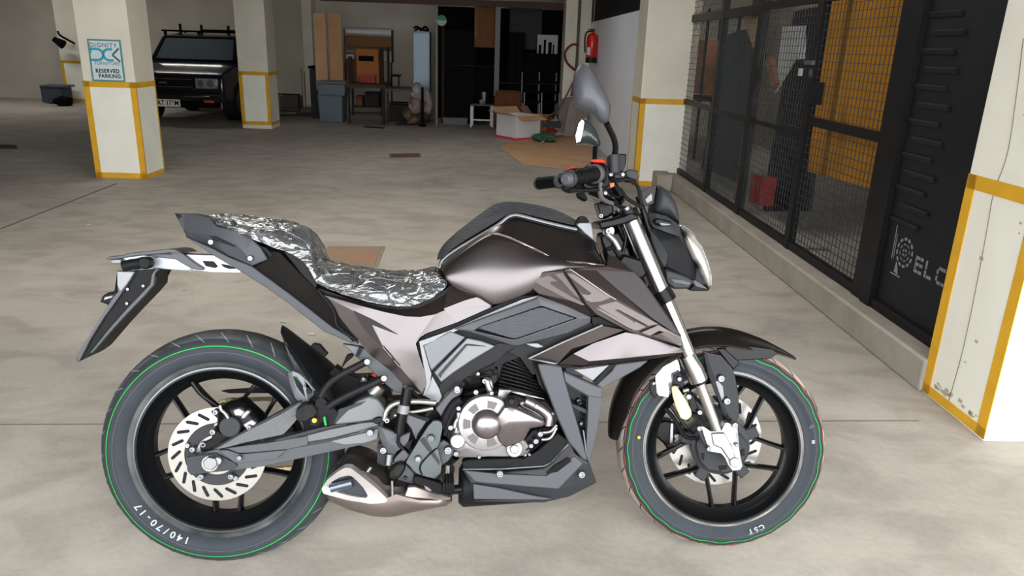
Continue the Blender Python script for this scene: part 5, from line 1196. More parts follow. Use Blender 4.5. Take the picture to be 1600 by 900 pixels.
# crinkled clear plastic still wrapped round both seats
def wrap_mat():
    m = bpy.data.materials.new('clear_wrap'); m.use_nodes = True; nt = m.node_tree; N = nt.nodes; Lk = nt.links
    out = N['Material Output']; N.remove(N['Principled BSDF'])
    tr = N.new('ShaderNodeBsdfTransparent'); tr.inputs['Color'].default_value = (.93, .94, .95, 1)
    gl = N.new('ShaderNodeBsdfGlossy'); gl.inputs['Roughness'].default_value = .2; gl.inputs['Color'].default_value = (1, 1, 1, 1)
    df = N.new('ShaderNodeBsdfDiffuse'); df.inputs['Color'].default_value = (.36, .385, .41, 1)
    tc = N.new('ShaderNodeTexCoord')
    mp = N.new('ShaderNodeMapping'); mp.inputs['Scale'].default_value = (7, 12, 17); mp.inputs['Rotation'].default_value = (0, .5, 0); Lk.new(tc.outputs['Object'], mp.inputs['Vector'])
    n1 = N.new('ShaderNodeTexNoise'); n1.inputs['Scale'].default_value = 1.0; n1.inputs['Detail'].default_value = 3; n1.inputs['Distortion'].default_value = 1.6; Lk.new(mp.outputs['Vector'], n1.inputs['Vector'])
    v1 = N.new('ShaderNodeTexVoronoi'); v1.feature = 'DISTANCE_TO_EDGE'; v1.inputs['Scale'].default_value = 2.3
    mx = N.new('ShaderNodeMix'); mx.data_type = 'VECTOR'; mx.inputs['Factor'].default_value = .35
    Lk.new(mp.outputs['Vector'], mx.inputs['A']); Lk.new(n1.outputs['Color'], mx.inputs['B']); Lk.new(mx.outputs['Result'], v1.inputs['Vector'])
    r1 = N.new('ShaderNodeMapRange'); r1.inputs['From Max'].default_value = .05; r1.inputs['To Min'].default_value = 1; r1.inputs['To Max'].default_value = 0; Lk.new(v1.outputs['Distance'], r1.inputs['Value'])
    ad = N.new('ShaderNodeMath'); ad.operation = 'MULTIPLY_ADD'; ad.inputs[1].default_value = .25; Lk.new(r1.outputs['Result'], ad.inputs[0]); Lk.new(n1.outputs['Fac'], ad.inputs[2])
    bp = N.new('ShaderNodeBump'); bp.inputs['Strength'].default_value = .8; bp.inputs['Distance'].default_value = .022; Lk.new(ad.outputs[0], bp.inputs['Height'])
    for s in (gl, df): Lk.new(bp.outputs['Normal'], s.inputs['Normal'])
    fr = N.new('ShaderNodeFresnel'); fr.inputs['IOR'].default_value = 1.55; Lk.new(bp.outputs['Normal'], fr.inputs['Normal'])
    cl = N.new('ShaderNodeMath'); cl.operation = 'MULTIPLY_ADD'; cl.inputs[1].default_value = 1.0; cl.inputs[2].default_value = .05; cl.use_clamp = True; Lk.new(fr.outputs[0], cl.inputs[0])
    s1 = N.new('ShaderNodeMixShader'); mm = N.new('ShaderNodeMath'); mm.operation = 'MULTIPLY'; Lk.new(r1.outputs['Result'], mm.inputs[0]); Lk.new(n1.outputs['Fac'], mm.inputs[1]); ma = N.new('ShaderNodeMath'); ma.operation = 'MULTIPLY_ADD'; ma.inputs[1].default_value = .65; ma.inputs[2].default_value = .13; ma.use_clamp = True; Lk.new(mm.outputs[0], ma.inputs[0]); Lk.new(ma.outputs[0], s1.inputs[0]); Lk.new(tr.outputs[0], s1.inputs[1]); Lk.new(df.outputs[0], s1.inputs[2])
    s2 = N.new('ShaderNodeMixShader'); Lk.new(cl.outputs[0], s2.inputs[0]); Lk.new(s1.outputs[0], s2.inputs[1]); Lk.new(gl.outputs[0], s2.inputs[2])
    Lk.new(s2.outputs[0], out.inputs['Surface']); return m
M_WRAP = wrap_mat()
for s_ in (seat, pil):
    me = s_.data.copy(); me.materials.clear(); w = link('plastic_wrap', me, M_WRAP, s_)
    subsurf(w, 3); tx = bpy.data.textures.new('crinkle', 'CLOUDS'); tx.noise_scale = .035; tx.noise_depth = 2
    md = w.modifiers.new('crinkle', 'DISPLACE'); md.texture = tx; md.strength = .014; md.mid_level = .15
# black strip standing in for the dark gap under the seat
plate('seat_gap_strip', 'R100,100 250,155 420,205 600,240 720,240 860,205 986,120 B190,680 185,640 R986,80 880,150 760,200 640,215 500,195 300,150 120,85', .112, .02, M_BLKP, mir=True)

def T(st):
    P = [pt(s, 0) for s in st]; P[-1] = Vector((P[-1].x, 0, P[-1].z+.006)); return P
tank = loft('fuel_tank', [
    T(('B205,668,.125', 'B150,600,.13', 'B132,545,.11', 'B128,515,.07', 'B95,515,-.03')),
    T(('B280,722,.132', 'B250,590,.142', 'B215,480,.115', 'B205,440,.06', 'B150,385,-.035')),
    T(('B385,765,.138', 'B370,580,.152', 'B345,375,.115', 'B335,345,.05', 'B300,242,-.035')),
    T(('B490,822,.14', 'B500,600,.158', 'B475,295,.112', 'B468,262,.045', 'B430,143,-.032')),
    T(('B620,772,.142', 'B630,600,.160', 'B600,325,.115', 'B600,168,.045', 'B520,90,-.03')),
    T(('B760,722,.142', 'B745,560,.158', 'B725,370,.12', 'B700,174,.045', 'B660,90,-.03')),
    T(('B850,640,.14', 'B850,520,.15', 'B840,428,.125', 'B850,212,.045', 'B830,116,-.03')),
    T(('B980,600,.13', 'B980,520,.142', 'B960,478,.128', 'B980,242,.045', 'B960,156,-.03')),
    T(('B1130,590,.12', 'B1130,530,.13', 'B1120,496,.12', 'B1095,265,.045', 'B1085,235,-.03')),
    T(('B1290,545,.10', 'B1290,530,.105', 'B1285,512,.10', 'B1215,345,.04', 'B1200,330,-.02'))], M_BRONZE, sub=2, crease=(2, 3))
plate('tank_backing', 'B230,560 430,400 640,360 900,420 1180,420 1250,520 1150,600 900,700 770,740 490,840 400,800 250,700', .085, .17, M_BLKP, bev=0)  # black backing added to close see-through holes under the tank
plate('engine_backing', 'H-40,40 150,110 190,330 225,450 262,580 150,560 60,420 20,250', .06, .12, M_ENG, bev=0)
plate('engine_backing', 'E430,640 700,480 900,480 1100,330 1100,600 900,640 500,760', .05, .10, M_ENG, bev=0)
# ribbed pad on top of the tank, edged by a grey moulding
def TC(a, b, c): P = [pt(a, 0), pt(b, 0), pt(c, 0)]; P[-1] = Vector((P[-1].x, 0, P[-1].z+.004)); [setattr(p, 'z', p.z+.011) for p in P]; return P
pad = loft('tank_pad', [TC('B130,520,.06', 'B118,490,.03', 'B90,530,-.02'), TC('B150,470,.066', 'B130,440,.035', 'B110,430,-.03'), TC('B250,395,.062', 'B215,370,.03', 'B190,340,-.035'), TC('B400,305,.052', 'B355,275,.02', 'B310,235,-.035'), TC('B530,228,.048', 'B480,190,.015', 'B430,140,-.032'), TC('B620,165,.046', 'B580,135,.01', 'B510,88,-.03'), TC('B700,172,.046', 'B680,130,.01', 'B650,88,-.03'), TC('B850,210,.046', 'B840,165,.01', 'B820,112,-.03'), TC('B980,240,.044', 'B975,205,.01', 'B960,152,-.03'), TC('B1085,262,.04', 'B1085,250,.01', 'B1075,226,-.03')], M_RIBT, sub=2)
rtube('pad_edge', 'B125,535 148,475 250,400 400,311 530,236 600,182 640,166 690,170 850,212 980,243 1085,266', .0055, M_SILV, .052, pad, seg=8, flat=1)
rtube('pad_edge', 'B128,545 158,482 256,408 405,320 535,246 605,192 642,178 690,182 850,224 980,255 1085,277', .0035, M_BLKP, .055, pad, seg=8)
rtube('pad_seam', 'B700,112 820,135 930,180 1080,250', .002, M_SILV, .0, pad, seg=6)
rtube('tank_crease_highlight', 'B470,291 520,295 600,318 700,360 830,420 930,474 985,486 1150,500 1285,516', .0028, mat('crease_highlight', sb(176, 164, 158), .25, .8), .124, tank, seg=6)  # bright line paints the highlight along the tank crease
plate('ignition_cover', 'B1085,235 1100,215 1190,215 1195,330 1210,345 1140,290', .03, .07, M_SILV, bev=.004)
sdisc('tank_cap', 'B1130,205', .015, .014, .03, M_BLKP, seg=16); plate('tank_cap_lever', 'B1088,195 1170,195 1172,214 1090,212', .03, .05, M_BLKP)
plate('tank_front_edge', 'B1215,345 1245,372 1300,510 1295,530 1278,505 1240,400', .105, .012, M_BRONZED, bev=.002)

sidep = facets('side_panel', 'a:R105,95,.105 b:140,130,.118 c:330,150,.108 d:400,205,.128 e:520,212,.112 f:560,247,.132 g:660,228,.112 h:700,276,.136 i:790,218,.112 j:800,280,.137 k:860,185,.112 l:900,262,.138 m:986,120,.112 n:986,226,.140 o:B190,660,.118 p:150,820,.142 q:205,645,.125 r:300,762,.143 s:390,737,.140 t:490,797,.142 u:250,905,.145',
    'abcd' if False else 'acdb cefd eghf gijh iklj kmnl moqs' if False else 'acdb cefd eghf gijh iklj kmnl moprn' if False else 'acdb cefd eghf gijh iklj kmnl', .012, M_BRONZED, mir=True, bev=.0)  # upper band of the same bronze, darkened for its reflection
facets('side_panel_front', 'm:R986,120,.112 n:986,226,.140 o:B188,655,.116 p:150,820,.142 q:300,762,.143 r:390,737,.140 s:490,797,.142 t:270,893,.145', 'monm' if False else 'mopn oqp orq', .012, M_BRONZED, mir=True, bev=0)
facets('side_panel_lower', 'a:R140,130,.118 b:400,205,.128 c:560,247,.132 d:700,276,.136 e:800,280,.137 f:900,262,.138 g:986,226,.140 h:B150,820,.142 i:300,762,.143 j:390,737,.140 k:490,797,.142 l:270,893,.147 m:E640,98,.147 n:370,218,.147 o:130,305,.146 p:55,352,.145 q:48,385,.145 r:75,480,.142 s:118,600,.139 t:130,690,.137 u:100,775,.134 v:R820,800,.132 w:690,735,.126 x:600,640,.124 y:460,530,.120 z:385,440,.118 A:R345,235,.131 B:660,610,.136 C:545,480,.134',
    'abAz aA' if False else 'zabA bcA cCA dCc' if False else 'abA aAz bcA AcC dCc dBC deB efqB fgnoq' if False else 'abA aAz bcA cCA cdC deC eqC efq fgq gpq gop gno gmn gmh hml hik kil' if False else 'abA aAz bcA cCA cdC deC eqC efq fpq fop fgo gno ghn hmn hml hlk hki ijk qrC rBC rsB stB tuB uvB vwB wxB xyB yzB zAB ACB', .014, M_BRONZE, mir=True, bev=.0, ang=18)
plate('panel_notch', 'R350,238 480,300 652,400 560,365 470,330 545,480 470,410 410,340', .1395, .008, mat('notch_dark', sb(52, 46, 46), .4), bev=.0005)
rtube('panel_fold_line', 'R545,478 600,540 660,612', .0022, M_BRONZE, .141, seg=6)
rtube('panel_seam', 'B205,680 300,705 390,735 440,765 490,797', .0015, M_BLKP, .147, seg=5)

# ------------------------------------------------------------------ frame, knee and rib covers
plate('main_frame', 'E240,700 330,620 500,500 660,400 700,380 850,400 980,360 1100,300 A300,470 560,470 700,520 480,600 200,680 20,730 E930,515 860,490 760,442 700,505 620,550 520,600 440,650 340,720 270,790 225,860 215,800', .125, .03, M_FRAME, mir=True, bev=.004)
plate('frame_backing', 'E60,360 130,312 370,222 640,102 870,10 1020,5 1100,35 A480,440 300,470 E860,490 340,700 240,800 215,860 105,790 135,690 118,600 75,470', .120, .02, M_BLKP, mir=True)
kc = plate('knee_cover_rim', 'E75,368 300,288 640,140 880,40 1010,8 1015,25 890,62 640,160 330,300 105,398 150,560 170,620 160,700 120,790 105,790 135,690 118,600', .136, .014, M_SILV, mir=True, bev=.002)
facets('knee_cover_rear', 'a:E105,400,.134 b:318,288,.140 c:435,335,.140 d:300,470,.134 e:172,598,.130 f:150,560,.130', 'abcd adef' if False else 'abcd adef', .014, mat('knee_grey', sb(134, 138, 143), .36, .3), mir=True, bev=.003)
facets('knee_cover_front', 'a:E190,612,.132 b:450,342,.142 c:560,365,.142 d:668,405,.140 e:640,425,.140 f:480,520,.136 g:340,615,.134 h:245,690,.130 i:222,650,.131', 'abcfgi' if False else 'abci cdef cfgi gha' if False else 'abci cdef cfgi igh', .016, M_SILV, mir=True, bev=.003)
plate('knee_inset', 'E222,632 440,388 500,392 600,408 480,404 450,400 250,630 245,655', .1445, .006, M_SATIND, mir=True, bev=.001)
plate('knee_tongue', 'E178,640 205,690 232,740 252,800 222,858 180,830 118,792 150,740 165,690', .131, .014, M_SILV, mir=True, bev=.004)
rib = facets('rib_cover', 'a:E345,272,.142 b:560,190,.150 c:1000,28,.152 d:A90,275,.152 e:300,350,.150 f:468,430,.146 g:462,470,.138 h:300,545,.140 i:E850,402,.142 j:795,398,.142 k:600,335,.144 l:E450,290,.144 m:E560,250,.156 n:E1020,92,.160 o:A130,355,.160 p:370,438,.154 q:E835,352,.154 r:790,352,.154 s:500,285,.150',
    'abml' if False else 'absl' if False else 'abms bcnm cdon deop' if False else 'abms bcnm cdon defp dpo fghp' if False else 'abms bcnm cdon dep epo efp fgp ghqp hiq ijrq jkrs' if False else 'abms bcnm cdon deo epo efp fgp ghp hqp hiq ijrq jkr krs kls las', .014, M_SATIN, mir=True, bev=.003)
plate('ribbed_insert', 'E530,262 E1020,100 A130,362 350,438 E832,345 795,342', .158, .006, M_RIBK, rib, .002)
plate('rib_gill', 'E905,385 1000,380 1050,410 1000,420 940,405', .150, .01, M_SILV, mir=True)

# ------------------------------------------------------------------ tank shroud (radiator wing)
sh = facets('tank_shroud', 'a:A20,165,.142 b:130,110,.146 c:285,100,.150 d:325,90,.153 e:580,72,.14 f:585,0,.12 g:640,8,.115 h:780,120,.125 i:830,170,.13 j:940,320,.138 k:1100,556,.146 l:1112,640,.152 m:950,482,.160 n:660,310,.162 o:730,532,.168 p:500,412,.170 q:428,340,.166 r:480,432,.152 s:95,268,.145 t:45,225,.143',
    'abcq' if False else 'abst' if False else 'abt bst bcs csr' if False else 'abt bcst' if False else 'abt bct ctr tsr' if False else 'abt bct cqs cst qrs qpr cdq dnq npq nop nmo mlo mkl dem den' if False else 'abt bct cst cqs qrs qpr cdn cnq npq nop nmo mlo mkl deh dhn hin ijn jmn jkm efgh', .012, M_BRONZED, mir=True, bev=.002)
plate('shroud_upper_face', 'A500,100 620,103 770,112 800,135 860,230 950,350 1092,550 1070,555 900,440 760,330 620,210', .1625, .003, mat('shroud_grey', sb(98, 94, 96), .34, .5), sh, .001) if False else None
def decal(name, s, l=.170, m=None, parent=sh): return plate(name, s, l, .0015, m or M_DECAL, parent, 0)
def decal_on(name, s, corners, m):
    """thin film on the plane through three shroud corners"""
    P3 = [pt(c, 0) for c in corners]; nn = (P3[1]-P3[0]).cross(P3[2]-P3[0]).normalized()
    if nn.y > 0: nn = -nn
    out = []; key = None
    for tk in s.split():
        if tk[0].isalpha(): key = tk[0]; tk = tk[1:]
        k = K[key]; x, y = [float(v) for v in tk.split(',')[:2]]; d = ray(k[0]+x/k[2], k[1]+y/k[2])
        o, t, n_, u = RB; c0 = Vector(((CAM-o) @ t, -((CAM-o) @ n_), (CAM-o) @ u)); dl = Vector((d @ t, -(d @ n_), d @ u))
        kk = (P3[0]+nn*.0022-c0).dot(nn)/dl.dot(nn); out.append(c0+dl*kk)
    n = len(out); V = out+[p-nn*.0012 for p in out]
    bm = bmesh.new(); vs = [bm.verts.new(v) for v in V]
    for f in [tuple(range(n)), tuple(range(2*n-1, n-1, -1))]+[(i, (i+1) % n, n+(i+1) % n, n+i) for i in range(n)]: bm.faces.new([vs[i] for i in f])
    return link(name, finish(bm, name, 0), m, sh)
PL1 = ('A285,100,.150', 'A660,310,.162', 'A500,412,.170'); PLr = ('A45,225,.143', 'A285,100,.150', 'A428,340,.166')
for s in ('A300,120 345,112 400,150 560,245 618,292 560,310 500,322 455,320 430,300 392,250 420,272 470,272 440,245 330,150',
          'A512,352 640,318 700,345 930,480 880,490 760,420 650,372 632,380 700,430 770,465 735,480 590,395 520,360'):
    pass
LET = M_DECAL
decal_on('letter', 'A296,122 318,148 400,212 468,262 452,275 405,268 372,235 432,312 470,325 540,318 612,290 560,255 345,128', PL1, LET)
decal_on('letter', 'A512,350 640,316 700,345 930,478 866,492 850,480 640,372 632,382 760,462 738,480 700,478 560,390 500,365 492,380 560,430 700,500 790,528 850,498 840,500 760,480 780,465 ' if False else 'A515,352 642,318 935,478 872,492 655,375 632,380 775,468 735,482 540,372', PL1, LET)
decal_on('letter', 'A498,368 720,500 770,522 800,522 852,498 780,462 762,470 738,482 530,372', PL1, LET)
decal_on('letter', 'A820,538 942,486 1098,572 1108,630 1090,630 905,560 990,538 945,525 880,560', PL1, M_DECALD if False else LET)
decal_on('letter', 'A905,562 990,532 1060,560 1100,580 1108,632 1060,618', PL1, M_DECALD)
decal_on('letter', 'A55,168 175,135 300,215 420,315 405,340 300,290 175,190 190,182 235,190 290,225 225,180 180,180 165,195 300,270 345,290 300,295 110,200' if False else 'A50,168 170,138 230,178 178,182 180,198 330,288 430,345 400,345 290,300 110,205', PLr, M_DECALD)
decal_on('letter', 'A210,128 270,118 340,225 420,320 350,275 250,165', PLr, M_DECALD)
decal_on('grey_flash', 'A505,104 770,116 830,180 1085,552 1040,532 900,440 640,225', ('A325,90,.153', 'A830,170,.13', 'A660,310,.162'), mat('flash_grey', sb(104, 101, 104), .34, .5))
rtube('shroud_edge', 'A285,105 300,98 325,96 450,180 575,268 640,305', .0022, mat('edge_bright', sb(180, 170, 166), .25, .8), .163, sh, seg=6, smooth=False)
rtube('shroud_crevice', 'A278,112 345,212 428,343 492,415', .0032, M_BLKP, .169, sh, seg=6, smooth=False)
lw = facets('shroud_lower_wing', 'a:A335,688,.146 b:480,612,.147 c:715,532,.150 d:800,545,.153 e:1122,655,.154 f:1118,680,.157 g:700,722,.161 h:450,745,.157', 'abh bch cgh cdg degf' if False else 'abh bch cgh cdg deg efg', .012, M_BRONZE, mir=True, bev=.002)
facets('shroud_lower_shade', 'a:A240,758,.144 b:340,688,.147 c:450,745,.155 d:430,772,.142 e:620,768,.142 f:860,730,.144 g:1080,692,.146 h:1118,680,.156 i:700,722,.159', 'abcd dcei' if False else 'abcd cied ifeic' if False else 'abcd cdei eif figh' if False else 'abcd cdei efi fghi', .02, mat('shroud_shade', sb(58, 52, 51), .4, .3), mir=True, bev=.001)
facets('shroud_fin', 'a:A20,722,.138 b:260,610,.146 c:545,486,.150 d:712,520,.150 e:480,612,.150 f:330,655,.147 g:232,762,.140 h:100,742,.138', 'abgh' if False else 'abh bfgh' if False else 'abh bhg bfg bef bce cde', .014, M_BRONZED, mir=True, bev=.002)
rtube('fin_edge', 'A225,757 120,738 25,722 260,610 545,486', .0026, M_SILV, .152, seg=6, smooth=False)
plate('wing_backing', 'A60,700 300,590 700,500 1000,600 1000,680 700,740 430,780 230,790', .115, .02, M_BLKP, bev=0)
plate('pivot_backing', 'F150,170 560,150 600,260 600,600 420,620 300,600 240,560 130,470', .10, .08, M_ENG, bev=0)  # dark backing added behind the swingarm pivot and heel guard
plate('gap_filler', 'A470,430 520,425 730,532 640,505 545,484 480,500', .135, .02, M_BLKP, bev=.001)

# ------------------------------------------------------------------ radiator guard legs and winglets
M_GUARD = mat('guard_grey', sb(92, 94, 99), .4, .2)
plate('guard_leg', 'H0,100 60,100 128,112 150,190 190,330 225,450 262,580 272,628 240,612 165,520 110,400 60,270 20,170', .150, .03, M_GUARD, mir=True, bev=.004)
plate('guard_rear_leg', 'H275,275 345,285 342,330 325,440 300,555 276,628 262,590 268,480 276,350', .145, .03, M_GUARD, mir=True, bev=.004)
plate('guard_cross', 'H140,140 165,150 300,210 350,225 350,288 275,278 190,230 150,200', .147, .03, M_SATIN, mir=True, bev=.004)
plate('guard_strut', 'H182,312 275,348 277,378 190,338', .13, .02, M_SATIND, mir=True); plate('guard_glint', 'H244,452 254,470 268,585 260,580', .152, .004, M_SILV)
plate('winglet', 'H195,130 250,125 390,105 300,192', .158, .015, M_SILV, mir=True, bev=.002)
plate('winglet', 'H425,102 560,85 600,82 555,120 420,195 345,232 320,215 400,140', .156, .02, M_SATIN, mir=True, bev=.003)
plate('winglet_gap', 'H390,103 425,100 330,210 300,200', .153, .015, M_BLKP)
plate('radiator', 'H150,190 275,280 275,480 262,580 225,450', .09, .18, M_ENG, bev=.002)
for i in range(9):
    z = i/8; plate('radiator_fin', 'H%d,%d %d,%d %d,%d %d,%d' % (165+6*i, 205+32*i, 272, 282+22*i, 272, 286+22*i, 166+6*i, 210+32*i), .093, .004, M_SATIND, bev=0)
bolt('H222,300', .10, .009); bolt('H228,310', .11, .008, m=M_ENG); bolt('H235,420', .1, .007)

# ------------------------------------------------------------------ engine
M_FIN = mat('cylinder_fin_black', sb(40, 40, 42), .3, .4)
eng = plate('engine', 'G90,470 130,380 200,310 330,290 480,230 700,290 880,320 960,400 980,500 900,600 780,700 700,770 330,778 130,770 90,700 60,600', .13, .26, M_ENG, bev=.01)
plate('cylinder_block', 'E690,500 760,450 830,450 1080,800 G900,330 640,260 500,230 460,180', .07, .14, M_ENG, eng, .004)
for i in range(10):
    f = i/9.0; xl, yl = 770-75*f, 455+245*f; xr, yr = 865+215*f, 512+290*f
    plate('cooling_fin', 'E%.0f,%.0f %.0f,%.0f %.0f,%.0f %.0f,%.0f %.0f,%.0f' % (xl, yl, (xl+xr)/2, (yl+yr)/2-6, xr, yr, (xl+xr)/2-3, (yl+yr)/2+5, xl-2, yl+10), .105, .20, M_FIN, eng, .001)
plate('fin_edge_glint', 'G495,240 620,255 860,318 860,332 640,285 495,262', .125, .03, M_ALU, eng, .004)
case = facets('crankcase_cover', 'a:G150,470,.150 b:178,420,.150 c:215,560,.156 d:150,560,.152 e:125,600,.150 f:128,760,.146 g:175,775,.146 h:330,778,.150 i:430,770,.152 j:560,772,.150 k:640,768,.150 l:720,762,.146 m:745,700,.148 n:700,640,.156 o:240,700,.158', 'abcd' if False else 'abc acd cdeo defo fgho hijo jklmn jno' if False else 'abc acd cdo deo efo fgo gho hio ijo jno jkn klmn cno', .03, M_ALU, eng, bev=.004, mir=False)
M_EDGE = M_ALU
cc = pt('G400,510', .168)
clutch = lathe_y('clutch_cover', [(.0731, .145), (.0731, .160), (.070, .166), (.045, .170), (.038, .170)], M_ALU, eng, cc.x, cc.z, 56, 30, None)
lathe_y('clutch_dome', [(.050, .160), (.0385, .166), (.0375, .178), (.034, .187), (.025, .194), (.012, .198), (.0005, .199)], M_ALUG, eng, cc.x, cc.z, 48, 60)
lathe_y('clutch_floor', [(.064, .155), (.03, .155)], M_ALUG, eng, cc.x, cc.z, 48, 30)
for a in (75, 130, 180, 228, 285):
    ar = math.radians(a); p = Vector((cc.x+.052*math.cos(ar), -.171, cc.z+.052*math.sin(ar))); bm = bmesh.new(); 
    V = []
    for r in (.041, .060):
        for da in (-13, -6, 0, 6, 13): b_ = math.radians(a+da); V.append((cc.x+r*math.cos(b_), -.1708, cc.z+r*math.sin(b_)))
    V2 = [(x, y+.0125, z) for x, y, z in V]
    me = mesh_of(V+V2, [(0, 1, 2, 3, 4, 9, 8, 7, 6, 5), (10, 11, 12, 13, 14, 19, 18, 17, 16, 15), (0, 5, 15, 10), (4, 9, 19, 14), (0, 4, 14, 10)], 'clutch_window', 0); link('clutch_window', me, mat('window_recess%d' % a, sb(112, 108, 110), .4, .7), eng)
facets('oil_pump_cover', 'a:G460,560,.176 b:478,450,.180 c:535,372,.184 d:590,365,.188 e:650,390,.188 f:760,440,.182 g:858,492,.172 h:852,535,.168 i:745,552,.176 j:700,640,.172 k:640,672,.168 l:545,702,.168 m:495,650,.172 n:600,500,.200 o:720,500,.190', 'abn bcn cdn den efon fgo gho hio ijno jkn kln lmn man', .03, M_ALUG, eng, bev=.006, sub=0, ang=40)
plate('cover_lug', 'G690,640 760,560 855,540 930,540 900,600 840,610 790,640 760,700 700,730', .150, .03, M_ENG, eng, .004)
sdisc('oil_filler_plug', 'G598,350', .188, .019, .03, M_BLKP, eng, seg=24, bev=.004); sdisc('oil_plug_grip', 'G598,340', .199, .010, .012, M_ENG, eng, seg=6)
sdisc('inspection_cap', 'G175,650', .168, .0195, .03, M_ALU, eng, bev=.003); sdisc('drain_boss', 'G620,712', .164, .022, .03, M_ALU, eng, bev=.003); sdisc('drain_plug', 'G620,712', .172, .0125, .012, M_STEEL, eng, seg=6, bev=.002)
for tk, r, l in (('G182,388', .009, .158), ('G120,538', .010, .158), ('G163,742', .010, .156), ('G343,768', .006, .156), ('G440,268', .008, .165), ('G820,588', .0105, .170), ('G786,645', .0105, .168), ('G748,680', .009, .165), ('G703,752', .005, .156), ('G735,748', .005, .156), ('G912,430', .006, .14), ('G790,372', .009, .15), ('G318,262', .010, .14), ('G172,245', .013, .15), ('G328,118', .006, .12), ('G458,120', .006, .11)): bolt(tk, l, r, eng)
rtube('water_pipe', 'G700,330 760,360 830,400 880,450 885,520', .014, M_ALUG, .14, eng, seg=14)
plate('casting_web', 'G640,335 720,325 780,385 860,420 870,500 760,440 660,385', .142, .02, M_ALUG, eng, .006)
plate('casting_web', 'G500,240 600,250 540,300 520,345 480,320', .140, .02, M_ALU, eng, .006)
rtube('cover_rib', 'G178,470 160,500 150,540', .006, M_ALU, .156, eng); rtube('cover_rib', 'G180,420 188,520 190,570', .006, M_ALU, .156, eng)
for k in range(2): rtube('brake_hose', 'G%d,%d %d,%d %d,%d' % (830, 580+55*k, 900, 570+50*k, 950, 520+20*k), .004, M_STEEL, .16, eng)
rtube('engine_hose', 'G60,540 90,440 150,350 200,320', .012, M_RUBBER, .15, eng); rtube('engine_hose', 'G75,600 95,520 130,440 165,380', .008, M_RUBBER, .155, eng)
# starter, throttle body, cables above the case
plate('starter_motor', 'G200,250 330,230 480,190 480,300 340,300 220,320', .10, .10, M_ENG, eng, .012)
plate('injector_body', 'E530,560 640,520 690,560 690,700 640,780 560,700', .09, .08, M_ENG, eng, .008)
rtube('injector_pipe', 'E575,660 620,680 630,720 640,770', .009, M_STEEL, .11, eng, seg=12); rtube('fuel_hose', 'E530,620 590,570 660,530', .004, M_RUBBER, .12, eng); rtube('fuel_hose', 'E450,650 560,640 690,620', .003, M_RUBBER, .12, eng)
rtube('clamp_lever', 'G400,170 415,220 435,268', .008, M_ALU, .13, eng); bolt('G385,175', .13, .010, eng); bolt('E535,618', .13, .007, eng)
# engine mounting arms of the frame
plate('engine_bracket', 'F510,210 600,110 640,70 700,70 690,110 640,150 600,220 570,300 560,240', .15, .02, M_SATIN, bev=.004); bolt('F660,72', .155, .011)
plate('engine_bracket', 'F540,440 570,420 620,450 640,500 600,560 545,600 550,500', .155, .02, M_SATIN, bev=.004); bolt('F600,482', .162, .015, h=.01)

# ------------------------------------------------------------------ belly pan and silencer chamber
p0 = pt('e530,700', .075); ch0 = p0
v, f = cyl_mesh(pt('e512,700', .075), pt('e900,690', .075), .058, .05, 36); o = link('silencer_chamber', mesh_of(v, f, 'silencer_chamber', 40), M_BLKP, bike); bevel(o, .010, 3)
v, f = cyl_mesh(pt('e504,700', .075), pt('e515,700', .075), .046, .052, 36); link('chamber_cap', mesh_of(v, f, 'chamber_cap', 40), M_RUBBER, o)
bp_ = facets('belly_pan', 'a:e520,620,.125 b:700,640,.140 c:930,618,.146 d:975,590,.146 e:1062,480,.135 f:1090,545,.150 g:1162,590,.145 h:1198,690,.120 i:1060,760,.120 j:930,790,.115 k:580,785,.125 l:560,690,.135 m:1000,722,.150 n:820,705,.152 o:1125,592,.150', 'abnl' if False else 'abl bnl bcn cmn cdfo com doc' if False else 'abl bnl bcn cmn com cdo dfo def fgo ogh ohm mhi mij nmj nlj ljk', .05, M_SATIND, mir=True, bev=.003)
plate('pan_light_panel', 'e530,628 700,645 945,655 975,635 1085,556 1128,592 1068,655 1005,720 830,706 585,682 560,650', .153, .006, M_SATIN, bp_, .002)
plate('pan_light_panel', 'e575,695 700,715 900,758 975,770 940,775 580,772', .149, .006, M_SATIN, bp_, .002)
plate('pan_slot', 'e945,645 985,605 1055,562 1072,580 1000,635', .156, .006, M_GLOSS, bp_, .001)
plate('pan_upper', 'e520,585 560,572 700,568 860,562 910,520 1000,440 1062,478 1058,500 970,590 930,608 720,622 525,625', .135, .03, M_BLKP, mir=True, bev=.004)
rtube('pan_upper_edge', 'e525,622 720,620 930,606 970,588 1055,495', .0018, M_SILV, .137, bp_, seg=5, smooth=False)
bolt('e710,642', .158, .014, bp_, h=.008); bolt('e1120,645', .150, .014, bp_, h=.008); 

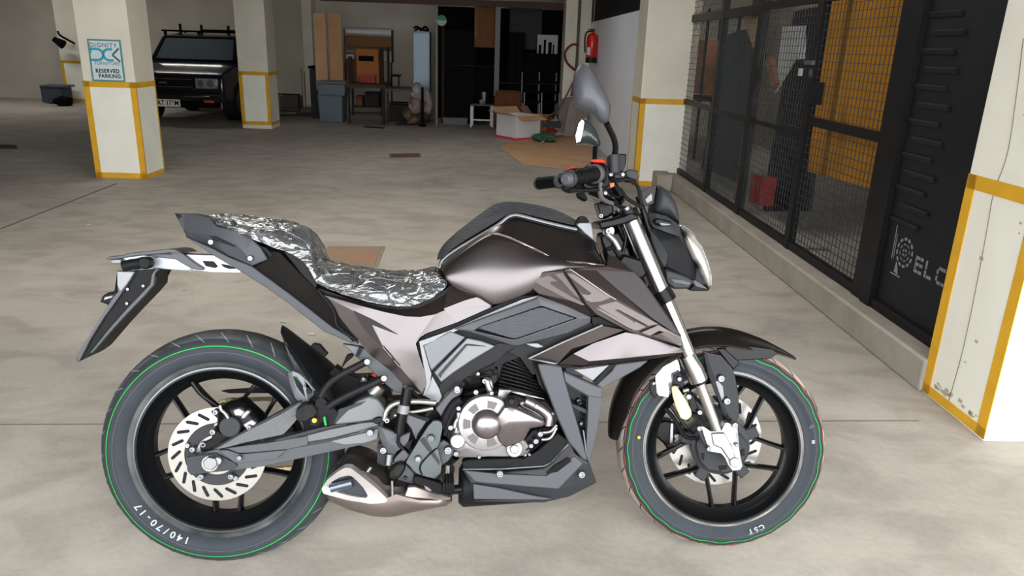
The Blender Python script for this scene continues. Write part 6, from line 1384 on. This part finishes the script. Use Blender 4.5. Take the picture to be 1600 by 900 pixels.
# ------------------------------------------------------------------ low-slung silencer with its triangular mouth
M_EXHD = mat('exhaust_dark', sb(72, 66, 64), .36, .6); M_EXH = mat('exhaust_bronze', sb(168, 156, 150), .26, .85)
exh_ = pillow('exhaust', 'O150,470 230,340 370,170 410,148 490,146 600,180 680,225 780,270 850,375 1000,425 1200,480 1440,540 1440,612 1250,650 1050,692 900,728 790,737 640,722 400,655 200,562', .15, .208, M_EXH, t=.09, n=3, rings=((1, 0), (.93, .45), (.8, .8), (.55, 1), (.25, 1)))
pillow('exhaust_upper_shield', 'O240,330 372,172 410,150 490,148 680,227 760,265 850,378 1000,425 1010,520 900,570 820,560 760,500 640,380 470,265 370,262', .172, .214, M_EXHD, exh_, t=.03, rings=((1, 0), (.9, .6), (.6, 1), (.3, 1)))
def ring_plate(name, outer, inner, lo, li, m, parent, thick=.01):
    A_, B_ = smooth_loop(pts(outer, lo), 3), smooth_loop(pts(inner, li), 3); n = len(A_); V = A_+B_+[p+Vector((0, thick, 0)) for p in A_]+[p+Vector((0, thick+.02, 0)) for p in B_]
    Fc = []
    for i in range(n): j = (i+1) % n; Fc += [(i, j, n+j, n+i), (i, j, 2*n+j, 2*n+i), (n+i, n+j, 3*n+j, 3*n+i)]
    o = link(name, mesh_of(V, Fc, name, 40), m, parent); return o
M_MOUTH = mat('mouth_bright', srgb(196, 192, 190), .3, .7)
ring_plate('mouth_bezel', 'O148,470 200,385 300,305 372,264 440,268 560,360 700,475 800,575 780,605 640,622 400,585 170,520', 'O215,455 245,405 320,360 400,340 440,345 500,395 560,460 605,540 590,565 520,558 400,535 250,492', .242, .236, M_MOUTH, exh_, .03)
plate('mouth_floor', 'O215,455 245,405 320,360 400,340 440,345 500,395 560,460 605,540 590,565 520,558 400,535 250,492', .2245, .01, mat('mouth_dark', sb(66, 70, 78), .35, .4), exh_, .001)
facets('exhaust_highlight_face', 'a:O1000,445,.196 b:1080,440,.192 c:1250,500,.186 d:1440,545,.178 e:1440,588,.184 f:1250,596,.198 g:1060,606,.208 h:960,580,.209', 'abgh bcfg cdef', .012, M_EXH, exh_, .004)  # facets added and tilted to catch the bright highlight
rtube('outlet_pipe', 'O235,465 330,440 450,410', .012, mat('outlet_steel', sb(120, 126, 140), .3, .8), .234, exh_, seg=18, smooth=False)
rtube('shield_screw', 'O605,300 640,255', .005, M_BOLT, .225, exh_, seg=10, smooth=False); rtube('drain_pin', 'O848,390 850,470 852,540', .0035, M_BOLT, .225, exh_, seg=8)

# ------------------------------------------------------------------ rider footrest, heel guard, pedal, hoses
hp = plate('heel_guard', 'F500,292 535,290 558,305 562,340 550,400 530,470 540,520 556,590 550,640 520,668 480,670 410,650 360,610 318,568 330,548 400,430 465,330', .180, .014, mat('heel_grey', sb(104, 110, 112), .42, .2), bev=.005)
plate('guard_band', 'F410,420 440,400 545,560 540,590 520,560', .1815, .004, M_SATIND, hp, .001)
rtube('guard_groove', 'F528,470 480,510 425,570 412,610 425,650', .0022, M_ENG, .182, hp, seg=6)
bolt('F485,403', .184, .013, hp, h=.009, m=mat('dull_bolt', sb(120, 126, 128), .3, .7)); bolt('F400,540', .184, .011, hp, h=.009)
hb2 = facets('footrest_plate', 'a:F125,320,.165 b:160,335,.172 c:262,372,.170 d:268,440,.168 e:300,470,.168 f:255,500,.170 g:232,540,.165 h:180,500,.168 i:140,400,.168 j:200,430,.178', 'abj bcj cdj def' if False else 'abj bcj cdj dfj def fgh fhj hij iaj' if False else 'abj bcj cdj dej efj fgj ghj hij iaj', .016, M_SATIN, bev=.003)
facets('footrest_plate_front', 'a:F300,260,.168 b:330,240,.168 c:460,290,.172 d:400,380,.172 e:385,420,.170 f:350,340,.174 g:320,300,.172', 'abfg' if False else 'abfg bcdf def', .016, M_SATIN, bev=.003)
plate('footrest_plate_upper', 'F300,250 330,235 430,260 480,270 470,300 330,250', .176, .01, M_BLKP)
plate('footrest_arm', 'F270,395 350,365 335,430 305,468 275,440', .166, .012, M_SATIN, bev=.003); plate('footrest_arm', 'F235,545 300,480 345,520 302,572 260,580 240,575', .168, .012, M_SATIN, bev=.003)
plate('footrest_backing', 'F320,440 365,410 345,470 325,520 303,470', .15, .01, M_GLOSS)
plate('footrest_lower_plate', 'F310,570 370,640 400,660 365,720 290,700 240,690 260,600', .16, .014, M_SATIN, bev=.003); bolt('F315,670', .162, .007, m=M_SATIND)
plate('brake_clevis', 'F125,470 150,440 190,450 215,500 230,560 180,600 125,585', .158, .02, M_SATIND, bev=.004); bolt('F168,482', .166, .013, h=.01)
rtube('clevis_pin', 'F200,580 208,510', .0105, M_BOLT, .17, seg=12, smooth=False)
plate('brake_switch', 'F205,620 250,580 300,572 318,610 290,660 240,700 200,680', .19, .03, mat('switch_dark', sb(52, 52, 48), .4, .4, var=.5, vscale=60), bev=.006)
rtube('switch_pin', 'F225,690 228,790', .004, M_BOLT, .195, seg=8, smooth=False)
pl_ = plate('pedal_arm', 'F365,662 400,658 490,685 560,702 565,770 545,778 490,775 430,742 365,715', .185, .018, M_ENG, bev=.004); plate('pedal_slot', 'F440,722 470,738 492,758 480,762 450,748', .187, .004, M_SILV, pl_, .001)
pa_, pb_ = pt('F580,745', .17), pt('F650,750', .17)
peg = plate('rider_peg', 'F560,705 640,700 645,790 565,780', .25, .07, M_RUBBER, bev=.005)
for k in range(4): plate('peg_ridge', 'F%d,704 %d,703 %d,788 %d,788' % (566+20*k, 576+20*k, 578+20*k, 568+20*k), .254, .06, M_ENG, peg, .001)
rtube('peg_pivot', 'F640,750 690,745', .012, M_ENG, .18, seg=12, smooth=False)
rtube('return_spring', 'F590,690 598,585', .007, M_STEEL, .15, seg=10, smooth=False); rtube('spring_hook', 'F615,680 622,600 636,600 632,640 615,640', .003, M_ENG, .15)
rtube('brake_hose', 'F175,285 185,230 225,185 290,165 400,160 520,168', .007, M_STEEL, .165); rtube('brake_hose', 'F240,255 320,235 400,225 500,205', .005, M_STEEL, .160)
mc = rtube('rear_master_cylinder', 'F330,70 310,190 290,260 275,370', .014, M_ENG, .172, seg=14, smooth=False); rtube('cylinder_band', 'F307,180 298,235', .0155, M_SILV, .172, mc, seg=14, smooth=False); rtube('cylinder_rod', 'F272,370 268,440 300,480', .004, M_ENG, .172, mc)
plate('hose_guide', 'F95,280 130,265 200,275 210,290 150,300 125,315 100,305', .15, .02, M_ENG); bolt('F195,275', .165, .010, h=.02); 
plate('linkage_cover', 'F180,220 330,180 470,190 560,240 570,300 480,290 300,240 200,300', .12, .04, M_ENG)
for k, s in enumerate(('F200,140 330,170 480,150', 'F330,60 400,130 520,190', 'F420,150 470,180 560,180')): rtube('wiring_loom', s, .006, M_RUBBER, .13)
plate('side_stand', 'F540,690 600,690 640,760 700,800 690,812 600,790', -.12, .02, M_ENG)
st0 = MB.inverted() @ Vector((0, 0, 0))
a_ = Vector((.62, .10, .23)); 
# prop stand on the far side, its foot on the floor
wf = MB @ Vector((.56, .30, .10)); wf = Vector((wf.x, wf.y, .012)); ft = MB.inverted() @ wf
ss = tube('prop_stand', [a_, a_.lerp(ft, .5)+Vector((-.01, 0, 0)), ft], .011, M_ENG, bike, 10); 
bpy.data.objects.remove([o for o in bpy.data.objects if o.name == 'side_stand'][0])
# ------------------------------------------------------------------ front end (steered): fork, fender, lamp, bars
M_FORK = mat('fork_silver', sb(176, 174, 174), .22, .95)
fk = rtube('fork', 'D112,340 D215,590 D300,800', .0225, M_FORK, .105, front=True, seg=24, smooth=False)
def fsub(o): return o
rtube('fork_ring', 'D296,790 D335,862', .0275, M_ENG, .105, fk, True, 24, False)
rtube('fork_lower_tube', 'D325,850 K318,80', .0205, M_FORK, .105, fk, True, 24, False)
v, f = tube_data(pts('K300,60 K345,150 K375,225', .105, FF), [.0225, .0265, .0265], 24, False); link('fork_knuckle', mesh_of(v, f, 'fork_knuckle', 50), M_FORK, fk)
rtube('fork_slider', 'K372,215 K495,545', .0138, M_STEEL, .105, fk, True, 20, False)
rtube('fork_seal', 'K376,222 K384,242', .021, M_ENG, .105, fk, True, 20, False)
rtube('fork_cap', 'C805,490 C835,560', .024, M_ENG, .105, fk, True, 20, False); rtube('fork_adjuster', 'C795,470 C808,500', .012, M_BOLT, .105, fk, True, 12, False)
far = mirrored(fk)
for ch in list(fk.children):
    c = ch.copy(); COL.objects.link(c); c.parent = far
ax = plate('axle_clamp', 'K392,515 410,520 450,548 520,546 545,495 560,492 592,505 600,495 622,500 622,540 600,560 612,620 640,700 655,770 640,795 592,800 562,760 545,720 520,690 470,680 440,675 428,630 405,560', .118, .035, mat('clamp_silver', sb(206, 206, 208), .25, .8), fk, .005, True)
plate('clamp_face', 'K455,560 540,555 590,640 620,740 600,770 560,720 520,660 470,640', .124, .01, M_STEEL, fk, .004, True)
sdisc('axle_end', 'K607,748', .128, .015, .012, M_STEEL, fk, True, 6, .002); bolt('K378,528', .13, .010, fk, True); bolt('K440,658', .13, .010, fk, True); bolt('K605,508', .126, .012, fk, True); bolt('K618,635', .126, .008, fk, True)
plate('clamp_brace', 'K355,520 378,508 400,525 415,580 458,655 445,672 425,668 385,590', .112, .02, M_SATIND, fk, .003, True)
plate('hub_cover', 'K365,600 420,560 640,560 690,620 690,700 640,790 540,820 430,800 380,740 360,670', .045, .02, M_SATIND, fw, .006, True)
for tk in ('K395,690 412,688 410,738 390,720', 'K645,670 670,655 672,700 650,710', 'K500,770 560,765 555,790 510,800'): plate('hub_window', tk, .047, .004, M_GLOSS, fw, .001, True)
# front caliper beyond the spokes
fc_ = plate('front_caliper', 'f195,400 240,380 280,390 300,420 330,440 325,470 270,490 255,500 235,470 200,440', -.04, .05, M_ENG, bike, .006, True)
for tk, r in (('f285,440', .012), ('f285,458', .012), ('f255,492', .006)): bolt(tk, -.035, r, fc_, True, h=.01)
plate('caliper_lug', 'f262,392 275,392 272,470 258,470', -.034, .01, M_ALU, fc_, .002, True)

# front fender: a curved blade hugging the tyre, from behind the radiator to its beak in front
def arc_fender(name, a0, a1, r0, n, m, hw, taper, drop):
    V = []; cols_ = 9
    for i in range(n+1):
        f_ = i/n; a = math.radians(a0+(a1-a0)*f_); tp = taper(f_); r = r0(f_) if callable(r0) else r0
        for j in range(cols_):
            u = -1+2*j/(cols_-1); rr = r-drop*(abs(u)**2.6)*tp; V.append(Vector((rr*math.cos(a), -u*hw*tp, rr*math.sin(a))))
    Fc = [(i*cols_+j, i*cols_+j+1, (i+1)*cols_+j+1, (i+1)*cols_+j) for i in range(n) for j in range(cols_-1)]
    o = fr_obj(name, mesh_of(V, Fc, name, 50), m, bike, True); md = o.modifiers.new('s', 'SOLIDIFY'); md.thickness = .004; subsurf(o, 1); return o
M_FEND = mat('fender_black', sb(30, 26, 25), .3, coat=.3)
ff = arc_fender('front_fender', 179, 52, lambda t: .318+.03*math.sin(math.pi*min(1, t*1.1))*1.0+.012*max(0, t-.8)*5, 30, M_FEND, .074, lambda t: min(1, .55+3*t) if t < .15 else (1 if t < .75 else max(.12, 1-(t-.75)*3.4)), .045)
plate('fender_side_flap', 'K400,30 430,40 520,60 590,140 610,200 630,300 635,450 610,495 575,480 545,500 520,440 470,260 440,150', .078, .006, mat('flap_blue_black', sb(20, 23, 32), .12, coat=.3), ff, .002, True)
plate('fender_stay', 'K405,50 425,55 470,190 520,340 580,490 560,500 500,350 440,200', .086, .006, M_ENG, ff, .001, True)
plate('stay_window', 'K470,230 500,225 530,260 538,330 520,360 500,310', .081, .003, M_SILV, ff, .001, True)
for tk in ('K515,208', 'K552,352'): bolt(tk, .082, .014, ff, True, h=.01)
plate('fender_brace', 'K480,30 560,30 700,60 H0,0 P1150,560 1140,572 K590,150 520,60' if False else 'K490,20 530,15 600,70 640,110 600,155 560,110', .079, .01, M_GLOSS, ff, .003, True)
plate('fender_skirt', 'f470,100 560,98 650,110 672,128 640,148 560,152 500,155 475,130', .06, .004, M_GLOSS, ff, .002, True)
plate('fender_highlight_plate', 'K100,190 150,135 240,85 250,110 258,160 212,190 205,250 180,330 120,320 100,290', .072, .005, mat('inner_highlight', sb(210, 210, 214), .2, .8), ff, .002, True)  # bright plate paints an overexposed patch on the fender side
plate('reflector_bracket', 'K208,190 258,165 270,185 285,250 270,290 245,250 215,250', .088, .01, M_ENG, ff, .002, True); bolt('K250,212', .092, .009, ff, True)
plate('hose_clip', 'K62,225 90,215 105,250 110,320 85,335 65,290', .075, .01, M_ENG, ff, .002, True); bolt('K86,240', .078, .006, ff, True)
rx = plate('side_reflector', 'K203,265 235,258 262,300 300,360 332,420 330,458 300,478 262,468 235,400 212,330', .108, .012, M_ORANGE, fk, .005, True)
rtube('brake_hose_front', 'K160,400 220,470 270,560 310,590 360,590', .006, M_RUBBER, .06, bike, True); rtube('sensor_cable', 'K300,480 340,440 400,470', .004, M_RUBBER, .10, bike, True)
rtube('brake_line', 'K275,290 310,280', .006, M_STEEL, .10, bike, True); bolt('K310,325', .10, .011, bike, True); bolt('K380,425', .10, .010, bike, True); plate('line_bracket', 'K300,300 345,320 380,420 400,470 345,470 320,400', .09, .01, M_ENG, bike, .002, True)

# triple clamps and the steering head
tcl = plate('triple_clamp', 'C575,592 600,575 690,558 780,530 825,505 870,520 892,560 800,598 700,622 595,645', .13, .26, M_ENG, bike, .006, True)
plate('lower_clamp', 'D0,640 D60,560 D200,600 D240,660 D180,720 D90,720', .11, .22, M_ENG, tcl, .006, True)
bolt('C650,655', .125, .012, tcl, True, h=.02); sdisc('stem_nut', 'C655,655', .08, .017, .05, mat('chrome_blue', sb(170, 190, 196), .15, .9), tcl, True, 20); bolt('C592,538', .12, .008, tcl, True, h=.02)
rtube('steering_stem', 'C640,640 C740,850', .032, M_ENG, .0, tcl, True, 20, False)
plate('head_bracket', 'C590,690 640,660 740,660 800,760 830,900 650,900 600,760', .08, .16, M_ENG, tcl, .01, True)
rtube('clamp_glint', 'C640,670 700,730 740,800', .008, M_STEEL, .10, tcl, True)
for i, s in enumerate(('C640,800 690,790 740,860 760,900', 'C700,720 690,780 640,800', 'C760,620 790,700 770,820', 'A640,10 700,60 760,40 790,80', 'A700,20 740,70 800,90')): rtube('control_cable', s, .004+.001*(i % 2), M_RUBBER if i % 2 else M_ENG, .09, tcl, True)
# handlebar: one bent tube through the risers
hbm = rtube('handlebar', 'C315,250,.36 C590,235,.24 C690,300,.12 C740,400,.06 C735,420,-.06 C620,390,-.12 C300,262,-.25 C90,285,-.36', .0115, M_ENG, .1, bike, True, 14)
plate('riser', 'C560,430 600,420 690,440 700,520 640,560 600,560', .06, .12, M_ENG, hbm, .008, True)
def grip(s, sw_):
    P = pts(s, 0, FF); a, b = P[0], P[1]; d = (b-a)
    for k, (t0, t1, r0, r1, nm, m_) in enumerate(((0, .10, .012, .017, 'bar_end', M_SATIN), (.10, .16, .021, .021, 'grip_flange', M_SATIND), (.12, .92, .0175, .0185, 'grip', M_RUBBER), (.90, 1.0, .024, .024, 'grip_flange', M_SATIN))):
        v, f = cyl_mesh(a+d*t0, a+d*t1, r0, r1, 24); o = link(nm, mesh_of(v, f, nm, 35), m_, hbm); bevel(o, .002)
        if nm == 'grip':
            for q in range(10): tt = t0+(t1-t0)*(q+.5)/10; v, f = cyl_mesh(a+d*tt, a+d*(tt+.02), .0198, .0198, 20); link('grip_ridge', mesh_of(v, f, 'grip_ridge', 35), M_ENG, hbm)
grip('C312,252,.375 C560,205,.255', 0); grip('C88,286,-.37 C290,262,-.26', 0)
sdisc_ = pt('C316,250', .38, FF)
pillow('throttle_housing', 'C470,150 520,115 600,112 645,150 655,230 630,300 560,320 480,300 455,230', .215, .265, M_ENG, hbm, True, t=.05)
plate('switch_block', 'C600,130 650,150 655,300 600,320 590,220', .245, .06, M_BLKP, hbm, .006, True)
plate('kill_switch', 'C505,112 520,95 600,92 628,100 630,122 560,120', .26, .03, M_REDO, hbm, .003, True); plate('red_tab', 'C318,180 340,155 385,150 392,160 345,192', -.22, .03, M_REDO, hbm, .003, True)
plate('left_switch_block', 'C300,190 360,165 430,160 470,190 480,260 420,300 330,280', -.20, .05, M_ENG, hbm, .008, True)
plate('left_lever_perch', 'C405,350 480,330 490,420 460,425 405,390', -.16, .05, M_ENG, hbm, .006, True); plate('lower_switch', 'C280,300 460,300 460,345 340,358 285,330', .24, .05, M_ENG, hbm, .008, True)
rtube('clutch_lever', 'C470,310,-.2 C330,320,-.26 C200,300,-.33', .005, M_ENG, 0, hbm, True, 8)
rtube('brake_lever', 'C640,320,.2 C500,335,.27 C350,330,.36', .0055, M_ENG, 0, hbm, True, 8)
rtube('throttle_cable', 'C475,335,.22 490,375,.2 520,410,.18 575,425,.15', .0045, M_STEEL, 0, hbm, True, 10); rtube('throttle_cable', 'C590,265,.25 590,360,.22 615,410,.19 680,440,.14', .006, M_STEEL, 0, hbm, True, 10)
res = plate('brake_reservoir', 'C655,60 700,48 795,52 790,130 770,190 720,200 655,180', .20, .06, M_ENG, hbm, .006, True); rtube('mirror_clamp', 'C695,60 C698,150 C700,200', .013, M_SATIND, .225, hbm, True, 16, False)
plate('reservoir_body', 'C785,185 820,172 885,182 892,230 880,262 800,240', .16, .06, M_SATIND, hbm, .006, True)
for i, s in enumerate(('C660,230 720,260 800,250 860,280', 'C640,270 700,300 760,380', 'C740,320 800,400 880,450 930,480', 'C780,260 850,270 890,330 910,460', 'C650,330 680,370 740,390', 'C700,440 760,470 860,490')): rtube('control_cable', s, .005, M_RUBBER, .17-.02*i, hbm, True)
plate('wiring_tape', 'C660,280 700,275 700,305 668,320', .19, .02, mat('orange_tape', sb(214, 140, 100), .5), hbm, .002, True); plate('cable_joint', 'C690,210 760,205 765,240 700,245', .2, .02, M_SATIND, hbm, .004, True)
for tk, l in (('C672,215', .21), ('C765,215', .2), ('C630,360', .17)): bolt(tk, l, .007, hbm, True)
# mirrors
mr = rtube('mirror', 'Q345,645,.225 350,600,.235 338,540,.25 310,480,.27 290,440,.285', .0075, M_ENG, 0, bike, True, 12)
o = pillow('mirror_housing', 'Q72,110 100,60 130,36 160,45 195,90 240,170 290,250 316,320 312,400 292,435 250,432 215,395 150,355 90,332 68,280 66,190', .30, .335, mat('mirror_grey', sb(96, 98, 104), .35, .2), mr, True, t=.012, rings=((1, 0), (.9, .5), (.65, .85), (.35, 1)))
plate('mirror_glass', 'Q85,110 130,50 185,95 280,250 300,330 290,400 215,380 90,320 76,280', .286, .002, M_CHROME, mr, 0, True)
mr2 = rtube('mirror', 'Q210,685,-.225 212,640,-.24 215,600,-.25', .0075, M_ENG, 0, bike, True, 12)
pillow('mirror_housing', 'Q85,578 80,520 100,440 125,406 150,405 185,435 225,500 250,570 242,600 200,588 150,575', -.30, -.27, mat('mirror_grey_far', sb(84, 90, 92), .15, .5), mr2, True, t=.03)
plate('mirror_glass', 'Q88,570 84,520 105,440 128,415 140,430 130,500 115,560', -.268, .002, M_CHROME, mr2, 0, True)

# headlamp unit with flyscreen
hl = facets('headlamp_shell', 'a:D200,300,.06 b:250,395,.10 c:420,455,.085 d:480,560,.07 e:600,785,.02 f:490,720,.06 g:330,640,.10 h:335,560,.105 i:290,480,.11 j:230,400,.10', 'abij' if False else 'abj bij bci chi cdh dgh dfg def', .05, M_BLKP, bike, .003, True, mir=True)
plate('headlamp_core', 'D220,330 330,310 415,375 560,530 600,770 500,770 340,720 250,450', .05, .10, M_ENG, bike, .008, True)
side = facets('headlamp_side_cowl', 'a:D205,290,.075 b:265,298,.09 c:335,315,.09 d:415,372,.07 e:428,452,.08 f:340,425,.10 g:250,390,.105 h:212,340,.09 i:D205,310,.08', 'abgh' if False else 'abgh bcfg cdef', .012, M_SATIND, bike, .003, True, mir=True)
facets('headlamp_inner_cowl', 'a:D228,400,.105 b:290,480,.112 c:340,558,.112 d:335,615,.108 e:318,645,.105 f:270,560,.10 g:235,470,.10', 'abg bfg bcf cdef', .012, M_SATIND, bike, .002, True, mir=True)
fs_ = pillow('flyscreen', 'D245,295 258,200 268,135 285,118 335,152 388,222 406,280 415,372 335,318', .03, .06, M_SATIND, bike, True, t=.09)
ins = plate('instrument_pod', 'D175,170 215,135 268,118 262,170 250,240 205,252', .05, .10, M_GLOSS, bike, .006, True); plate('pod_bezel', 'D190,210 235,165 245,185 240,225 205,242', .055, .01, M_SILV, ins, .003, True)
sg2 = plate('front_indicator', 'D255,335 280,330 368,352 370,376 300,382 262,372', .13, .05, M_ENG, bike, .006, True); plate('indicator_lens', 'D285,358 345,366 366,370 340,378 300,378', .134, .01, mat('smoked_lens', sb(150, 156, 160), .15), sg2, .002, True)
lens = pillow('headlamp_lens', 'D412,372 445,382 500,425 545,490 585,590 612,680 618,740 606,790 570,730 520,640 480,565 440,470', .05, .075, None, bike, True, t=.08)
def lens_mat():
    m = mat('lamp_lens', sb(200, 204, 200), .1, spec=.3, coat=.5); nt = m.node_tree; b = nt.nodes['Principled BSDF']; tc = nt.nodes.new('ShaderNodeTexCoord')
    v = nt.nodes.new('ShaderNodeTexVoronoi'); v.inputs['Scale'].default_value = 24; nt.links.new(tc.outputs['Object'], v.inputs['Vector']); r = nt.nodes.new('ShaderNodeValToRGB'); r.color_ramp.elements[0].color = (.03, .03, .03, 1); r.color_ramp.elements[1].color = (.34, .34, .31, 1); r.color_ramp.elements[0].position = .2; r.color_ramp.elements[1].position = .6
    nt.links.new(v.outputs['Distance'], r.inputs['Fac']); nt.links.new(r.outputs['Color'], b.inputs['Base Color']); b.inputs['Metallic'].default_value = .4; return m
lens.data.materials.append(lens_mat())
plate('lens_edge', 'D430,375 445,378 505,425 560,510 600,610 622,700 622,760 612,765 605,690 585,600 540,495 490,425', .03, .06, mat('clear_edge', sb(190, 192, 186), .1, coat=1), lens, .002, True)
plate('headlamp_chin', 'D325,650 440,690 490,715 500,745 480,782 380,785 335,745', .07, .14, M_SATIND, bike, .006, True); plate('chin_band', 'D345,712 450,722 495,740 480,765 370,745', .074, .02, M_SILV if False else M_SATIN, bike, .004, True)
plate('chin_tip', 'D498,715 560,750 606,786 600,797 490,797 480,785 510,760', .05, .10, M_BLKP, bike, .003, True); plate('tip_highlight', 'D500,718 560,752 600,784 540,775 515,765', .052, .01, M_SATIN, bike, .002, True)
rtube('fork_stay', 'D150,190 190,300 230,420 300,560 330,640', .008, M_ENG, .09, bike, True, 10)
